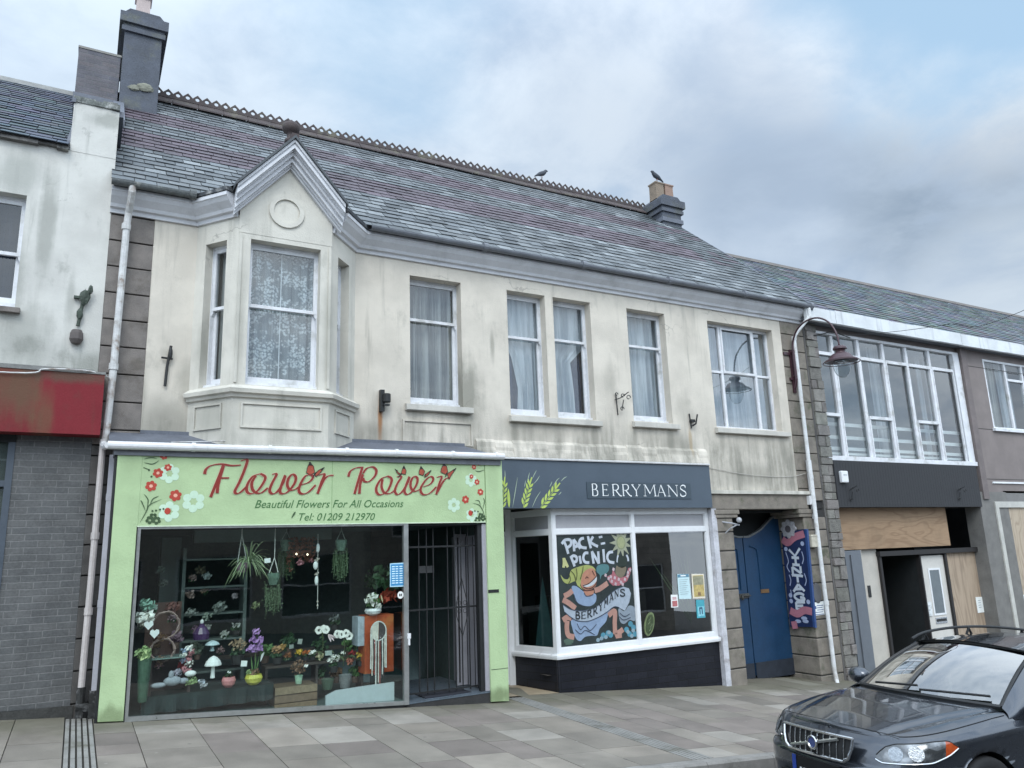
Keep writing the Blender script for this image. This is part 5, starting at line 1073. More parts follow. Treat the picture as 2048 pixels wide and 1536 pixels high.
mb = MB(); mb.box(-.62, .05, 2.93, 3.05, 9.32, 9.52); mb.box(-.47, .12, .0, 3.0, 7.60, 7.68); mb.prism([(.3, 7.62), (3.0, 9.45), (3.0, 9.56), (.3, 7.74)], -.02, .14, F=lambda u, d, z: (d, u, z)); mb.build('chimney_flashing', M_lead, st)
fx1 = 0.144
mb = MB(); mb.box(-9, XL-.04, -.24, .02, 4.03, 4.075); mb.box(-9, fx1+.01, -.26, -.22, 4.02, 4.05); mb.build('fascia_cap', mat('fascia_cap', (.20, .20, .19), .7, .3), Lb)
mb = MB(); bxl = -0.707; mb.box(bxl, XL-.002, .0, .2, -.4, 3.4); mb.build('brick_wall', M_greybrick, Lb)
mb = MB(); mb.box(-9, XL-.03, .2, .3, -.4, 4.0); mb.box(-9, bxl, -.02, .2, 3.2, 3.3); mb.build('inner_wall', M_dark, Lb)
M_blfr = mat('blue_grey_frame', (.06, .075, .095), .5, .1)
mb = MB(); mb.box(bxl-.07, bxl, -.01, .1, -.05, 3.3); mb.box(-2.6, bxl-.07, .0, .1, 2.727-.04, 2.727+.03); mb.box(-2.6, bxl-.07, 0, .1, -.1, .35); mb.box(-2.7, -2.6, 0, .1, -.1, 3.3); mb.box(-9, -2.7, .02, .15, -.4, 3.3); wfr = mb.build('shop_window', M_blfr, Lb)
g = MB(); g.poly([(-2.6, .06, .35), (bxl-.07, .06, .35), (bxl-.07, .06, 3.3), (-2.6, .06, 3.3)]); g.build('pane', glass('left_shop_glass', (.4, .5, .48), 2.0, body=.55, bodycol=(.12, .15, .14)), wfr)
mb = MB(); mb.prism([(-3.2, ground(-3.2, 0)-.05), (.1, ground(.1, 0)-.05), (.1, .24), (-3.2, .30)], -.025, 0.0); mb.build('plinth', mat('damp_plinth', (.045, .045, .042), .85, .5, 5, 50, .4, tint=(.09, .09, .08)), Lb)
sg2 = thing('red_fascia_sign', (-4, -.2, 3.3), 'faded red blank fascia board on the white building', 'shop sign')
mb = MB(); mb.box(-9, fx1, -.25, .03, 3.285, 4.035); mb.build('board', M_red, sg2)

# ------------------------------------------------------------------ modern grey building on the right
Rb = thing('grey_building', (19, 0, -1), 'grey sixties building with a long white framed window band over a boarded-up shop', 'building')
zf0, zf1 = 6.24, 6.53
mb = MB(); xs = np.arange(12.80, 27, .9); r_ = random.Random(2)
for a, b in zip(xs, list(xs[1:])+[27]): mb.box(a+.002, b-.002, -.30+r_.uniform(-.004, .004), -.22, zf0+r_.uniform(-.006, .006), zf1+r_.uniform(-.01, .01))
mb.build('fascia', wall_mat('streaky_white', (.62, .64, .65), [], dirt=(.24, .25, .26), amount=.3, streak=1.0, crack=0, seed=14.0), Rb)
mb = MB(); mb.box(12.84, 27, -.25, .25, zf0+.03, zf0+.07); mb.build('soffit', mat('soffit_grey', (.14, .15, .17), .8, .2), Rb)
sl3 = math.hypot(3.25, 2.55); cy3, cz3 = 3.25/sl3, 2.55/sl3
RR = lambda u, s, h: (u, -.25+s*cy3-h*cz3, 6.52+s*cz3+h*cy3)
mb = MB(); mb.poly([RR(12.99, 0, 0), RR(30, 0, 0), RR(30, sl3, 0), RR(12.99, sl3, 0)]); mb.poly([(12.99, 3.0, 9.07), (30, 3.0, 9.07), (30, 7.5, 6), (12.99, 7.5, 6)]); rf = mb.build('roof', mat('roof_felt', (.03, .03, .032), .9), Rb)
def tone3(r, u, k, n):
    c = (.095, .112, .122) if r.random() > .12 else (.15, .17, .175)
    return tuple(v*r.uniform(.8, 1.2) for v in c)
mb = MB(); slates(mb, RR, 13.0, 30, sl3, .3, .19, tone3, 12); mb.build('slates', M_slate2, rf)
mb = MB(); mb.prism([(2.84, 8.98), (3.0, 9.14), (3.16, 8.98)], 13.0, 30, F=lambda u, d, z: (d, u, z)); mb.build('ridge_tile', mat('ridge_brown', (.13, .115, .105), .8, .3), rf)
px0_, px1_ = 13.024, 13.338+.04
rq = random.Random(8); mb = MB(); z = -1.3
while z < 6.26:
    h = rq.choice([.15, .19, .22, .27]); x = px0_; split = rq.choice([[1], [.45, 1], [.6, 1]])
    for s_ in split:
        x1 = px0_+(px1_-px0_)*s_; o = rq.uniform(-.035, .012); cc = rq.uniform(.75, 1.2)
        mb.box(x+.006, x1-.006, -.03+o, .2, z+.006, min(z+h, 6.27)-.006, (cc, cc*rq.uniform(.95, 1.03), cc*.97)); x = x1
    z += h
mb.build('stone_pier', mat('rubble', (.225, .215, .20), .9, .3, 8, 50, .9, attr=True, bdist=.03), Rb, bevel=.012)
mb = MB(); mb.box(12.99, px1_-.01, .0, .2, -1.3, 6.27); mb.build('mortar', mat('mortar_grey', (.13, .125, .12), .9), Rb)
bx0, bx1_ = 13.363, 18.476
bzt, bzb = 6.146, 3.386
wallx = bx1_+.02
mb = MB(); mb.wall(FX, wallx, 27, 2.75, 6.27, [(19.486, 21.9, 4.31, 6.088)], .25); mb.box(bx0-.1, wallx, .05, .25, bzt-.0, 6.27); mb.build('wall', M_brown, Rb)
mb = MB(); mb.box(wallx, wallx+.22, -.06, 0, 2.6, 6.26); mb.build('pilaster', mat('brown_pilaster', (.165, .14, .135), .8, .2), Rb)
mb = MB()
for z in (4.294, 3.077, 5.85): mb.box(wallx+.22, 27, -.003, 0, z-.007, z+.007)
mb.build('panel_joint', M_joint, Rb)
mb = MB(); mb.box(19.013, 24, -.03, 0, 2.996-.02, 2.996+.02); mb.build('cable_trunking', M_upvc, Rb)
# window band
mb = MB(); Yb = .05; ty = 5.672
mb.box(bx0-.1, bx1_, Yb-.09, Yb+.1, bzb-.01, bzb+.085); mb.box(bx0-.1, bx1_, Yb-.05, Yb+.1, bzt-.055, bzt); mb.box(bx1_-.24, bx1_, Yb-.05, Yb+.05, bzb+.085, bzt-.055)
mx = [13.896, 14.758, 15.609, 16.452, 17.319, 18.199]
for x in mx[:5]: mb.box(x-.04, x+.04, Yb-.02, Yb+.07, bzb+.085, bzt-.055)
bnd = [bx0-.1]+mx
for k in range(6):
    a, b = bnd[k]+(.04 if k else 0), bnd[k+1]-(.04 if k < 5 else .0)
    mb.box(a, b, Yb-.03, Yb+.06, ty-.035, ty+.035)
    if k in (0, 2, 4):
        zt3 = 4.34; mb.box(a, b, Yb-.06, Yb+.03, zt3-.03, zt3+.035); mb.box(a, a+.03, Yb-.045, Yb-.0, bzb+.085, zt3-.03); mb.box(b-.03, b, Yb-.045, Yb-.0, bzb+.085, zt3-.03)
    else: mb.box(a, a+.028, Yb-.035, Yb+.0, bzb+.085, ty-.035); mb.box(b-.028, b, Yb-.035, Yb+.0, bzb+.085, ty-.035)
wb = mb.build('window', M_white, Rb)
g = MB(); g.poly([(bx0-.08, Yb+.03, bzb+.05), (bx1_-.1, Yb+.03, bzb+.05), (bx1_-.1, Yb+.03, bzt), (bx0-.08, Yb+.03, bzt)]); g.build('pane', glass('band_glass', (.82, .86, .87), 4.2), wb)
mb = MB()
for z, h in ((bzb+.80, .075), (bzb+.52, .075), (bzb+.28, .07), (bzb+.17, .05)): mb.box(bx0-.1, bx1_-.1, Yb+.16, Yb+.19, z-h/2, z+h/2)
for x in mx[:5]: mb.box(x+.10, x+.22, Yb+.12, Yb+.15, bzb+.02, bzb+.86)
mb.build('inner_rail', mat('inner_rail', (.66, .70, .68), .6, .1), wb)
mb = MB(); mb.poly([(bx0-.3, 1.5, 2.9), (19, 1.5, 2.9), (19, 1.5, 6.3), (bx0-.3, 1.5, 6.3)]); mb.poly([(bx0-.3, .2, 6.26), (19, .2, 6.26), (19, 1.5, 6.26), (bx0-.3, 1.5, 6.26)]); mb.poly([(bx0-.3, .2, 3.0), (bx0-.3, 1.5, 3.0), (19, 1.5, 3.0), (19, .2, 3.0)]); mb.poly([(bx0-.2, .1, 3.0), (bx0-.2, 1.5, 3.0), (bx0-.2, 1.5, 6.3), (bx0-.2, .1, 6.3)]); mb.poly([(19, 1.5, 2.9), (19, .1, 2.9), (19, .1, 6.3), (19, 1.5, 6.3)])
mb.build('inner_wall', mat('grey_room', (.22, .25, .255), .8, .15), Rb)
for a, b in ((mx[2]+.12, mx[2]+.42), (mx[2]+.5, mx[2]+.6), (mx[4]+.28, mx[4]+.40), (mx[4]+.5, mx[4]+.62)): drape(wb, FX, a, b, bzb+.05, bzt, .55, M_netwhite, amp=.03, n=16, per=.15)
# the brown wall's own window
a, zz0, zz1 = 19.486, 4.31, 6.088
mb = MB(); c0 = 20.432
for q in ((a, 21.9, zz0, zz0+.06), (a, 21.9, zz1-.05, zz1), (a, a+.05, zz0+.06, zz1-.05), (c0-.035, c0+.035, zz0+.06, zz1-.05), (c0+.75, c0+.82, zz0+.06, zz1-.05), (c0+1.6, c0+1.67, zz0+.06, zz1-.05), (21.85, 21.9, zz0+.06, zz1-.05)): mb.box(q[0], q[1], .0, .08, q[2], q[3])
tz = 5.628; mb.box(c0+.035, c0+.75, -.01, .07, tz-.03, tz+.03); mb.box(a-.06, 22, -.07, .0, zz0-.05, zz0+.02)
w2 = mb.build('window', M_white, Rb)
g = MB(); g.poly([(a, .04, zz0), (21.9, .04, zz0), (21.9, .04, zz1), (a, .04, zz1)]); g.build('pane', M_glass, w2)
drape(w2, FX, c0+.02, c0+.55, zz0, zz1, .25, M_netwhite, n=20); drape(w2, FX, a, c0-.05, zz0, zz1, .3, M_netgrey, n=20)
shell(Rb, wallx+.1, 26.9, .26, 1.2, 3, 6.25)
# dark fascia and the boarded shop
fa0, fa1, fzt, fzb = px1_-.01, 18.355, bzb-.012, 2.42
mb = MB(); x = fa0
while x < fa1-.01: mb.box(x+.003, min(x+.09, fa1), -.055, .1, fzb, fzt); x += .09
mb.box(fa0, fa1, -.045, .12, fzb+.003, fzt-.003); mb.build('black_fascia', mat('dark_boarding', (.030, .031, .034), .7, .25, 5, 40, .2), Rb)
PY = .28
mb = MB(); q = [(13.689, 2.404), (17.276, 2.439), (17.316, 1.595), (13.574, 1.571)]; mb.prism([(fa0, q[3][1]), (q[2][0], q[3][1]-.0), (q[2][0], fzb+.02), (fa0, fzb+.02)], .20, .22); mb.build('plywood_sheet', ply_mat('plywood_warm', (.32, .215, .13), (.19, .115, .065), .8, True), Rb)
ztop_ = q[3][1]
q = [(14.181, 1.542), (14.818, 1.532), (14.892, 1.459), (16.155, 1.464), (16.235, 1.35), (17.095, 1.337), (17.178, 1.404), (18.993, 1.397), (18.953, -0.251), (17.143, -0.135)]
mb = MB(); mb.box(fa0, q[0][0]-.02, .18, .28, -1.5, ztop_-.015); mb.box(13.806, 13.897, .15, .18, -1.5, ztop_-.1); mb.build('metal_frame', mat('grey_metal_frame', (.13, .145, .165), .4, .1), Rb); mb = MB(); mb.box(13.51, 13.645, .165, .18, -1.5, ztop_-.12); mb.build('door_gap', M_black, Rb)
mb = MB(); mb.box(q[0][0]-.02, q[0][0]+.02, .2, .31, -1.5, ztop_-.015); mb.box(q[0][0]+.02, q[1][0], .30, .34, -1.5, ztop_-.01); mb.build('cream_panel', mat('cream_panel', (.47, .44, .39), .6, .12, 3, 40, .05), Rb)
mb = MB(); c = [(14.389, 0.832), (14.472, 0.6)]; mb.box(c[0][0], c[1][0], .285, .30, c[1][1], c[0][1]); mb.build('letter_slot', M_black, Rb)
mb = MB(); mb.box(q[1][0]-.02, q[7][0]+.02, .20, .36, q[6][1]+.005, q[6][1]+.105); mb.box(q[1][0], q[1][0]+.07, .24, .36, -1.5, q[6][1]); mb.box(q[4][0]-.05, q[4][0]-.01, .24, .34, -1.5, q[6][1]); mb.box(q[5][0]+.005, q[6][0]-.005, .24, .34, -1.5, q[6][1]); mb.build('dark_frame', mat('dark_timber', (.022, .020, .020), .6, .3), Rb)
mb = MB(); mb.box(fa0-.3, 30, 1.3, 1.4, -1.6, 3); mb.box(q[1][0]-.03, q[1][0]+.02, .34, 1.3, -1.5, 2.4); mb.box(q[4][0]-.05, q[4][0]-.01, .34, 1.3, -1.5, 2.4); mb.box(fa0, fa1, .2, 1.3, fzb+.0, fzb+.05); mb.build('inner_wall', M_dark, Rb)
dr = MB(); dr.box(q[4][0], q[5][0], .29, .34, -1.5, q[4][1]+.02); dr = dr.build('door', mat('cream_door', (.56, .54, .50), .45, .08), Rb); dr['label'] = 'cream door with a tall narrow glass panel'
d = [(16.472, 1.095), (16.903, 1.084), (16.863, 0.087), (16.459, 0.094), (16.491, 0.046), (16.805, -0.082)]
mb = MB(); a0, a1, z0, z1 = d[0][0], d[1][0], d[3][1], d[0][1]
for qq in ((a0, a0+.04, z0, z1), (a1-.04, a1, z0, z1), (a0+.04, a1-.04, z0, z0+.04), (a0+.04, a1-.04, z1-.04, z1)): mb.box(qq[0], qq[1], .275, .29, qq[2], qq[3])
mb.build('glazing_bead', M_upvc, dr)
g = MB(); g.box(a0+.04, a1-.04, .283, .289, z0+.04, z1-.04); g.build('door_glass', mat('grey_pane', (.13, .15, .16), .1, .1), dr)
mb = MB(); mb.box(a0+.02, a1, .278, .29, d[5][1], d[4][1]-.0); mb.build('letter_plate', mat('chrome', (.6, .6, .6), .2, .05, metallic=.9), dr)
mb = MB(); mb.box(a0+.05, a1-.03, .272, .278, (d[5][1]+d[4][1])/2-.02, d[4][1]-.03); mb.build('letter_flap', M_black, dr)
mb = MB(); mb.box(q[6][0], q[7][0], .29, .32, -1.5, q[6][1]); mb.build('plywood_sheet', ply_mat('plywood_pale', (.38, .295, .215), (.20, .145, .10), .9, False), Rb)
mb = MB(); e = [(18.635, 2.606), (19.21, 2.634), (18.992, 1.52)]; pxa = fa1-.02; mb.box(pxa, e[1][0]+.28, -.02, .35, -1.6, fzb+.35); mb.build('concrete_pier', mat('grey_concrete', (.17, .165, .155), .8, .25, 4, 50, .25), Rb)
wfa = 18.916
mb = MB(); mb.box(wfa, wfa+.13, -.05, .08, -1.6, 2.542); mb.box(wfa+.13, 24, -.05, .08, 2.542-.14, 2.542); mb.build('shop_window', mat('cream_frame', (.48, .47, .43), .6, .15), Rb)
mb = MB(); mb.box(wfa+.13, 24, .0, .03, -1.6, 2.542-.14); mb.build('plywood_sheet', ply_mat('plywood_tan', (.43, .35, .26), (.24, .18, .125), 1.1, False), Rb)
mb = MB(); mb.box(e[1][0]+.2, 27, .0, .2, 2.542, 2.8); mb.build('grey_lintel', mat('grey_lintel', (.18, .175, .17), .8, .2), Rb)

# ------------------------------------------------------------------ terrace across the street, behind the camera: only its reflection shows
def opposite(name, x0, x1, h, m, label, n, rnd, roofh=2.2):
    T_ = thing(name, ((x0+x1)/2, -21, road(x0, -15)), label, 'building', None)
    z0 = road((x0+x1)/2, -10)-.6; F = lambda u, d, z: (u, -17.5-d, z)
    mb = MB(); hs = []; w = (x1-x0)/n
    for k in range(n):
        c = x0+w*(k+.5); hs.append((c-.5, c+.5, z0+4.4, z0+6.2)); hs.append((c-w*.36, c+w*.36, z0+.9, z0+3.0))
    mb.wall(F, x0, x1, z0, z0+h, hs, .2); mb.box(x0, x1, -25, -17.9, z0, z0+h-.2); mb.build('wall', m, T_)
    mb = MB(); mb.prism([(-17.2, z0+h), (-25.3, z0+h), (-21.3, z0+h+roofh)], x0, x1, F=lambda u, d, z: (d, u, z)); mb.build('roof', M_roofopp, T_)
    for q in hs:
        mb = MB()
        for b in ((q[0], q[0]+.07, q[2], q[3]), (q[1]-.07, q[1], q[2], q[3]), (q[0]+.07, q[1]-.07, q[2], q[2]+.08), (q[0]+.07, q[1]-.07, q[3]-.07, q[3]), (q[0]+.07, q[1]-.07, (q[2]+q[3])/2-.03, (q[2]+q[3])/2+.03)): mb.fbox(F, b[0], b[1], .06, .12, b[2], b[3])
        w_ = mb.build('window', M_white, T_); g = MB(); g.poly([F(q[1], .09, q[2]), F(q[0], .09, q[2]), F(q[0], .09, q[3]), F(q[1], .09, q[3])]); g.build('pane', mat_oppglass, w_)
    return T_
mat_oppglass = mat('opposite_glass', (.03, .035, .04), .08, .1)
ro = random.Random(1)
opposite('terrace_house', -12, -1, 6.6, M_stoneopp, 'rubble stone terrace house across the street', 4, ro)
opposite('terrace_house', -1, 9, 7.0, mat('opposite_cream', (.42, .40, .35), .8, .15), 'pale rendered terrace house across the street', 3, ro)
opposite('terrace_house', 9, 24, 6.8, M_stoneopp, 'long stone terrace house across the street', 5, ro)


# ------------------------------------------------------------------ goods in the florist's window
RG = random.Random(21)
def clump(mb, c, r, n, sz, col=None, flat=.8):
    """a spray of little petals or leaves filling a rough ball"""
    for _ in range(n):
        v = Vector((RG.gauss(0, 1), RG.gauss(0, 1), RG.gauss(0, 1))).normalized()*r*RG.uniform(.35, 1); v.z *= flat; p = Vector(c)+v
        n1 = Vector((RG.gauss(0, 1), RG.gauss(0, 1)-.6, RG.gauss(0, 1)+.3)).normalized(); a = n1.orthogonal().normalized(); b = n1.cross(a); s = sz*RG.uniform(.6, 1.25)
        mb.poly([p-a*s, p-b*s*.55, p+a*s, p+b*s*.55], col)
def blade(mb, p0, p1, sag, w, n=7, col=None):
    p0, p1 = Vector(p0), Vector(p1); pts = [p0.lerp(p1, k/n)+Vector((0, 0, sag*math.sin(math.pi*k/n))) for k in range(n+1)]; s = Vector((w, w*.3, 0))
    for k in range(n):
        a, b = max(.15, math.sin(math.pi*(k+.3)/(n+.6))), max(.1, math.sin(math.pi*(k+1.3)/(n+.6)))
        mb.poly([pts[k]-s*a, pts[k]+s*a, pts[k+1]+s*b, pts[k+1]-s*b], col)
def cm(name, col, rough=.6, var=.25): col = tuple(min(.86, v*1.2) for v in col); return mat(name, col, rough, var, 14, 60, .15)
M_leaf = cm('leaf_green', (.085, .17, .055)); M_leafd = cm('leaf_dark', (.03, .07, .03)); M_leafp = cm('leaf_pale', (.26, .36, .16)); M_petw = cm('petal_white', (.72, .72, .66)); M_pety = cm('petal_yellow', (.62, .42, .05)); M_peto = cm('petal_orange', (.50, .16, .04)); M_petp = cm('petal_pink', (.50, .22, .24)); M_petv = cm('petal_violet', (.38, .22, .46)); M_peti = cm('dried_brown', (.17, .10, .06)); M_petr = cm('petal_red', (.30, .03, .03))
M_card = cm('card_white', (.66, .68, .66), .6, .05); M_cord = cm('white_cord', (.55, .56, .52)); M_wick = cm('wicker', (.11, .07, .05)); M_pale = cm('pale_wood', (.48, .44, .38)); M_stem = cm('stem', (.07, .09, .04))
def pot_plant(name, loc, label, cat, r, h, potm, parts, group=None, bowl=False):
    t = thing(name, loc, label, cat, group); mb = MB(); x, y, z = loc
    if bowl: mb.lathe([(r*.45, 0), (r*.85, h*.28), (r, h*.65), (r*.86, h), (r*.80, h), (r*.78, h*.85)], loc, 16)
    else: mb.lathe([(r*.72, 0), (r, h*.93), (r*1.06, h*.93), (r*1.06, h), (r*.93, h), (r*.9, h*.85)], loc, 14)
    mb.build('pot', potm, t, smooth=False)
    for nm, m, f in parts: mb = MB(); f(mb); mb.build(nm, m, t)
    return t
TZ = 0.29
# draped table
t = thing('display_table', (1.35, -.1, .05), 'low display table under a dark green velvet cloth', 'table')
tx0, tx1 = 0.773, 2.235
mb = MB(); n = 40
def drapepts(k, z):
    u = tx0+(tx1-tx0)*k/n; sag = .05*(1-k/n); return (u, -.355-.035*math.sin(k*.9)*(1-(z-zb0)/(TZ-zb0))-.012*math.sin(k*2.1)*(1-(z-zb0)/(TZ-zb0))+.0, z)
for k in range(n):
    for r in range(5):
        z0, z1 = zb0+(TZ-zb0)*r/5, zb0+(TZ-zb0)*(r+1)/5; mb.poly([drapepts(k, z0), drapepts(k+1, z0), drapepts(k+1, z1), drapepts(k, z1)])
mb.poly([(tx0, -.36, TZ), (tx1, -.36, TZ), (tx1, .35, TZ), (tx0, .35, TZ)]); mb.poly([(tx1, -.36, zb0), (tx1, .35, zb0), (tx1, .35, TZ), (tx1, -.36, TZ)])
mb.build('velvet_cloth', mat('dark_velvet', (.012, .027, .027), .8, .3, 3, 60, .1), t, smooth=True)
# tall green vase with a ball of green blooms
c = (0.776, -0.4, 0.251); top = (0.757, -0.4, 0.713)
t = thing('tall_vase', c, 'tall narrow green vase with pale green blooms at the left edge of the window', 'vase'); mb = MB(); mb.lathe([(.045, 0), (.05, .03), (.075, top[2]-c[2]), (.068, top[2]-c[2])], c, 14); mb.build('vase', cm('green_vase', (.04, .085, .055), .35), t)
mb = MB(); clump(mb, (top[0], top[1], top[2]+.06), .095, 120, .035); mb.build('blooms', M_leafp, t)
def plain(name, label, cat, m, loc, f, group=None, **kw): mb = MB(); f(mb); return single(mb, name, m, loc, label, cat, group, **kw)
c = (0.752, -0.3, 1.235)
t = thing('flower_wreath', c, 'pale wreath of white roses and mint leaves high at the left of the window', 'wreath'); mb = MB(); clump(mb, (c[0], c[1], c[2]-.08), .11, 90, .04); mb.build('roses', M_petw, t); mb = MB(); clump(mb, (c[0]+.02, c[1], c[2]+.07), .09, 60, .035); mb.build('leaves', cm('mint_leaf', (.22, .38, .30)), t)
for k, (px, py, lab) in enumerate((((0.795, -0.36, 1.079), 0, 'upper white wooden heart hung on the dark wreath board'), ((0.864, -0.36, 0.98), 0, 'lower white wooden heart hung on the dark wreath board'))):
    c = px; mb = MB(); mb.prism([(c[0], c[2]-.055), (c[0]+.05, c[2]), (c[0]+.045, c[2]+.035), (c[0]+.02, c[2]+.045), (c[0], c[2]+.028), (c[0]-.02, c[2]+.045), (c[0]-.045, c[2]+.035), (c[0]-.05, c[2])], c[1]-.012, c[1]+.012); single(mb, 'wooden_heart', M_card, c, lab, 'ornament', 'white hearts in the window')
for c, r, lab in (((0.991, -0.2, 1.055), .15, 'upper wicker ring wreath beside the white hearts'), ((0.973, -0.22, 0.776), .13, 'lower wicker ring wreath standing on the glass shelf')):
    t = thing('wicker_wreath', c, lab, 'wreath', 'wicker wreaths'); mb = MB()
    for q in range(3): mb.tube([(c[0]+(r+RG.uniform(-.012, .012))*math.cos(a), c[1]+RG.uniform(-.012, .012), c[2]+(r+RG.uniform(-.012, .012))*math.sin(a)) for a in np.linspace(0, 6.283, 19)], .009, 5)
    mb.build('ring', cm('pale_wicker', (.24, .17, .15)), t); mb = MB(); clump(mb, (c[0]-.03, c[1]-.02, c[2]-r*.9), .07, 40, .022); mb.build('dried_flowers', M_peti, t)
c = (1.008, -0.3, 0.697); plain('glass_shelf', 'narrow glass shelf at the left of the display', 'shelf', cm('shelf_glass', (.16, .22, .20), .2), (c[0], c[1], c[2]), lambda mb: mb.box(c[0]-.22, c[0]+.20, -.36, .0, c[2]-.012, c[2]))
c2 = (0.838, -0.3, 0.696); plain('wooden_box', 'dark stained wooden display box standing on the velvet table', 'box', cm('dark_box', (.055, .04, .035)), (c2[0]+.2, -.2, TZ), lambda mb: (mb.box(c2[0]+.02, c2[0]+.44, .05, .08, TZ, c[2]-.014), mb.box(c2[0], c2[0]+.03, -.3, .08, TZ, c[2]-.014), mb.box(c2[0]+.42, c2[0]+.45, -.3, .08, TZ, c[2]-.014)))
c = (1.237, -0.3, 0.659); t = thing('flower_garland', c, 'hanging garland of pink, white and blue fabric flowers', 'garland')
for nm, m, pts in (('pink_flowers', M_petp, ((0, -.12), (-.01, .0), (.03, .07))), ('white_flowers', M_petw, ((.02, .12), (.04, -.05), (-.03, .05))), ('blue_flowers', cm('petal_blue', (.32, .40, .52)), ((-.02, .10), (-.04, .0)))):
    mb = MB(); [clump(mb, (c[0]+a, c[1], c[2]+b), .055, 26, .024) for a, b in pts]; mb.build(nm, m, t)
c = (1.089, -0.33, 0.434); t = thing('stuffed_toy', c, 'floppy pale grey stuffed toy lying on the velvet cloth', 'soft toy'); mb = MB(); mb.blob((c[0], c[1], c[2]), .10, .07, .055, 10, 7); mb.blob((c[0]-.02, c[1]-.02, c[2]+.07), .03, .03, .05, 8, 6); mb.blob((c[0]-.15, c[1]-.02, c[2]-.03), .09, .03, .03, 8, 6); mb.blob((c[0]+.12, c[1]-.0, c[2]-.01), .06, .04, .035, 8, 6); mb.build('body', cm('plush_grey', (.28, .30, .33), .95), t, smooth=True)
c = (1.279, -0.33, 0.414); t = thing('potpourri_bowl', c, 'heap of green and white potpourri with a striped shell', 'ornament'); mb = MB(); clump(mb, (c[0], c[1], c[2]-.0), .085, 110, .018, flat=.6); mb.build('potpourri', M_leafp, t); mb = MB(); mb.blob((c[0]+.0, c[1]-.02, c[2]+.085), .065, .04, .035, 10, 6); mb.build('shell', M_card, t, smooth=True)
c = (1.405, -0.34, 0.379); plain('silver_bows', 'bunch of silver foil bows on the velvet cloth', 'ornament', mat('foil', (.6, .62, .66), .25, .2, metallic=.6), c, lambda mb: clump(mb, c, .06, 34, .028))
def mushroom(c, r, h, lab, m):
    t = thing('mushroom_ornament', c, lab, 'ornament', 'mushroom ornaments'); mb = MB(); mb.lathe([(.028, 0), (.022, h*.3), (.02, h*.9), (.01, h)], c, 9); mb.build('stalk', m, t); mb = MB(); mb.lathe([(.02, h*.80), (r*1.0, h*.70), (r*1.02, h*.76), (r*.86, h*.95), (r*.5, h*1.15), (r*.12, h*1.25), (.004, h*1.26)], c, 12); mb.build('cap', m, t)
mushroom((1.534, -0.28, 0.415), .095, .20, 'tall white mushroom ornament on the velvet table', M_card); mushroom((1.563, 0.05, 0.69), .085, .10, 'squat bluish mushroom ornament on the shelf behind', cm('blue_white', (.42, .52, .54)))
c = (1.719, -0.28, 0.328); pot_plant('pink_pot', (c[0], c[1], TZ), 'round pink pot with a tiny white flower', 'plant pot', .082, .12, cm('pink_glaze', (.50, .20, .20), .35), (('plant', M_leafd, lambda mb: clump(mb, (c[0], c[1], TZ+.15), .06, 40, .024)), ('flower', M_card, lambda mb: clump(mb, (c[0]+.0, c[1]-.05, TZ+.18), .022, 8, .018))), bowl=True)
c = (2.01, -0.28, 0.308); pot_plant('yellow_pot', (c[0], c[1], TZ), 'glazed yellow pot planted with a white lily and brown moss', 'plant pot', .105, .12, cm('yellow_glaze', (.52, .50, .09), .3), (('moss', M_peti, lambda mb: clump(mb, (c[0], c[1], TZ+.14), .07, 50, .024)), ('leaf', M_leafp, lambda mb: clump(mb, (c[0]-.07, c[1]-.05, TZ+.16), .03, 16, .026)), ('stalks', M_leaf, lambda mb: [blade(mb, (c[0]+a*.3, c[1], TZ+.12), (c[0]+a, c[1], TZ+.33), 0, .008) for a in (-.04, .02, .06)]), ('lily', M_card, lambda mb: blade(mb, (c[0]+.075, c[1], TZ+.26), (c[0]+.11, c[1]-.02, TZ+.37), .02, .016))), bowl=True)
def card(c, w, h, lab, tilt=0.0, m=None):
    mb = MB(); ca, sa = math.cos(tilt), math.sin(tilt); P = [(c[0]+u*ca-v*sa, c[2]+u*sa+v*ca) for u, v in ((-w, -h), (w, -h), (w, h), (-w, h))]; mb.prism(P, c[1]-.002, c[1]+.002); return single(mb, 'price_card', m or M_card, c, lab, 'price card', 'price cards in the florist window')
card((1.886, -0.3, 0.547), .036, .033, 'white price card stuck in the yellow pot', -.1); card((2.123, -0.3, 1.76), .038, .028, 'white price card hanging beside the spider plant', .08); card((2.607, -0.1, 0.728), .028, .032, 'grey price card among the dried flowers', -.15, cm('card_grey', (.25, .28, .25))); card((2.5, -0.1, 0.675), .028, .025, 'dim price card behind the yellow blooms', .05, cm('card_dim', (.20, .23, .21))); card((2.982, -0.1, 0.553), .045, .03, 'pale price card behind the white bedding flowers', .0, cm('card_green', (.30, .35, .32)))
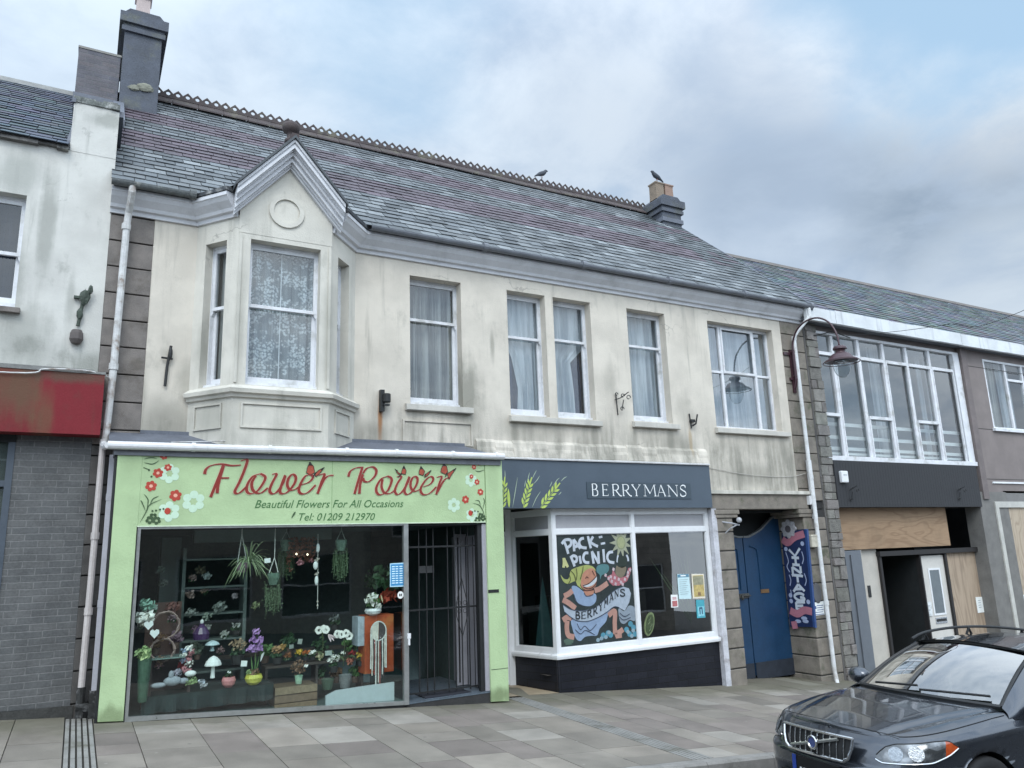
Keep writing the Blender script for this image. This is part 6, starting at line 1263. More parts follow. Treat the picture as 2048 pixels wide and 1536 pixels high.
# stepped staging with pots of flowers
sz = 0.452; sx0, sx1 = 2.196, 3.475
t = thing('flower_staging', (2.6, .2, .0), 'dark wooden staging holding rows of cut flowers', 'stand'); mb = MB(); mb.box(sx0, sx1, -.05, .25, sz-.03, sz); mb.box(sx0-.6, sx1, .25, .5, sz+.10, sz+.13); mb.build('shelf', cm('dark_shelf', (.05, .04, .034)), t); mb = MB(); [mb.box(x, x+.03, -.04, .2, -.1, sz-.03) for x in (sx0, (sx0+sx1)/2, sx1-.03)]; mb.build('leg', cm('dark_leg', (.035, .03, .027)), t)
def bunch(name, px, lab, m, r, n=40, s=.026, potc=None, stalk=True):
    c = px; t = thing(name, c, lab, 'flowers', 'flowers on the staging'); mb = MB(); clump(mb, (c[0], c[1], c[2]), r, n, s, flat=.6); mb.build('petals', m, t); mb = MB(); clump(mb, (c[0], c[1]+.02, c[2]-r*.75), r*.9, 40, s*1.2, flat=.6); mb.build('leaves', M_leafd, t)
    if stalk: mb = MB(); mb.lathe([(r*.55, -r*2.0), (r*.7, -r*1.1), (r*.6, -r*1.1)], c, 10); mb.build('pot', potc or cm('black_pot', (.03, .03, .03)), t)
for px, lab, m, r, n in (((2.348, 0.0, 0.637), 'tan dried statice bunch on the staging', cm('tan', (.33, .20, .10)), .085, 46), ((2.416, 0.0, 0.668), 'upright amber dried heads beside the tan bunch', cm('amber', (.38, .23, .08)), .05, 26), ((2.616, 0.0, 0.589), 'bright yellow primroses on the staging', M_pety, .05, 26), ((2.707, 0.0, 0.575), 'orange primroses next to the yellow ones', M_peto, .048, 24), ((2.798, 0.0, 0.567), 'small white primroses right of the orange ones', M_petw, .045, 22), ((3.07, -0.05, 0.472), 'large clump of white bedding flowers at the staging front', M_petw, .085, 60), ((3.193, -0.02, 0.527), 'single white bloom above the white clump', M_petw, .035, 16), ((3.329, 0.0, 0.514), 'dull crimson blooms between white and yellow', M_petr, .05, 26), ((3.437, -0.05, 0.483), 'golden yellow primula at the right end', M_pety, .07, 44), ((1.877, 0.1, 0.742), 'mixed dried brown and cream blooms on the back shelf', cm('cream_brown', (.30, .22, .14)), .12, 80), ((1.885, 0.3, 0.96), 'faint white blooms high behind the staging', cm('faint_white', (.34, .36, .33)), .06, 20), ((3.208, 0.4, 0.95), 'ghostly grey blooms high at the back', cm('ghost', (.20, .22, .21)), .08, 30)): bunch('flower_bunch', px, lab, m, r, n)
c = (2.071, 0.0, 0.776); t = thing('orchid', c, 'tall violet orchid with drooping sprays', 'plant'); mb = MB(); [clump(mb, (c[0]+a, c[1], c[2]+b), .055, 26, .034) for a, b in ((0, .10), (-.03, .02), (.05, .0), (0, -.08), (.05, -.10), (-.05, -.09))]; mb.build('petals', M_petv, t); mb = MB(); mb.tube([(c[0], c[1], c[2]-.25), (c[0]+.02, c[1], c[2]+.12)], .007, 5); mb.build('stem', M_stem, t)
for px, off, lab in (((2.891, -0.05, 0.845), ((-.03, 0), (.03, .01), (.06, -.0)), 'white moth orchid with one short spray'), ((3.165, -0.1, 0.764), ((-.07, .02), (-.02, .01), (.04, .02), (.09, -.02)), 'white moth orchid with a long arching spray')):
    t = thing('orchid', px, lab, 'plant', 'white orchids'); mb = MB()
    for a, b in off: petals(mb, (px[0]+a, px[2]+b), .055, 5, RG.uniform(0, 1), px[1]-RG.uniform(0, .03), wide=.5)
    mb.build('petals', M_petw, t); mb = MB(); mb.tube(curve([(px[0]-.1, px[1], px[2]), (px[0], px[1], px[2]+.0), (px[0]+.03, px[1], px[2]-.15), (px[0]+.03, px[1]+.05, px[2]-.4)], 4), .006, 5); [blade(mb, (px[0]+.03, px[1], px[2]-.33), (px[0]+.03+s*.14, px[1]-.03, px[2]-.30), .05, .03) for s in (-1, 1)]; mb.build('stem', M_stem, t)
c = (3.011, -0.08, 0.737); plain('pink_lily', 'drooping pinkish white lily between the two orchids', 'flower', cm('pale_pink', (.58, .46, .46)), c, lambda mb: [blade(mb, (c[0]-.03, c[1], c[2]+.05), (c[0]+a, c[1]-.02, c[2]-.05+b), .01, .018) for a, b in ((.0, 0), (.04, .01), (.06, .04))])
# hanging planters
def hanger(px_top, px, lab, kind):
    c, tp = px, px_top; t = thing('hanging_planter', (c[0], c[1], c[2]), lab, 'hanging planter', 'planters hanging in the window')
    mb = MB(); [mb.tube([(tp[0], tp[1], 2.18), (tp[0], tp[1], tp[2]), (c[0]+s*.055, c[1], c[2]+.06)], .006, 5) for s in (-1, 1)]; mb.build('cord', M_cord if kind != 2 else cm('grey_cord', (.22, .27, .24)), t)
    if kind == 0:
        mb = MB(); mb.lathe([(.05, -.06), (.07, .0), (.065, .06), (.06, .06)], c, 12); mb.build('pot', cm('mauve_pot', (.16, .11, .13)), t); mb = MB()
        for k in range(58):
            a = RG.uniform(-1.2, 3.6); L = RG.uniform(.15, .36); e = (c[0]+.10+L*math.cos(a)*.9, c[1]+RG.uniform(-.2, .1), c[2]+.09-L*RG.uniform(.15, 1.15)+(.28 if RG.random() < .18 else 0)); blade(mb, (c[0]+.08, c[1], c[2]+.06), e, RG.uniform(.04, .13), .0085, 8)
        mb.build('leaves', cm('spider_leaf', (.24, .31, .17)), t)
    else:
        mb = MB(); mb.lathe([(.05, -.09), (.075, .0), (.075, .055), (.07, .055)], c, 12); mb.build('pot', cm('green_glass', (.10, .16, .12), .25), t); mb = MB()
        for k in range(46):
            x = c[0]+RG.uniform(-.10, .10); z = c[2]-RG.uniform(.05, .16); q = [(x+RG.uniform(-.01, .01)*j, c[1]+RG.uniform(-.05, .05), z-j*RG.uniform(.05, .085)) for j in range(5)]; blade(mb, q[0], q[-1], 0, .006, 6)
            [clump(mb, p, .014, 2, .014) for p in q]
        mb.build('trailing_leaves', cm('trail_leaf', (.075, .115, .06)), t)
hanger((1.827, -0.15, 2.101), (1.844, -0.15, 1.685), 'hanging spider plant in a corded planter', 0); hanger((2.22, -0.25, 1.795), (2.215, -0.25, 1.547), 'hanging glass planter of trailing fern low in the middle', 1); hanger((3.103, -0.2, 2.128), (3.099, -0.2, 1.943), 'hanging planter of trailing fern near the right end', 2); hanger((2.442, 0.1, 2.131), (2.44, 0.1, 1.967), 'small dim hanging planter beside the dried swags', 2)
# dried swags, bird chain
c = (2.629, 0.05, 1.883); t = thing('dried_swag', c, 'hanging swag of reddish brown dried flowers with lit bulbs', 'garland'); mb = MB()
for k in range(9):
    x = c[0]-.16+.04*k; [clump(mb, (x+RG.uniform(-.015, .015), c[1]+RG.uniform(-.06, .06), c[2]+.14-j*.055), .038, 15, .02) for j in range(RG.randint(4, 8))]
mb.build('dried_flowers', cm('russet', (.20, .09, .06)), t); mb = MB(); clump(mb, (c[0]-.02, c[1]-.05, c[2]-.16), .05, 30, .025); clump(mb, (c[0]+.13, c[1]-.05, c[2]-.14), .04, 20, .022); mb.build('bells', M_petp, t)
eb = bpy.data.materials.new('bulb'); eb.use_nodes = True; eb.node_tree.nodes['Principled BSDF'].inputs['Emission Color'].default_value = (1, .85, .6, 1); eb.node_tree.nodes['Principled BSDF'].inputs['Emission Strength'].default_value = 3.0
for q in ((2.558, 0.0, 1.832), (2.704, 0.0, 1.821)): mb = MB(); mb.blob(q, .012, .012, .014, 8, 6); mb.build('bulb', eb, t)
t = thing('bird_chain', (2.782, -0.2, 1.617), 'vertical chain of white wooden birds and beads', 'ornament'); mb = MB(); q = (2.786, -0.2, 2.081); q2 = (2.799, -0.2, 1.123); mb.tube([q, q2], .004, 4); mb.build('cord', M_cord, t)
for px, a, b in (((2.789, -0.2, 1.899), .025, .06), ((2.756, -0.22, 1.675), .032, .055), ((2.778, -0.2, 1.483), .026, .062)): mb = MB(); mb.blob(px, a, .02, b, 8, 6); mb.build('bird', M_card, t, smooth=True)
mb = MB(); clump(mb, (2.779, -0.2, 1.751), .035, 14, .02); clump(mb, (2.783, -0.2, 1.578), .03, 12, .018); [mb.blob(q, .013, .013, .013, 6, 5) for q in ((2.797, -0.2, 1.217), (2.798, -0.2, 1.167))]; mb.build('beads', M_pale, t)
# right end: orange poster, white bowl, macrame, pale board
q = [(3.412, 0.995), (3.833, 1.012), (3.833, 0.259), (3.471, 0.276)]
t = thing('orange_box', (q[0][0]+.15, -.15, q[2][1]), 'tall orange display box with a pale side, under the white flower bowl', 'box'); mb = MB(); mb.box(q[0][0]+.02, q[1][0], -.22, .05, q[2][1], q[0][1]); mb.build('front', mat('orange_board', (.44, .085, .03), .6, .25, 6, 40, .1, tint=(.48, .16, .05)), t); mb = MB(); mb.box(q[0][0]-.07, q[0][0]+.02, -.20, .05, q[0][1]-.38, q[0][1]-.01); mb.build('side', cm('pale_side', (.33, .38, .42)), t)
c = (3.55, -0.2, 1.017); pot_plant('flower_bowl', (c[0], c[1], q[0][1]), 'white oval bowl of white lilies on top of the orange box', 'plant pot', .115, .09, cm('white_glaze', (.70, .74, .74), .25), (('leaves', M_leaf, lambda mb: clump(mb, (c[0]+.02, c[1], q[0][1]+.17), .13, 90, .04)), ('lilies', M_petw, lambda mb: [clump(mb, (c[0]+a, c[1]-.08, q[0][1]+b), .05, 16, .034) for a, b in ((-.11, .21), (-.05, .25), (-.02, .17), (.04, .12), (.0, .24))]), ('buds', cm('bud_cream', (.60, .52, .32)), lambda mb: [blade(mb, (c[0]+.05+a, c[1]-.05, q[0][1]+.16), (c[0]+.02+a, c[1]-.06, q[0][1]+.26), 0, .012) for a in (0, .07)])), bowl=True)
c = (3.798, -0.1, 1.227); t = thing('poinsettia', c, 'orange red poinsettia beside the white bowl', 'plant'); mb = MB(); clump(mb, c, .12, 60, .055); mb.build('bracts', cm('bract', (.32, .05, .025)), t); mb = MB(); clump(mb, (c[0], c[1]+.05, c[2]+.25), .25, 60, .07); mb.build('leaves', M_leafd, t)
c = (3.579, -0.34, 0.799); rw = .105
t = thing('dreamcatcher', c, 'oval cream macrame dreamcatcher with long red and cream tassels', 'wall hanging'); mb = MB(); mb.tube([(c[0]+rw*math.cos(a), c[1], c[2]+.12*math.sin(a)) for a in np.linspace(0, 6.283, 25)], .009, 6); mb.build('hoop', M_cord, t)
mb = MB()
for k in range(9): 
    a0 = c[0]-rw*.95+rw*.105*k; hh = .118*math.sqrt(max(0.02, 1-((a0-c[0])/rw)**2)); mb.tube([(a0, c[1], c[2]-hh), (a0+.005, c[1]-.005, c[2]+hh)], .0085, 4)
for z in np.linspace(-.09, .09, 7): w_ = rw*math.sqrt(1-(z/.125)**2); mb.tube([(c[0]-w_, c[1]-.004, c[2]+z), (c[0]-.005, c[1]-.004, c[2]+z)], .007, 4)
mb.build('knotted_net', cm('cream_cord', (.56, .53, .46)), t); mb = MB(); w2_ = [(c[0]+.005+(rw*.96)*u*abs(math.cos(a)), c[2]+.115*math.sin(a)) for u, a in [(1, a) for a in np.linspace(-1.57, 1.57, 12)]]; mb.prism(w2_, c[1]-.003, c[1]+.003); mb.build('dark_felt', cm('felt', (.06, .05, .05)), t)
for k in range(13):
    x = c[0]-rw+2*rw*k/12; z0 = c[2]-.12*math.sqrt(max(.05, 1-((x-c[0])/rw)**2))-.0; mb = MB(); L = .44+.05*math.sin(k*2.1)+(.08 if 3 < k < 9 else 0); mb.tube([(x, c[1], z0), (x+.006*math.sin(k), c[1]-.01, z0-L*.5), (x, c[1], z0-L)], .0095, 5); mb.build('tassel', (M_cord, cm('cream_tassel', (.50, .46, .40)), cm('red_tassel', (.24, .07, .06)), cm('dark_tassel', (.06, .05, .05)))[(0, 1, 3, 2, 0, 3, 1, 2, 3, 0, 3, 1, 0)[k]], t)
q = [(2.878, 0.071), (3.011, 0.122), (3.392, 0.135), (3.787, 0.142), (3.787, -0.093), (3.663, -0.116), (2.881, -0.1)]
t = thing('pale_board', (q[0][0]+.3, -.36, q[-1][1]), 'pale blue white board with a sloping top, leaning at the foot of the window', 'board'); mb = MB(); mb.prism(q, -.37, -.33); mb.build('panel', cm('pale_blue_white', (.36, .41, .42), .5, .06), t)
c = [(2.258, 0.23), (2.776, 0.197), (2.782, -0.081), (2.267, -0.053)]
t = thing('wooden_crate', (c[0][0]+.2, -.2, c[3][1]), 'wooden slatted crate holding up a mint green pot', 'crate'); hh = (c[0][1]-c[3][1])/3
for k in range(3): mb = MB(); mb.box(c[0][0], c[1][0], -.34, -.315, c[3][1]+hh*k+.006, c[3][1]+hh*(k+1)-.006); mb.build('slat', cm('crate_wood', ((.17, .115, .07), (.14, .095, .06), (.20, .15, .095))[k]), t)
mb = MB(); mb.box(c[0][0]+.01, c[1][0]-.01, -.31, .05, c[3][1], c[0][1]-.005); mb.build('inner_box', cm('crate_inner', (.11, .08, .05)), t)
d = (2.576, -0.2, 0.215); pot_plant('mint_pot', (d[0], d[1], c[0][1]), 'mint green pot with a dried brown plant on the crate', 'plant pot', .05, .10, cm('mint_glaze', (.30, .46, .33), .5), (('dried_plant', M_peti, lambda mb: clump(mb, (d[0], d[1], c[0][1]+.20), .10, 90, .022, flat=1.1)), ('pale_leaf', M_petw, lambda mb: clump(mb, (d[0]+.07, d[1]-.05, c[0][1]+.21), .025, 8, .02))))
c = (1.436, 0.1, 0.933); t = thing('potion_bottle', c, 'dark purple bottle with a white stopper on the back shelf', 'bottle'); mb = MB(); mb.lathe([(.09, -.10), (.10, -.03), (.06, .04), (.03, .07), (.03, .09)], c, 12); mb.build('bottle', cm('purple_glass', (.06, .03, .09), .2), t); mb = MB(); mb.blob((c[0]-.0, c[1], c[2]+.11), .022, .022, .03, 8, 6); mb.build('stopper', M_card, t)
for px, r, m, lab in (((1.291, 0.2, 1.382), .07, cm('dusty_rose', (.24, .18, .16)), 'dusty rose hanging bouquet at the back left'), ((1.483, 0.25, 1.593), .06, cm('dull_white', (.30, .35, .34)), 'pale round lantern at the back left'), ((1.332, 0.2, 1.156), .075, cm('grey_ribbon', (.24, .26, .24)), 'grey ribbon bouquet under the dusty rose one'), ((0.949, 0.3, 1.69), .07, cm('dim_green', (.10, .13, .11)), 'dim green bouquet in the back corner'), ((0.981, 0.3, 1.53), .06, cm('dim_cream', (.15, .17, .15)), 'dim cream bouquet in the back corner'), ((1.511, 0.2, 1.102), .08, cm('sage', (.20, .24, .20)), 'sage green cushion on the back shelf'), ((1.407, 0.3, 1.671), .07, cm('olive_dried', (.13, .12, .08)), 'olive dried bunch hanging at the back'), ((1.834, 0.2, 1.328), .05, cm('mauve_star', (.20, .18, .19)), 'mauve star flower on a stick'), ((2.069, 0.1, 1.193), .06, cm('offset_plantlet', (.20, .24, .12)), 'spider plantlet dangling below its parent')): plain('hanging_bouquet', lab, 'bouquet', m, px, lambda mb, px=px, r=r: clump(mb, px, r, 46, .026))
# notices stuck inside the glass
GYI = -.466
q = [(3.693, 1.665), (3.9, 1.671), (3.898, 1.356), (3.693, 1.36)]
t = thing('opening_hours_notice', (q[0][0], GYI, q[2][1]), 'blue and white opening hours notice on the florist window', 'notice'); mb = MB(); mb.prism(q, GYI, GYI+.003); mb.build('sheet', cm('pale_blue_card', (.36, .56, .66), .5, .05), t); mb = MB(); x0, x1, z0, z1 = q[0][0]+.012, q[1][0]-.012, q[3][1]+.014, q[0][1]-.012; mb.box(x0, x1, GYI-.002, GYI-.0005, z0, z1); mb.build('blue_field', cm('notice_blue', (.035, .20, .40), .5, .05), t)
mb = MB()
for k in range(8):
    z = z1-.03-(z1-z0-.05)*k/7.5
    for a, b in ((.08, .30), (.36, .56), (.66, .90)): mb.box(x0+(x1-x0)*a, x0+(x1-x0)*b, GYI-.0035, GYI-.002, z-.007, z+.005)
mb.build('time_rows', cm('notice_pale', (.55, .70, .78), .5, .05), t)
c = (3.841, -0.466, 1.249); t = thing('round_sticker', c, 'round white sticker with two dark figures beneath the blue notice', 'sticker'); mb = MB(); mb.prism([(c[0]+.043*math.cos(a), c[2]+.048*math.sin(a)) for a in np.linspace(0, 6.0, 20)], GYI, GYI+.002); mb.build('disc', M_card, t); mb = MB(); [mb.prism([(c[0]+s*.011+.009*math.cos(a), c[2]+.018*math.sin(a)) for a in np.linspace(0, 5.5, 8)], GYI-.002, GYI-.0005) for s in (-1, 1)]; mb.build('figures', M_black, t)
c = (3.945, -0.5, 0.686); plain('window_catch', 'white plastic catch on the window mullion', 'catch', M_upvc, c, lambda mb: (mb.box(c[0]-.022, c[0]+.022, -.515, -.49, c[2]-.0, c[2]+.065), mb.box(c[0]-.012, c[0]+.012, -.513, -.49, c[2]-.085, c[2])))
# the thicket of foliage and small pots that fills the back of the display
for px, r, lab, m in (((2.53, 0.25, 0.713), .12, 'dark fern behind the amber heads', M_leafd), ((2.95, 0.2, 0.631), .11, 'dark leafy plant under the left orchid', M_leafd), ((3.363, 0.2, 0.596), .11, 'bushy green plant between the orchids and the orange box', M_leaf), ((2.234, 0.2, 0.63), .10, 'mossy green plant right of the violet orchid', M_leaf), ((2.93, 0.1, 0.296), .09, 'dim trailing plant below the staging, by the crate', M_leafd), ((3.13, 0.05, 0.281), .08, 'brown stemmed plant below the white clump', M_peti), ((3.405, 0.1, 0.267), .09, 'green pot plant below the golden primula', M_leaf), ((3.747, 0.4, 1.437), .17, 'large rubbery leaves behind the white lily bowl', M_leafd), ((3.955, 0.35, 1.498), .15, 'broad dark leaves beneath the opening hours notice', M_leafd), ((1.672, 0.3, 1.191), .08, 'pale dried sprays in front of the grey pillar', cm('spray_grey', (.20, .23, .21))), ((1.146, 0.1, 0.879), .08, 'dark heather posy between the wicker rings', cm('heather', (.16, .10, .13))), ((0.909, -0.1, 0.839), .07, 'small brown cone posy by the lower ring', M_peti), ((1.203, -0.2, 0.585), .05, 'rosy posy hanging under the garland', M_petr), ((1.087, 0.1, 1.236), .08, 'russet heart wreath high on the dark board', cm('rust', (.16, .07, .06))), ((1.414, 0.2, 0.701), .07, 'sage posy left of the squat mushroom', cm('sage_posy', (.14, .18, .13)))):
    c = px; t = thing('foliage_plant', c, lab, 'plant', 'plants crowding the display'); mb = MB(); clump(mb, c, r, 90, .034, flat=.9); mb.build('leaves', m, t)
    if c[2] < .95: mb = MB(); mb.lathe([(r*.45, -r*1.6), (r*.6, -r*.7), (r*.5, -r*.7)], c, 10); mb.build('pot', cm('plain_pot', (.10, .065, .05)), t)
for px, h, lab, m in (((3.207, -0.1, 0.184), .16, 'grey florist bucket at the foot of the staging', cm('bucket_grey', (.16, .17, .17))), ((2.989, -0.05, 0.164), .13, 'dark green florist bucket beside the crate', cm('bucket_green', (.05, .09, .06)))):
    mb = MB(); mb.lathe([(.06, -h/2), (.085, h/2), (.078, h/2), (.07, h/2-.03)], px, 14); single(mb, 'florist_bucket', m, px, lab, 'bucket', 'florist buckets')
# shelving against the back wall at the left, and the small stock that crowds it
t = thing('display_shelves', (1.6, .45, .0), 'tall grey green shelving unit at the back left of the florist window', 'shelves')
M_unit = cm('unit_grey', (.10, .125, .115))
for x in (1.22, 1.98): mb = MB(); mb.box(x-.02, x+.02, .30, .62, -.05, 1.95); mb.build('upright', M_unit, t)
for z in (.42, .80, 1.12, 1.45, 1.80): mb = MB(); mb.box(1.24, 1.96, .30, .62, z-.012, z+.012); mb.build('shelf', M_unit, t)
t = thing('wreath_stand', (.95, .2, .0), 'dark reddish wooden stand behind the wreaths', 'stand'); mb = MB(); mb.box(.80, 1.20, .18, .21, -.02, 1.30); mb.build('board', cm('panel_red_brown', (.10, .055, .045)), t)
for px, r, lab, col in (((0.722, -0.32, 1.109), .06, 'cream rose bud posy at the far left edge', (.40, .38, .32)), ((0.838, -0.2, 1.264), .06, 'mint and white posy beside the upper wreath', (.30, .38, .34)), ((1.088, 0.05, 1.12), .06, 'dusty mauve posy on the red panel', (.26, .18, .20)), ((0.947, -0.2, 0.61), .05, 'tiny pink toy posy under the glass shelf', (.34, .20, .22)), ((1.152, -0.25, 0.512), .05, 'pale lilac posy beside the stuffed toy', (.34, .32, .38)), ((1.396, 0.3, 0.947), .055, 'plum posy on the second shelf', (.16, .09, .14)), ((1.539, 0.35, 0.951), .05, 'ivory posy on the second shelf', (.40, .40, .36)), ((1.329, 0.35, 1.581), .06, 'faded rose posy on the top shelf', (.28, .20, .18)), ((1.487, 0.35, 1.417), .055, 'brown seed head posy on the third shelf', (.18, .13, .09)), ((1.383, 0.3, 0.755), .055, 'grey green posy on the lowest shelf', (.20, .24, .19)), ((1.748, 0.3, 0.859), .06, 'white stock posy right of the shelving', (.40, .42, .38)), ((1.672, 0.15, 0.683), .06, 'pinkish heather clump between mushroom and dried blooms', (.30, .20, .20)), ((2.472, -0.02, 0.555), .055, 'rust chrysanthemum pot at the staging front', (.30, .13, .06)), ((2.892, -0.02, 0.517), .055, 'cream narcissus pot in the middle of the staging', (.50, .46, .28)), ((3.284, -0.06, 0.422), .05, 'small coral blooms at the staging front right', (.42, .15, .10))):
    c = px; t = thing('flower_posy', c, lab, 'flowers', 'posies crowding the florist window'); mb = MB(); clump(mb, c, r, 60, .022, flat=.8); mb.build('petals', cm('posy_petal', col), t); mb = MB(); clump(mb, (c[0], c[1]+.02, c[2]-r*.6), r*.8, 26, .026, flat=.6); mb.build('leaves', M_leafd, t)


# ------------------------------------------------------------------ painted picnic poster and notices in the bakery window
MY = CY+.036
mu = thing('window_mural', (7.4, MY, .3), 'hand painted blackboard poster of a picnicking woman filling the left bakery pane', 'poster')
Q = [(6.723, 2.011), (8.208, 2.002), (8.2, 0.311), (6.724, 0.318)]
mx0, mx1, mz0, mz1 = CX+.085, mm_-.04, zsl+.09, ztr-.045
mb = MB(); mb.box(mx0, mx1, MY, MY+.004, mz0, mz1); mb.build('blackboard', mat('blackboard', (.026, .036, .036), .45, .3, 5, 30, .05), mu)
def paint(nm, colr, polys=(), strokes=(), lift=1, w=.04):
    if nm in ('folds', 'face_lines', 'hair_outline') and len(strokes) > 1:
        for i, s in enumerate(strokes): paint('fold_line', colr, (), [s], lift+.1*i)
        return
    if nm == 'lettering':
        for a, b in ((0, 2), (2, 5), (5, 6), (6, 9), (9, 11), (11, 12), (12, 13), (13, 16), (16, 17), (17, 18)): paint('painted_letter', colr, (), strokes[a:b], lift)
        for s in strokes[18:]: paint('painted_dash', colr, (), [s], lift)
        return
    if nm in ('skin', 'dress', 'face', 'blue_stones', 'pale_stones') and len(polys)+len(strokes) > 1:
        mm = [paint('painted_'+{'skin': 'limb', 'dress': 'cloth', 'face': 'head', 'blue_stones': 'stone', 'pale_stones': 'stone'}[nm], colr, [p], (), lift+.1*i) for i, p in enumerate(polys)]+[paint('painted_limb', colr, (), [s], lift+.1*i) for i, s in enumerate(strokes)]; return
    colr = tuple(v*.74 for v in colr); m = MB(); y = MY-.0012*lift
    for j, p in enumerate(polys): m.poly([(a, y-.0002*j, b) for a, b in p])
    for p, ww in strokes: stroke(m, p, ww, y, thick=0.0)
    m.build(nm, mat('chalk_'+nm, colr, .7, .14, 12, 60, .1), mu)
K = .00235
paint('lettering', (.62, .67, .74), (), [(s, .046) for s in (
 [(6.913, 1.702), (6.882, 1.811), (6.845, 1.895)], [(6.798, 1.862), (6.863, 1.92), (6.965, 1.917), (6.969, 1.843), (6.89, 1.794)], [(7.03, 1.738), (7.028, 1.835), (7.025, 1.926)], [(7.028, 1.926), (7.089, 1.854), (7.152, 1.776)], [(7.034, 1.804), (7.113, 1.826)],
 [(7.232, 1.942), (7.171, 1.93), (7.133, 1.874), (7.171, 1.803), (7.274, 1.784)], [(7.313, 1.976), (7.332, 1.884), (7.36, 1.777)], [(7.417, 1.967), (7.346, 1.876)], [(7.346, 1.883), (7.417, 1.839), (7.502, 1.802)],
 [(7.024, 1.503), (6.99, 1.587), (6.965, 1.65)], [(6.948, 1.636), (7.009, 1.669), (7.067, 1.646), (7.063, 1.584), (6.999, 1.566)], [(7.128, 1.665), (7.146, 1.54)], [(7.303, 1.704), (7.234, 1.701), (7.198, 1.635), (7.225, 1.565), (7.31, 1.55)], [(7.374, 1.728), (7.396, 1.531)], [(7.374, 1.728), (7.429, 1.642), (7.5, 1.527)], [(7.5, 1.527), (7.5, 1.724)], [(7.605, 1.756), (7.611, 1.544)], [(7.799, 1.708), (7.717, 1.696), (7.676, 1.634), (7.706, 1.555), (7.812, 1.53)])]+[(s, .035) for s in ([(7.531, 1.95), (7.602, 1.96)], [(7.562, 1.843), (7.652, 1.855)], [(7.899, 1.648), (7.884, 1.591), (7.875, 1.534)], [(8.076, 1.649), (8.1, 1.598), (8.104, 1.545)])], 2)
paint('pale_letter', (.60, .60, .28), (), [(s, .048) for s in ([(6.81, 1.49), (6.823, 1.565), (6.822, 1.641)], [(6.825, 1.634), (6.859, 1.564), (6.894, 1.494)], [(6.816, 1.535), (6.875, 1.539)])], 2)
sc_ = (7.977, 1.854)
rays = [(sc_[0]+(.24 if k % 2 else .115)*math.cos(2*math.pi*k/22), sc_[1]+(.27 if k % 2 else .13)*math.sin(2*math.pi*k/22)) for k in range(22)]
paint('sun_rays', (.40, .42, .30), [rays], (), 1); paint('sun_rim', (.30, .33, .20), [[(sc_[0]+.095*math.cos(a), sc_[1]+.115*math.sin(a)) for a in np.linspace(0, 6.0, 20)]], (), 2); paint('sun', (.42, .45, .25), [[(sc_[0]+.075*math.cos(a), sc_[1]+.095*math.sin(a)) for a in np.linspace(0, 6.0, 20)]], (), 3)
cv = lambda p: curve(p, 5, closed=True)
paint('hair', (.42, .46, .15), [cv([(6.749, 1.384), (6.812, 1.318), (6.895, 1.317), (6.944, 1.437), (7.031, 1.475), (7.134, 1.499), (7.273, 1.514), (7.383, 1.482), (7.431, 1.417), (7.338, 1.449), (7.215, 1.412), (7.174, 1.318), (7.115, 1.197), (7.179, 1.125), (7.064, 1.2), (7.018, 1.27), (6.882, 1.236), (6.793, 1.281)])], (), 2)
paint('hair_outline', (.10, .11, .04), (), [(s, .014) for s in ([(6.944, 1.437), (7.007, 1.366), (7.027, 1.27)], [(7.048, 1.472), (7.059, 1.378), (7.036, 1.283)], [(7.186, 1.497), (7.162, 1.401), (7.113, 1.293)], [(6.907, 1.384), (6.928, 1.301), (6.885, 1.238)])], 5)
paint('face', (.55, .26, .17), [cv([(7.169, 1.373), (7.251, 1.439), (7.356, 1.462), (7.414, 1.418), (7.441, 1.306), (7.415, 1.182), (7.316, 1.132), (7.196, 1.131), (7.124, 1.21)]), cv([(7.179, 1.125), (7.359, 1.123), (7.353, 1.048), (7.274, 1.018), (7.2, 1.056)])], (), 3)
paint('skin', (.52, .29, .23), (), [(s, .085) for s in ([(7.384, 1.108), (7.489, 1.13), (7.654, 1.212)], [(6.959, 1.13), (6.89, 1.087), (6.796, 1.051)], [(6.769, 0.999), (6.881, 0.939), (7.0, 0.851)], [(6.751, 0.688), (6.835, 0.728), (6.917, 0.709)], [(6.832, 0.675), (6.817, 0.557), (6.844, 0.456), (6.949, 0.422)], [(7.633, 0.701), (7.761, 0.762), (7.747, 0.583), (7.742, 0.406)], [(7.732, 0.393), (7.842, 0.433), (7.907, 0.469)], [(7.749, 0.376), (7.873, 0.382)])], 2)
paint('smile', (.66, .70, .72), [cv([(7.158, 1.202), (7.271, 1.224), (7.36, 1.275), (7.438, 1.334), (7.428, 1.251), (7.337, 1.186), (7.216, 1.171)])], (), 5)
paint('face_lines', (.10, .04, .035), (), [(s, .014) for s in ([(7.216, 1.302), (7.243, 1.328), (7.276, 1.306)], [(7.353, 1.421), (7.377, 1.385), (7.4, 1.342)], [(7.157, 1.195), (7.27, 1.22), (7.369, 1.278), (7.438, 1.336)], [(7.165, 1.174), (7.265, 1.141), (7.371, 1.171), (7.436, 1.243)], [(7.162, 1.126), (7.246, 1.115), (7.367, 1.122)])], 6)
paint('dress', (.30, .40, .56), [cv([(6.946, 1.185), (7.03, 1.194), (7.177, 1.098), (7.274, 1.022), (7.363, 1.061), (7.413, 1.031), (7.397, 0.935), (7.298, 0.873), (7.146, 0.889), (7.016, 0.958), (6.98, 1.068)]), cv([(6.915, 0.683), (7.115, 0.669), (7.355, 0.693), (7.603, 0.765), (7.763, 0.789), (7.635, 0.728), (7.574, 0.61), (7.445, 0.51), (7.386, 0.414), (7.267, 0.416), (7.148, 0.406), (7.061, 0.353), (6.981, 0.399), (6.924, 0.549)])], (), 2)
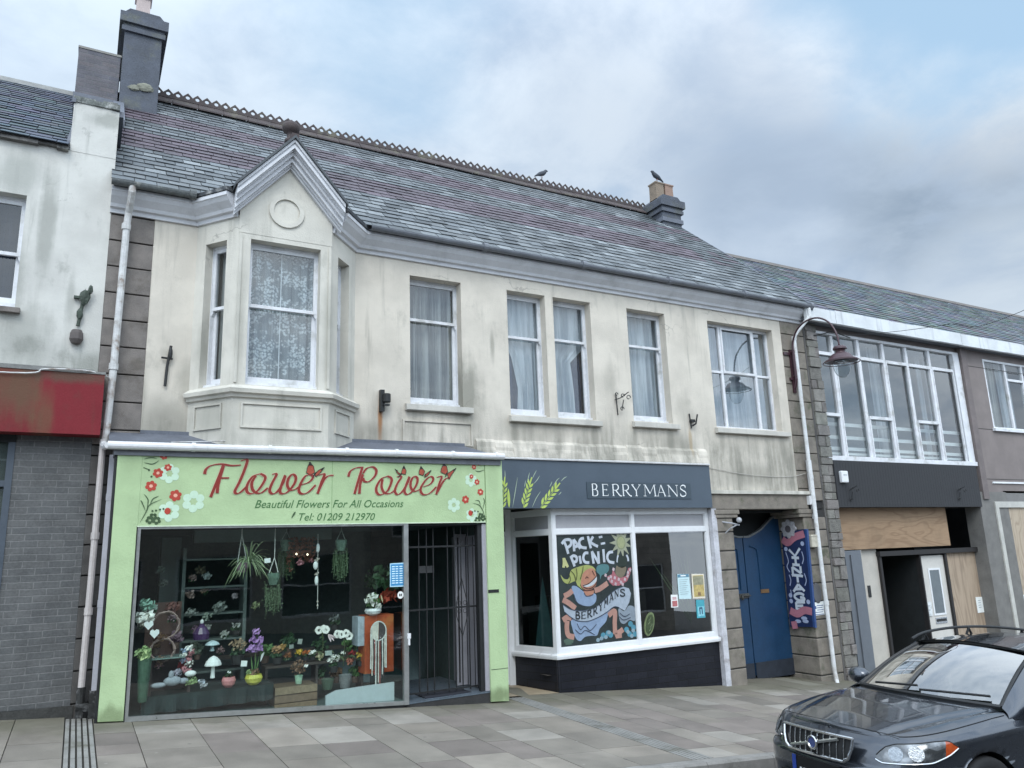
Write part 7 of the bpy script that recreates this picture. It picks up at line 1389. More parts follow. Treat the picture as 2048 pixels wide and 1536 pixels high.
paint('ribbon', (.45, .52, .60), [[(6.764, 0.926), (6.908, 0.843), (7.124, 0.809), (7.33, 0.83), (7.509, 0.915), (7.657, 1.017), (7.805, 1.1), (7.953, 1.141), (8.077, 1.107), (8.115, 1.02), (8.067, 0.882), (7.966, 0.755), (7.854, 0.811), (7.749, 0.831), (7.602, 0.758), (7.423, 0.688), (7.215, 0.642), (7.03, 0.661), (6.901, 0.724), (6.791, 0.811)]], (), 4)
paint('folds', (.07, .09, .13), (), [(s, .013) for s in ([(7.011, 0.623), (7.072, 0.525), (7.159, 0.572), (7.256, 0.498), (7.381, 0.583)], [(6.972, 0.532), (7.068, 0.459), (7.155, 0.505), (7.254, 0.471), (7.336, 0.424)], [(6.764, 0.926), (6.908, 0.843), (7.124, 0.809), (7.33, 0.83), (7.509, 0.915), (7.657, 1.017), (7.805, 1.1), (7.953, 1.141)], [(6.791, 0.811), (6.901, 0.724), (7.03, 0.661), (7.215, 0.642), (7.423, 0.688), (7.602, 0.758), (7.749, 0.831), (7.854, 0.811)], [(7.176, 1.085), (7.223, 1.027), (7.353, 1.048)], [(6.98, 1.068), (7.031, 0.943), (7.146, 0.882)], [(7.856, 0.728), (7.95, 0.666), (8.061, 0.7)], [(7.843, 0.673), (7.928, 0.612), (8.074, 0.644)])], 6)
# the ribbon's word follows its wave
base_ = curve([(6.983, 0.702), (7.082, 0.687), (7.201, 0.69), (7.322, 0.715), (7.428, 0.759), (7.537, 0.817), (7.647, 0.886), (7.758, 0.949), (7.868, 0.991), (7.994, 0.982)], 8); topc = curve([(6.989, 0.805), (7.089, 0.792), (7.208, 0.8), (7.33, 0.83), (7.437, 0.885), (7.547, 0.954), (7.657, 1.024), (7.768, 1.074), (7.877, 1.1), (7.994, 1.09)], 8)
m = MB(); n = len(base_)
for k, ch in enumerate('BERRYMANS'):
    t0, t1 = (k+.12)/9, (k+.88)/9
    def mp(a, b, t0=t0, t1=t1):
        f = min(max((t0+(t1-t0)*a)*(n-1), 0), n-1.001); i = int(f); u = f-i
        p = [base_[i][j]*(1-u)+base_[i+1][j]*u for j in (0, 1)]; q = [topc[i][j]*(1-u)+topc[i+1][j]*u for j in (0, 1)]; return (p[0]+(q[0]-p[0])*b, p[1]+(q[1]-p[1])*b)
    for pts, wt in SER[ch]:
        pp = [mp(a, b) for a, b in pts]
        stroke(m, pp, .022 if wt else .010, MY-.0084, smooth=len(pp) > 3, thick=0.0)
m.build('lettering', mat('chalk_black', (.02, .025, .03), .7), mu)
paint('striped_bag', (.30, .36, .42), [cv([(7.844, 0.798), (7.957, 0.749), (8.054, 0.827), (8.161, 0.806), (8.189, 0.706), (8.16, 0.582), (8.053, 0.603), (7.94, 0.549), (7.855, 0.603)])], (), 1)
paint('basket_cloth', (.50, .17, .20), [[(7.643, 1.311), (7.753, 1.348), (7.778, 1.439), (7.824, 1.345), (7.928, 1.284), (8.039, 1.307), (8.095, 1.433), (8.16, 1.445), (8.123, 1.332), (8.05, 1.221), (7.882, 1.159), (7.757, 1.165), (7.69, 1.224)]], (), 2)
M_chk = mat('chalk_pinkwhite', (.48, .38, .40), .7)
for c in [(7.619, 1.337), (7.677, 1.281), (7.736, 1.236), (7.802, 1.289), (7.812, 1.19), (7.786, 1.424), (7.922, 1.213), (8.007, 1.252), (8.066, 1.306), (8.129, 1.403), (8.08, 1.362), (7.881, 1.258), (7.955, 1.176), (7.723, 1.307)]: m = MB(); m.poly([(c[0]+.030*math.cos(a), MY-.0062, c[1]+.034*math.sin(a)) for a in (.4, 1.9, 3.5, 5.1)]); m.build('cloth_check', M_chk, mu)
paint('bread', (.24, .20, .14), [cv([(7.853, 1.478), (7.905, 1.455), (7.978, 1.459), (8.051, 1.449), (8.014, 1.337), (7.928, 1.284), (7.824, 1.345)])], (), 3)
paint('basket_shade', (.03, .045, .035), [cv([(7.92, 1.64), (8.028, 1.622), (8.084, 1.52), (8.014, 1.451), (7.923, 1.454), (7.885, 1.541)])], (), 3)
paint('speech_bubble', (.10, .24, .25), [cv([(7.462, 1.486), (7.57, 1.517), (7.684, 1.499), (7.696, 1.421), (7.629, 1.36), (7.549, 1.343), (7.509, 1.275), (7.505, 1.345), (7.448, 1.403)])], (), 2)
paint('blue_stones', (.10, .32, .42), [[(c[0]+.05*math.cos(a), c[1]+.045*math.sin(a)) for a in np.linspace(0, 5.6, 9)] for c in [(7.506, 0.404), (7.604, 0.43), (7.654, 0.399), (8.066, 0.54), (8.124, 0.48), (7.978, 0.457), (8.142, 0.375), (8.035, 0.383)]], (), 2)
paint('pale_stones', (.30, .42, .48), [[(c[0]+.038*math.cos(a), c[1]+.032*math.sin(a)) for a in np.linspace(0, 5.6, 8)] for c in [(7.556, 0.373), (7.469, 0.36), (7.399, 0.341), (8.111, 0.433), (8.002, 0.42), (8.077, 0.35), (7.622, 0.44)]], (), 3)
paint('grass', (.10, .16, .12), [], [(s, .05) for s in ([(6.756, 0.365), (6.831, 0.385), (6.928, 0.357)], [(6.78, 0.343), (6.894, 0.34)])], 1)
# notices on the right-hand pane
def notice(name, px, lab, m, marks=(), cat='notice'):
    t = thing(name, (px[0][0], MY, px[2][1]), lab, cat); mb = MB(); mb.prism(px, MY, MY+.002); mb.build('sheet', m, t); x0, x1, z0, z1 = px[0][0], px[1][0], px[2][1], px[0][1]
    for j, (nm, mk, rects) in enumerate(marks):
        mb = MB(); [mb.box(x0+(x1-x0)*a, x0+(x1-x0)*b, MY-.0015-.0007*j-.0002*i, MY-.0003-.0007*j, z0+(z1-z0)*c, z0+(z1-z0)*d) for i, (a, b, c, d) in enumerate(rects)]; mb.build(nm, mk, t)
    return t
M_ink = cm('notice_ink', (.22, .28, .30)); M_head = cm('notice_head', (.10, .22, .30))
notice('window_notice', [(9.143, 1.29), (9.408, 1.278), (9.421, 0.861), (9.141, 0.872)], 'pale blue sheet of small print on the bakery window', cm('pale_cyan', (.46, .60, .62), .6, .05), (('heading', M_head, ((.02, .98, .86, .98),)), ('heading_text', M_card, ((.28, .72, .90, .95),)), ('text_lines', M_ink, tuple((.12, .86-.1*(k % 3), .76-.08*k, .775-.08*k) for k in range(8)))))
notice('window_poster', [(9.467, 1.28), (9.755, 1.267), (9.745, 0.851), (9.453, 0.863)], 'cream bordered poster with a mustard picture beside the pale blue sheet', cm('cream_card', (.60, .56, .46), .6, .05), (('picture', cm('mustard', (.40, .31, .12), .6, .4), ((.08, .92, .08, .93),)), ('picture_top', cm('dull_olive', (.26, .25, .17), .6, .3), ((.10, .90, .55, .90),)), ('stamp', cm('brown_stamp', (.20, .13, .07)), ((.38, .62, .12, .26),))), 'poster')
notice('window_notice', [(8.967, 0.953), (9.115, 0.949), (9.114, 0.739), (8.958, 0.741)], 'small white card with a red panel, lowest left of the bakery notices', M_card, (('red_panel', cm('dull_red', (.36, .12, .12)), ((.12, .88, .08, .52),)), ('pink_panel', cm('dull_pink', (.50, .34, .34)), ((.2, .8, .6, .82),))))
notice('window_poster', [(9.526, 0.836), (9.71, 0.829), (9.707, 0.528), (9.513, 0.53)], 'teal poster with a looping motif under the mustard poster', cm('teal_card', (.06, .30, .36), .6, .15), (('light_block', cm('teal_light', (.20, .46, .52)), ((.12, .88, .1, .62),)), ('dark_motif', cm('navy_ink', (.02, .06, .12)), ((.3, .42, .2, .55), (.58, .70, .2, .55), (.30, .70, .5, .58)))), 'poster')
c = (8.586, 0.25, 0.491)
t = thing('easel_board', (c[0], .25, c[2]), 'oval pale green chalk board leaning inside the right bakery pane', 'chalk board'); mb = MB(); el = lambda rx, rz: [(c[0]+rx*math.cos(a)+.25*rz*math.sin(a), c[2]+rz*math.sin(a)) for a in np.linspace(0, 6.1, 24)]; mb.prism(el(.105, .19), .25, .27); mb.build('rim', cm('green_rim', (.40, .46, .22)), t); mb = MB(); mb.prism(el(.08, .155), .242, .25); mb.build('board', cm('dark_green_board', (.12, .16, .07)), t)
mb = MB(); [stroke(mb, [(c[0]+a-.02, c[2]+b-.02), (c[0]+a+.01, c[2]+b), (c[0]+a+.03, c[2]+b+.03)], .012, .242, thick=.003) for a, b in ((0, .08), (-.02, .02), (.02, -.03), (-.01, -.09))]; mb.build('chalk_marks', cm('chalk', (.4, .46, .25)), t)
c = (10.023, 0.6, 0.349); t = thing('potted_palm', (c[0], .7, -.1), 'tall potted palm standing inside the bakery window', 'plant'); mb = MB()
for k in range(46):
    a = RG.uniform(-1.0, 1.0); L = RG.uniform(.5, 1.5); b = (c[0]-.05, .7, .25); blade(mb, b, (b[0]+a*.75, .7+RG.uniform(-.25, .3), .25+L), RG.uniform(.0, .18), .020, 8)
mb.build('leaves', cm('palm_leaf', (.13, .20, .09)), t); mb = MB(); mb.lathe([(.12, 0), (.17, .35), (.15, .35)], (c[0]-.05, .7, -.1), 12); mb.build('pot', cm('palm_pot', (.08, .07, .06)), t)


# ------------------------------------------------------------------ wall lamp
M_maroon = mat('maroon_paint', (.052, .022, .029), .4, .2, 8, 50, .1, coat=.2)
LX = 12.50
wl = thing('wall_lamp', (LX, -.02, 4.7), 'maroon swan-neck street lamp bracketed to the stone quoins beside a downpipe', 'street lamp')
mb = MB(); mb.box(LX-.035, LX+.035, -.045, -.012, 4.72, 5.62); mb.tube([(LX, -.10, 5.60), (LX, -.10, 4.98), (LX, -.04, 4.80)], .028, 8); mb.tube([(LX, -.02, 5.56), (LX, -.12, 5.56)], .03, 8); mb.tube([(LX, -.02, 5.05), (LX, -.12, 5.05)], .026, 8); mb.box(LX-.20, LX+.02, -.04, -.01, 5.50, 5.56); mb.box(LX-.10, LX+.10, -.05, -.01, 4.98, 5.03); mb.build('wall_plate', M_maroon, wl)
mb = MB(); mb.tube(curve([(LX, -.10, 5.55), (LX, -.115, 5.75), (LX, -.24, 5.97), (LX, -.48, 6.10), (LX, -.78, 6.09), (LX, -1.03, 5.92), (LX, -1.16, 5.66), (LX, -1.19, 5.40)], 5), .018, 8); mb.build('arm', M_maroon, wl, smooth=True)
hc = (LX, -1.19, 5.40)
mb = MB(); mb.lathe([(.03, .02), (.10, .0), (.125, -.03), (.13, -.06), (.10, -.075), (.085, -.105), (.095, -.13), (.14, -.145), (.17, -.165), (.20, -.205), (.235, -.25), (.295, -.272), (.305, -.29), (.28, -.295), (.16, -.27)], hc, 28); mb.build('lamp_shade', M_maroon, wl, smooth=False)
mb = MB(); mb.tube([(LX+.33*math.cos(a), -1.19+.33*math.sin(a), 5.105-.02) for a in np.linspace(0, 6.283, 33)], .010, 6); [mb.tube([(LX+.33*math.cos(a), -1.19+.33*math.sin(a), 5.09), (LX+.2*math.cos(a), -1.19+.2*math.sin(a), 5.16)], .007, 5) for a in (.5, 2.6, 4.7)]; mb.build('guard_ring', M_maroon, wl)
mb = MB(); mb.lathe([(.15, -.285), (.165, -.33), (.165, -.40), (.145, -.48), (.105, -.56), (.05, -.61), (.004, -.62)], hc, 24); mb.build('globe', glass('lamp_globe', (.80, .84, .86), 2.2), wl, smooth=True)
# ------------------------------------------------------------------ brackets, boxes and small fittings on the walls
def bracket(name, px, lab, m, f, cat='bracket', group=None):
    t = MB(); f(t, px); return single(t, name, m, px, lab, cat, group)
M_verd = mat('mossy_iron', (.06, .075, .06), .8, .4, 20, 80, .3)
def br1(t, c):
    t.tube([(c[0]-.02, -.03, c[2]-.27), (c[0]+.01, -.04, c[2]+.02), (c[0]+.08, -.08, c[2]+.20)], .022, 6); t.box(c[0]-.09, c[0]+.03, -.06, -.01, c[2]+.08, c[2]+.11); t.blob((c[0]+.03, -.06, c[2]+.10), .055, .05, .10, 8, 6, jit=.2); t.blob((c[0]+.085, -.08, c[2]+.20), .03, .03, .055, 7, 5, jit=.2); t.blob((c[0]-.01, -.05, c[2]-.12), .035, .03, .07, 7, 5, jit=.2)
bracket('wall_bracket', (-0.171, 0.0, 4.927), 'corroded greenish iron bracket on the white building', M_verd, br1)
bracket('wall_bell', (-0.195, 0.0, 4.531), 'small dark bell-shaped fitting below the corroded bracket', mat('bell_brown', (.10, .085, .08), .7), lambda t, c: t.lathe([(.055, .07), (.07, .03), (.075, -.05), (.05, -.10), (.02, -.11)][::-1], (c[0], -.04, c[2]), 10), 'bell')
bracket('wall_bracket', (0.841, 0.0, 4.276), 'slim black cross-shaped bracket left of the bay window', M_black, lambda t, c: (t.tube([(c[0]-.01, -.03, c[2]-.30), (c[0]+.0, -.035, c[2]-.05), (c[0]+.03, -.06, c[2]+.23)], .018, 6), t.tube([(c[0]-.075, -.045, c[2]+.07), (c[0]+.06, -.045, c[2]+.06)], .013, 6), t.blob((c[0]+.03, -.06, c[2]+.13), .025, .03, .09, 8, 6)))
bracket('wall_bracket', (3.726, 0.0, 3.972), 'stubby black bracket streaking rust below it, right of the bay', M_black, lambda t, c: (t.box(c[0]-.035, c[0]+.025, -.09, -.01, c[2]-.16, c[2]+.16), t.lathe([(.05, -.06), (.06, -.05), (.06, .06), (.05, .07)], (c[0]+.05, -.10, c[2]+.03), 12), t.box(c[0]-.0, c[0]+.09, -.13, -.08, c[2]-.08, c[2]-.055)))
def scroll(t, c, w=.09):
    t.tube([(c[0]-.05, -.02, c[2]+.18), (c[0]-.03, -.02, c[2]-.20)], .010, 5); t.tube([(c[0]-.09, -.03, c[2]+.06), (c[0]+.02, -.06, c[2]+.10), (c[0]+.09, -.2, c[2]+.18)], .009, 5)
    for a, b, r, d in ((.02, .12, .045, -.12), (.08, .08, .05, -.2), (.02, -.10, .045, -.08), (-.05, .16, .035, -.04)): t.tube([(c[0]+a+r*math.cos(q)*(1-q/9), d, c[2]+b+r*math.sin(q)*(1-q/9)) for q in np.linspace(0, 5.6, 13)], .008, 5)
    t.tube([(c[0]+.05, -.10, c[2]+.06), (c[0]+.03, -.07, c[2]-.10)], .008, 5)
bracket('scroll_bracket', (8.032, 0.0, 4.209), 'black wrought iron scroll bracket on the cream wall', M_black, scroll)
bracket('flag_holder', (9.673, 0.0, 3.996), 'black iron U-shaped holder with a rusty streak below it', M_black, lambda t, c: (t.tube([(c[0]-.045, -.02, c[2]+.13), (c[0]-.03, -.03, c[2]-.14)], .014, 6), t.tube([(c[0]+.075, -.10, c[2]+.11), (c[0]+.04, -.08, c[2]-.06), (c[0]-.02, -.04, c[2]-.10)], .016, 6), t.box(c[0]-.05, c[0]+.04, -.07, -.01, c[2]-.03, c[2]+.02)))
bracket('scroll_bracket', (13.726, -0.06, 2.666), 'black scroll bracket on the dark fascia, under the alarm box', M_black, lambda t, c: scroll(t, (c[0], -.06, c[2])))
bracket('scroll_bracket', (17.444, -0.06, 2.686), 'black scroll bracket at the right end of the dark fascia', M_black, lambda t, c: scroll(t, (c[0], -.06, c[2])))
c = (13.581, -0.06, 3.031); t = thing('alarm_box', c, 'white plastic alarm box on the dark fascia', 'alarm box'); mb = MB(); mb.box(c[0]-.10, c[0]+.10, -.13, -.05, c[2]-.12, c[2]+.12); mb.build('case', M_upvc, t, bevel=.02); mb = MB(); mb.box(c[0]-.05, c[0]+.05, -.134, -.13, c[2]+.02, c[2]+.05); mb.build('label_strip', cm('box_grey', (.4, .42, .42)), t)
c = (12.482, -0.06, 1.772); t = thing('meter_box', c, 'cream box on the pier beside the banner', 'junction box'); mb = MB(); mb.box(c[0]-.10, c[0]+.10, -.12, -.01, c[2]-.12, c[2]+.12); mb.build('case', cm('box_cream', (.40, .37, .30)), t, bevel=.012); mb = MB(); mb.box(c[0]-.103, c[0]+.103, -.125, -.11, c[2]+.085, c[2]+.10); mb.build('lid', cm('box_lid', (.30, .28, .23)), t)
c = (12.545, -0.05, 2.562); plain('junction_box', 'white square junction box under the right end of the lintel', 'junction box', M_gutter_w, c, lambda m: (m.box(c[0]-.07, c[0]+.10, -.10, -.01, c[2]-.09, c[2]+.08), m.box(c[0]-.05, c[0]+.0, -.105, -.10, c[2]-.06, c[2]+.05)))
c = (12.473, -0.02, 0.796); plain('oval_plaque', 'dark oval plaque on the gate pier', 'plaque', mat('plaque_grey', (.10, .10, .105), .4, .15), c, lambda m: m.prism([(c[0]+.11*math.cos(a), c[2]+.19*math.sin(a)) for a in np.linspace(0, 6.1, 24)], -.03, -.005))
c = [(12.317, 0.621), (12.628, 0.639), (12.612, 0.391), (12.303, 0.384)]
t = thing('pier_notice', (c[0][0], -.02, c[2][1]), 'white printed notice with blue lettering below the oval plaque', 'notice'); mb = MB(); mb.prism(c, -.022, -.012); mb.build('sheet', M_card, t); x0, x1, z0, z1 = c[0][0], c[1][0], c[2][1], c[0][1]; mb = MB(); [mb.box(x0+(x1-x0)*(.34 if k < 3 else .15), x0+(x1-x0)*(.9-.08*(k % 2)), -.0245, -.0225, z1-.05-(z1-z0)*.175*k-.012, z1-.05-(z1-z0)*.175*k) for k in range(5)]; mb.box(x0+.02, x0+(x1-x0)*.28, -.0245, -.0225, z0+(z1-z0)*.5, z1-.06); mb.build('print', cm('notice_navy', (.06, .09, .22)), t)
c = (10.304, 0.0, 2.136); t = thing('security_camera', c, 'grey wall camera on a bent arm above the blue gate', 'camera'); mb = MB(); mb.tube([(c[0]-.10, .0, c[2]+.03), (c[0]+.02, -.12, c[2]+.0), (c[0]+.13, -.2, c[2]-.04)], .014, 6); mb.tube([(c[0]-.05, .0, c[2]-.18), (c[0]-.0, -.1, c[2]-.09), (c[0]+.10, -.18, c[2]-.03)], .011, 6); mb.build('arm', cm('steel_grey', (.30, .31, .33), .4), t); mb = MB(); mb.blob((c[0]+.11, -.22, c[2]+.05), .05, .05, .05, 10, 8); mb.build('lens_housing', cm('steel_pale', (.35, .36, .38), .35), t)
q = [(16.222, 0.402), (16.401, 0.398), (16.39, 0.1), (16.207, 0.104)]; t = thing('door_notice', (q[0][0], .27, q[2][1]), 'clear plastic notice taped beside the narrow door glass', 'notice'); mb = MB(); mb.prism(q, .262, .272); mb.build('sheet', cm('clear_sheet', (.55, .57, .57), .3), t); mb = MB(); [mb.box(q[0][0]+.03, q[0][0]+.11, .259, .262, q[0][1]-.10-.09*k, q[0][1]-.07-.09*k) for k in range(3)]; mb.build('print', cm('grey_print', (.40, .42, .43)), t)
q = [(18.092, 0.394), (18.381, 0.384), (18.369, 0.154), (18.393, 0.046), (18.09, 0.045)]; t = thing('board_notice', (q[0][0], .28, q[3][1]), 'torn white notice stuck on the pale plywood sheet', 'notice'); mb = MB(); mb.prism(q, .28, .289); mb.build('sheet', M_card, t); mb = MB(); [mb.box(q[0][0]+.06, q[0][0]+.16, .2775, .28, q[0][1]-.09-.05*k, q[0][1]-.075-.05*k) for k in range(4)]; mb.build('print', cm('grey_print2', (.33, .36, .38)), t)
q = [(19.408, 0.378), (19.581, 0.374), (19.476, 0.05), (19.352, 0.058)]; plain('window_notice', 'white notice at the right edge on the tan plywood', 'notice', M_card, (q[0][0], -.01, q[2][1]), lambda m: m.prism(q, -.006, -.001))
def bird(px, lab, s=1.0, face=1):
    t = thing('bird', px, lab, 'bird'); x, y, z = px; M = lambda a, b, c: (x+a*s*face, y+b*s, z+c*s); mb = MB()
    mb.tube([M(-.20, 0, .02), M(-.12, 0, .075), M(-.04, 0, .115), M(.05, 0, .155), M(.10, 0, .20), M(.125, 0, .235), M(.155, 0, .235), M(.185, 0, .225)], [.012*s, .028*s, .055*s, .062*s, .045*s, .036*s, .026*s, .004*s], 9); mb.build('body', cm('bird_grey', (.045, .05, .06), .8), t, smooth=True)
    mb = MB(); [mb.tube([M(.0, b, .07), M(.01, b, .0)], .006*s, 4) for b in (-.02, .02)]; mb.build('leg', cm('bird_leg', (.12, .05, .04)), t)
bird((9.224, 4.0, 10.435)[:2]+(10.33+.285,), 'dark bird perched on the crested ridge', 1.0, 1)
bird((12.42, 3.48, 11.0), 'dark bird perched on the right-hand chimney pots', 1.05, -1)
# cables
def cable(px, lab, r=.007, m=None): mb = MB(); mb.tube(curve(px, 6), r, 5); return single(mb, 'cable', m or M_gutter_d, px[0], lab, 'cable')
cable([(-3, -.27, 3.95), ((-0.815, -0.28, 3.96)), ((-0.478, -0.28, 4.031)), ((-0.07, -0.28, 4.048)), ((0.157, -0.2, 4.017)), (.2, -.12, 3.98)], 'pale cable draped along the red fascia', .009, M_pipe)
cable([(9.96, -.02, 3.15), ((11.011, -0.02, 3.029)), ((12.089, -0.02, 3.019)), ((12.67, -0.05, 3.126))], 'thin cable looping across the cream wall to the pier', .005, mat('painted_cable', (.42, .40, .36)))
cable([(12.963, -1.0, 5.707), (13.204, -2.0, 5.564), (13.109, -3.0, 5.407), (13.422, -4.0, 5.37), (16, -8, 7.2)], 'thin overhead wire rising to the right from the lamp', .005, M_black)
cable([((13.131, -0.05, 5.98)), ((13.533, -0.05, 6.068)), ((13.864, -0.05, 6.149)), ((14.405, -0.06, 6.071))], 'dark cable stub behind the lamp head', .012, M_black)
cable([(.9, -.5, 3.19), (1.25, -.52, 3.21), (1.7, -.50, 3.24), (2.3, -.52, 3.2), (2.7, -.5, 3.19)], 'loose pale cable bowed over the florist gutter', .007, M_pipe)


# ------------------------------------------------------------------ parked estate car
M_car = mat('metallic_paint', (.052, .060, .075), .26, .06, 2, 300, .0, metallic=.75, coat=1.0, spec=.6, obj=True)
M_chrome = mat('chrome_trim', (.62, .63, .64), .12, .05, metallic=1.0, obj=True); M_tyre = mat('tyre', (.016, .016, .017), .85, .2, obj=True); M_plast = mat('black_plastic', (.014, .015, .016), .45, .15, obj=True)
CAR_O, CAR_YAW, CAR_S, CAR_K = Vector((5.42, -5.72, -.495)), -.085, -.06, .96
def cw(p):
    x, y, z = (v*CAR_K for v in p); c, s = math.cos(CAR_S), math.sin(CAR_S); x2, z2 = x*c-z*s, x*s+z*c; c, s = math.cos(CAR_YAW), math.sin(CAR_YAW)
    return (CAR_O.x+x2*c-y*s, CAR_O.y+x2*s+y*c, CAR_O.z+z2)
car = thing('parked_car', tuple(CAR_O), 'dark blue grey estate car with roof rails parked at the kerb, lower right', 'car')
BASE = [(0, 0), (.012, .25), (.05, .48), (.13, .66), (.28, .80), (.50, .875), (.80, .91), (1.2, .92), (1.8, .925), (2.6, .93), (3.4, .925), (4.1, .90), (4.5, .82), (4.72, .62), (4.80, .3), (4.81, 0)]
def cr(arr, u):
    u = min(max(u, 0), len(arr)-1.0001); k = int(u); t = u-k; p = [np.array(arr[min(max(j, 0), len(arr)-1)], float) for j in (k-1, k, k+1, k+2)]
    if k == 0: p[0] = p[1]*np.array([1, 1])-(p[2]-p[1])*np.array([-1, 1]) if len(p[1]) == 2 else p[1]
    return .5*((2*p[1])+(-p[0]+p[2])*t+(2*p[0]-5*p[1]+4*p[2]-p[3])*t*t+(-p[0]+3*p[1]-3*p[2]+p[3])*t**3)
LV = [0, .2, .4, .58, .62, .66, .75, .85, .93, 1.0]
INS = [.12, .03, 0, 0, .012, .040, .055, .085, .12, .17]; WF = [.93, .975, .995, 1.0, .997, .985, .985, .98, .97, .945]; WS = [.95, .985, .997, .987, .986, .986, .99, 1.0, .993, .955]
def ztop(x): return float(np.interp(x, [0, .2, .5, .9, 1.3, 2.0, 3.2, 4.2, 4.8], [.765, .785, .820, .862, .903, .950, .985, .99, .97]))
def Bs(u, v):
    x, y = cr(BASE, u); f = 1/(1+math.exp((x-.75)*9)); r = 1/(1+math.exp((4.2-x)*9)); w = np.interp(v, LV, WF)*f+np.interp(v, LV, WS)*(1-f); ins = np.interp(v, LV, INS)
    xx = x+ins*max(0, 1-x/.9)-ins*.8*r*min(1, max(0, (x-4.0)/.6)); zz = .18+v*(ztop(x)-.18)
    return Vector((xx, y*w, zz))
def Bn(u, v):
    e = .02; a = Bs(u+e, v)-Bs(u-e, v); b = Bs(u, min(1, v+e))-Bs(u, max(0, v-e)); return b.cross(a).normalized()
def grid(mb, f, us, vs, flip=False):
    i = len(mb.v); 
    for u in us:
        for v in vs: mb.v.append(cw(f(u, v)))
    n = len(vs)
    for a in range(len(us)-1):
        for b in range(n-1):
            q = (i+a*n+b, i+(a+1)*n+b, i+(a+1)*n+b+1, i+a*n+b+1); mb.f.append(q[::-1] if flip else q); mb.c.append(None)
mir = lambda p, s: Vector((p[0], p[1]*s, p[2]))
US = np.concatenate([np.arange(0, 7, .10), np.arange(7, 12, .12), np.arange(12, 15.01, .15)]); VS = sorted(set(list(np.linspace(0, 1, 26))+[.58, .62, .66]))
WHX, WHZ, WHR = (.93, 3.70), .335, .365
mb = MB()
for s in (1, -1):
    pts = {}
    for a, u in enumerate(US):
        for b, v in enumerate(VS):
            p = Bs(u, v)
            if 1.0 > abs(p.y) > .5:
                for wx0 in WHX:
                    d = math.hypot(p.x-wx0, p.z-WHZ)
                    if abs(d-WHR) < .028: p = Vector((wx0+(p.x-wx0)*WHR/d, p.y, WHZ+(p.z-WHZ)*WHR/d))
            pts[a, b] = len(mb.v); mb.v.append(cw(mir(p, s)))
            pts['p', a, b] = p
    for a in range(len(US)-1):
        for b in range(len(VS)-1):
            c = sum((pts['p', a+i, b+j] for i in (0, 1) for j in (0, 1)), Vector())/4
            if c.y > .5 and any(math.hypot(c.x-w, c.z-WHZ) < WHR-.004 for w in WHX): continue
            q = (pts[a, b], pts[a+1, b], pts[a+1, b+1], pts[a, b+1]); mb.f.append(q if s < 0 else q[::-1]); mb.c.append(None)
body = mb.build('body', M_car, car, smooth=True)
# bonnet
def zin(x): return float(np.interp(x, [0, .12, .22, .45, .8, 1.15, 1.4], [.745, .785, .815, .876, .944, .990, 1.0]))
def ycr(x): return float(np.interp(x, [0, .15, .5, 1.0, 1.4], [.40, .43, .50, .62, .70]))
UM = 7.28
def hood(t, s):
    p = Bs(t, 1.0); y = p.y*s; a = abs(y); zi, yc = zin(p.x), min(ycr(p.x), p.y*.9)
    if a < yc: z = zi-.020*(a/yc)**2
    else:
        k = (a-yc)/max(1e-4, p.y-yc); kk = k*k*(3-2*k); z = (zi-.012)*(1-k)**1.0+p.z*k if False else (zi-.020)+(p.z-(zi-.020))*(.25*k+.75*k*k)-.014*math.sin(math.pi*min(1, k*2.2))*(1 if k < .4545 else 0)
    if p.x < .10: z = min(z, p.z+(z-p.z)*min(1, p.x/.10+.1)) if p.x > 0 else p.z
    return Vector((p.x, y, z))
mb = MB(); grid(mb, hood, np.concatenate([np.arange(0, 2, .08), np.arange(2, UM, .10), [UM]]), np.concatenate([-np.linspace(1, 0, 34), np.linspace(0, 1, 34)[1:]]), True); mb.build('bonnet', M_car, car, smooth=True)
mb = MB()
for s in (1, -1): mb.tube([cw((p.x, p.y*.93*s, hood(u, .93).z+.002)) for u in np.arange(3.2, UM, .25) for p in [Bs(u, 1.0)]], .0035, 4)
mb.tube([cw((hood(1.2, 0).x+.03+.10*(y/.75)**2, y, hood(1.6+0*y, y/.9).z+.004)) for y in np.linspace(-.62, .62, 15)], .003, 4)
mb.build('shut_line', M_plast, car)
# glasshouse
def wsb(y): return Vector((1.20+.20*(y/.74)**2, y, 1.005-.02*(abs(y)/.74)**2))
def wst(y): return Vector((2.02+.12*(y/.58)**2, y, 1.445-.045*(abs(y)/.58)**2))
def wsf(t, s, off=0.0): a, b = wsb(.735*s), wst(.585*s); p = a.lerp(b, t); p.z += .035*math.sin(math.pi*t)+off; p.x -= off*.6; return p
M_screen = glass('windscreen_glass', (.55, .66, .60), 8.0); M_side = glass('side_window_glass', (.10, .12, .12), 1.8)
mb = MB(); grid(mb, lambda t, s: wsf(t, s), np.linspace(0, 1, 14), np.linspace(-1, 1, 26), True); mb.build('windscreen', M_screen, car, smooth=True)
mb = MB(); 
for s in (1, -1): mb.tube([cw(wsf(t, s, .004)) for t in np.linspace(0, 1, 12)], .016, 6)
mb.tube([cw(wsf(1, s, .002)) for s in np.linspace(-1, 1, 18)], .012, 6); mb.tube([cw(wsf(0, s, .0)) for s in np.linspace(-1, 1, 18)], .022, 6); mb.build('screen_seal', M_plast, car)
def upper(t): return Vector(np.array([np.interp(t, [0, .25, .5, .75, .92, 1], [1.38, 2.10, 2.9, 3.8, 4.35, 4.62]), np.interp(t, [0, .25, .5, .75, .92, 1], [.755, .615, .625, .61, .59, .61]), np.interp(t, [0, .06, .25, .5, .75, .92, 1], [.985, 1.10, 1.405, 1.465, 1.44, 1.37, 1.25])]))
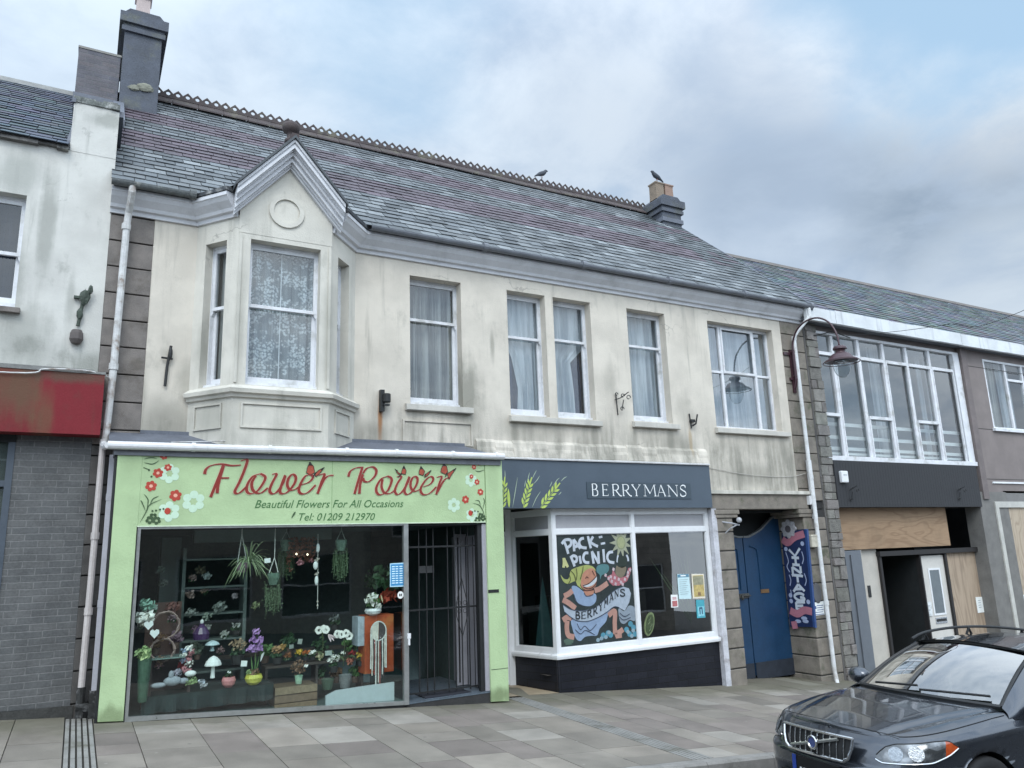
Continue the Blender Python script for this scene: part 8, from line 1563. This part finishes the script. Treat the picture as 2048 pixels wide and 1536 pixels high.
def lower(t): x = np.interp(t, [0, 1], [1.28, 4.66]); return Vector((x, float(np.interp(x, [1.28, 2, 3.5, 4.66], [.862, .872, .872, .77])), ztop(x)-.002))
def side(t, k, off=0.0): p = lower(t).lerp(upper(t), k); p.y += .03*math.sin(math.pi*k)+off; return p
mb = MB(); 
for s in (1, -1): grid(mb, lambda t, k: mir(side(t, k), s), np.linspace(0, 1, 40), np.linspace(0, 1, 10), s < 0)
def roofz(t, s): a = upper(.25+.75*t); return Vector((a.x-(.10*(1-s*s) if t < .02 else 0), a.y*s, a.z+.055*(1-s*s)*(1 if t < .9 else .6)))
grid(mb, roofz, np.linspace(0, 1, 24), np.linspace(-1, 1, 22), True)
for s in (1, -1): grid(mb, lambda t, k: mir(wsf(t, 1).lerp(upper(t*.25), k), s), np.linspace(0, 1, 12), (0, .5, 1), s > 0)
grid(mb, lambda t, s: Vector((4.62+.17*(1-t)*(1-.3*s*s), s*(.61+.16*(1-t)), 1.27-.29*(1-t)+.03*(1-s*s))), np.linspace(0, 1, 6), np.linspace(-1, 1, 10))
mb.build('roof', M_car, car, smooth=True)
for s in (1, -1):
    for t0, t1 in ((.13, .44), (.47, .72), (.745, .93)):
        mb = MB(); grid(mb, lambda t, k: mir(side(t, .06+.84*k*(1 if t > .2 else max(.05, (t-.10)/.10)), .006), s), np.linspace(t0, t1, 14), np.linspace(0, 1, 6), s < 0); mb.build('side_window', M_side, car, smooth=True)
# cabin behind the glass
M_cab = mat('cabin', (.035, .037, .037), .8, .2, obj=True); mb = MB()
mb.poly([cw((1.25, -.7, .96)), cw((1.75, -.7, .93)), cw((1.75, .7, .93)), cw((1.25, .7, .96))]); mb.poly([cw((1.75, -.7, .93)), cw((1.80, -.7, .5)), cw((1.80, .7, .5)), cw((1.75, .7, .93))]); mb.poly([cw((1.3, -.84, .45)), cw((4.5, -.84, .45)), cw((4.5, .84, .45)), cw((1.3, .84, .45))]); mb.build('dashboard', M_cab, car)
for y in (-.36, .36):
    mb = MB(); mb.fbox(lambda a, b, c: cw((a+.18*(c-.6), b, c)), 2.45, 2.60, y-.24, y+.24, .55, 1.13); st_ = mb.build('seat', mat('seat_cloth', (.05, .048, .044), .9, obj=True), car, bevel=.04)
    mb = MB(); mb.fbox(lambda a, b, c: cw((a, b, c)), 2.58, 2.68, y-.13, y+.13, 1.15, 1.32); mb.build('headrest', mat('headrest_cloth', (.055, .05, .045), .9, obj=True), st_, bevel=.03)
mb = MB(); mb.tube([cw((1.98+.05*math.sin(a), .36+.19*math.cos(a), .98+.17*math.sin(a))) for a in np.linspace(0, 6.283, 21)], .018, 6); mb.build('steering_wheel', M_plast, car)
mb = MB(); mb.fbox(lambda a, b, c: cw((a, b, c)), 1.98, 2.01, -.12, .12, 1.30, 1.37); mb.build('inside_mirror', M_plast, car)
for y0, y1 in ((-.10, -.66), (.45, -.05)):
    mb = MB(); mb.tube([cw(wsf(.03+.05*k, (y0+(y1-y0)*k)/.735, .03)) for k in np.linspace(0, 1, 9)], .011, 5); mb.build('wiper', M_plast, car)
for s in (1, -1):
    mb = MB(); mb.tube(curve([cw((2.03, .60*s, 1.43)), cw((2.25, .615*s, 1.49)), cw((2.7, .625*s, 1.535)), cw((3.3, .62*s, 1.54)), cw((4.0, .60*s, 1.49)), cw((4.25, .595*s, 1.435))], 5), .014, 8)
    for x, z in ((2.95, 1.50), (2.25, 1.45), (3.85, 1.46)): mb.tube([cw((x-.05, .615*s, z-.05)), cw((x, .615*s, z+.03)), cw((x+.05, .615*s, z-.05))], .014, 6)
    mb.build('roof_rail', M_plast, car)
    mb = MB(); mb.blob((0, 0, 0), .10, .125, .085, 16, 10); mb.v = [cw((1.66+x*1.0+.06*abs(y), s*1.0+y, 1.035+z)) for x, y, z in mb.v]; mi = mb.build('door_mirror', M_car, car, smooth=True); mb = MB(); mb.tube([cw((1.62, .82*s, .98)), cw((1.66, .95*s, 1.0))], .03, 8); mb.build('mirror_arm', M_plast, mi)
# lamps
def lampmat():
    m = bpy.data.materials.new('headlamp_lens'); m.use_nodes = True; t = NT(m.node_tree); t.n.clear(); pos = t.new('ShaderNodeTexCoord').outputs['Object']
    v = t.new('ShaderNodeTexVoronoi'); t.put(v.inputs['Vector'], t.mapping(pos, (5, 5, 9))); v.inputs['Scale'].default_value = 1.6; n = t.noise(pos, 22, 4, .7)
    c = t.mix(t.ramp(t.math('ADD', t.math('MULTIPLY', v.outputs['Distance'], .6), t.math('MULTIPLY', n, .5)), .30, .62), (.27, .285, .30), (.07, .075, .08))
    p = t.new('ShaderNodeBsdfPrincipled'); t.put(p.inputs['Base Color'], c); p.inputs['Metallic'].default_value = .55; p.inputs['Roughness'].default_value = .18; p.inputs['Coat Weight'].default_value = 1; p.inputs['Coat Roughness'].default_value = .02
    b = t.new('ShaderNodeBump'); b.inputs['Strength'].default_value = .5; b.inputs['Distance'].default_value = .02; t.put(b.inputs['Height'], v.outputs['Distance']); t.put(p.inputs['Normal'], b.outputs[0])
    o = t.new('ShaderNodeOutputMaterial'); t.l.new(p.outputs[0], o.inputs[0]); return m
M_lamp = lampmat(); M_amber = mat('amber_lens', (.36, .055, .010), .15, .2, 30, 80, .2, coat=1.0, obj=True)
def hb(u): return float(np.interp(u, [2.25, 2.5, 4.4, 5.0, 5.35], [.75, .715, .730, .79, .86]))
def ht(u): return float(np.interp(u, [2.25, 2.5, 2.9, 4.4, 5.0, 5.35], [.80, .90, .945, .965, .955, .88]))
for s in (1, -1):
    def hl(u, k, off=.006): v = hb(u)+(ht(u)-hb(u))*k; return mir(Bs(u, v)+Bn(u, v)*off, s)
    mb = MB(); grid(mb, lambda u, k: hl(u, k), np.linspace(2.25, 4.88, 20), np.linspace(0, 1, 8), s > 0); h_ = mb.build('headlight', M_lamp, car, smooth=True)
    mb = MB(); grid(mb, lambda u, k: hl(u, k), np.linspace(4.88, 5.35, 12), np.linspace(0, 1, 8), s > 0); mb.build('indicator', M_amber, h_, smooth=True)
    mb = MB(); mb.tube([cw(hl(u, 0, .006)) for u in np.linspace(2.25, 5.35, 22)], .006, 6); mb.build('lower_trim', M_chrome, h_)
    mb = MB(); mb.tube([cw(hl(u, 1, .002)) for u in np.linspace(2.25, 5.35, 22)], .007, 5); mb.build('lamp_gap', M_plast, h_)
    for u, k, r in ((3.0, .5, .055), (3.75, .52, .06)): 
        mb = MB(); c = Vector(hl(u, k, .010)); nn = mir(Bn(u, hb(u)+(ht(u)-hb(u))*k), s); a = nn.orthogonal().normalized(); b = nn.cross(a)
        mb.poly([cw(c+(a*math.cos(q)+b*math.sin(q))*r) for q in np.linspace(0, 6.0, 16)]); mb.build('lamp_bowl', mat('lamp_bowl', (.26, .28, .30), .15, .3, 60, 90, .3, metallic=.8, obj=True), h_)
# grille and badge
def gx(y, z): return -.022+.22*y*y+max(0, z-.62)*.16
gp = [(-.385, .752), (.385, .752), (.375, .67), (.345, .595), (.30, .565), (-.30, .565), (-.345, .595), (-.375, .67)]
def g3(y, z, o=0): return cw((gx(y, z)+o, y, z))
gl = thing; mb = MB()
rows = np.linspace(.565, .752, 7)
def gw(z): return float(np.interp(z, [.565, .595, .67, .752], [.30, .345, .375, .385]))
i0 = len(mb.v); grid(mb, lambda z, k: Vector((gx(gw(z)*k, z)+.012, gw(z)*k, z)), rows, np.linspace(-1, 1, 14)); gr = mb.build('grille', M_plast, car, smooth=True)
mb = MB(); dens = []
for a, b in zip(gp, gp[1:]+gp[:1]): dens += [(a[0]+(b[0]-a[0])*k/6, a[1]+(b[1]-a[1])*k/6) for k in range(6)]
mb.tube([g3(y, z, -.004) for y, z in dens+dens[:1]], .013, 7); mb.build('chrome_surround', M_chrome, gr)
for k in range(10):
    y = -.30+.0667*k; mb = MB(); mb.tube([g3(y, .57, .002), g3(y, .66, .002), g3(y, .75, .002)], .0055, 5); mb.build('bar', M_chrome, gr)
mb = MB(); mb.tube([g3(.27, .592, -.006), g3(0, .66, -.006), g3(-.25, .728, -.006)], .014, 6); mb.build('diagonal_strip', mat('satin_strip', (.45, .46, .44), .3, .05, metallic=.8, obj=True), gr)
mb = MB(); c0 = (gx(0, .66)-.022, 0, .66); mb.tube([cw((c0[0]+.003, .048*math.cos(a), .66+.048*math.sin(a))) for a in np.linspace(0, 6.283, 25)], .010, 6); mb.tube([cw((c0[0]+.003, -.036, .696)), cw((c0[0]+.003, -.066, .726))], .007, 5); mb.build('badge_ring', M_chrome, gr)
mb = MB(); mb.poly([cw((c0[0]+.002, .046*math.cos(a), .66+.046*math.sin(a))) for a in np.linspace(0, 6.0, 18)]); mb.build('badge_disc', mat('badge_blue', (.04, .06, .16), .25, .1, obj=True), gr)
mb = MB(); mb.fbox(lambda a, b, c: cw((a+.10*b*b, b, c)), -.030, -.012, -.26, .26, .40, .52); npl = mb.build('number_plate', mat('plate_black', (.006, .006, .007), .5, obj=True), car)
mb = MB(); mb.fbox(lambda a, b, c: cw((a+.10*b*b, b, c)), -.033, -.030, .215, .26, .40, .52); mb.build('plate_band', mat('plate_blue', (.02, .05, .25), .4, obj=True), npl)
mb = MB()
for k in range(9): mb.fbox(lambda a, b, c: cw((a+.10*b*b, b, c)), -.033, -.0302, .17-.043*k, .145-.043*k, .402, .432)
mb.build('plate_marks', mat('plate_white', (.6, .6, .6), .5, obj=True), npl)
mb = MB(); mb.fbox(lambda a, b, c: cw((a+.12*b*b, b, c)), -.004, .03, -.45, .45, .24, .37); mb.build('air_intake', M_plast, car)
# wheels
def wheel(x, s):
    def W_(r, y): return [(x+r*math.cos(a), (.915-y)*s, WHZ+r*math.sin(a)) for a in np.linspace(0, 6.283, 41)[:-1]]
    mb = MB(); prof = [(.20, .02), (.225, .0), (.30, .0), (.322, .02), (.328, .06), (.328, .18), (.30, .22)]
    i = 0
    for r, y in prof: mb.v += [cw(p) for p in W_(r, y)]
    for k in range(len(prof)-1):
        for a in range(40): b = (a+1) % 40; mb.f.append((k*40+a, k*40+b, k*40+40+b, k*40+40+a)); mb.c.append(None)
    w = mb.build('wheel', M_tyre, car, smooth=True)
    mb = MB()
    for k in range(7):
        a = 2*math.pi*k/7; d = .09
        P = lambda r, t, y: cw((x+r*math.cos(t), (.915-y)*s, WHZ+r*math.sin(t)))
        mb.poly([P(.04, a-.6, .03), P(.205, a-d*1.6, .02), P(.205, a+d*1.6, .02), P(.04, a+.6, .03)])
    mb.tube([cw((x+.205*math.cos(a), (.90)*s, WHZ+.205*math.sin(a))) for a in np.linspace(0, 6.283, 41)], .014, 6); mb.poly([cw((x+.055*math.cos(a), .892*s, WHZ+.055*math.sin(a))) for a in np.linspace(0, 6, 16)]); mb.build('rim', mat('alloy', (.40, .41, .42), .25, .08, metallic=.9, obj=True), w)
    mb = MB(); 
    for r0, r1, y in ((0.0, WHR+.01, .25),):
        mb.poly([cw((x+(WHR+.01)*math.cos(a), (.915-y)*s, WHZ+(WHR+.01)*math.sin(a))) for a in np.linspace(0, 6.2, 36)])
    n = 36
    for k in range(n): a, b = math.pi*k/n*1.3-.47, math.pi*(k+1)/n*1.3-.47; mb.poly([cw((x+(WHR+.004)*math.cos(t), yy*s, WHZ+(WHR+.004)*math.sin(t))) for t, yy in ((a, .885), (b, .885), (b, .6), (a, .6))])
    mb.build('wheel_arch', M_plast, car)
for x in WHX:
    for s in (1, -1): wheel(x, s)
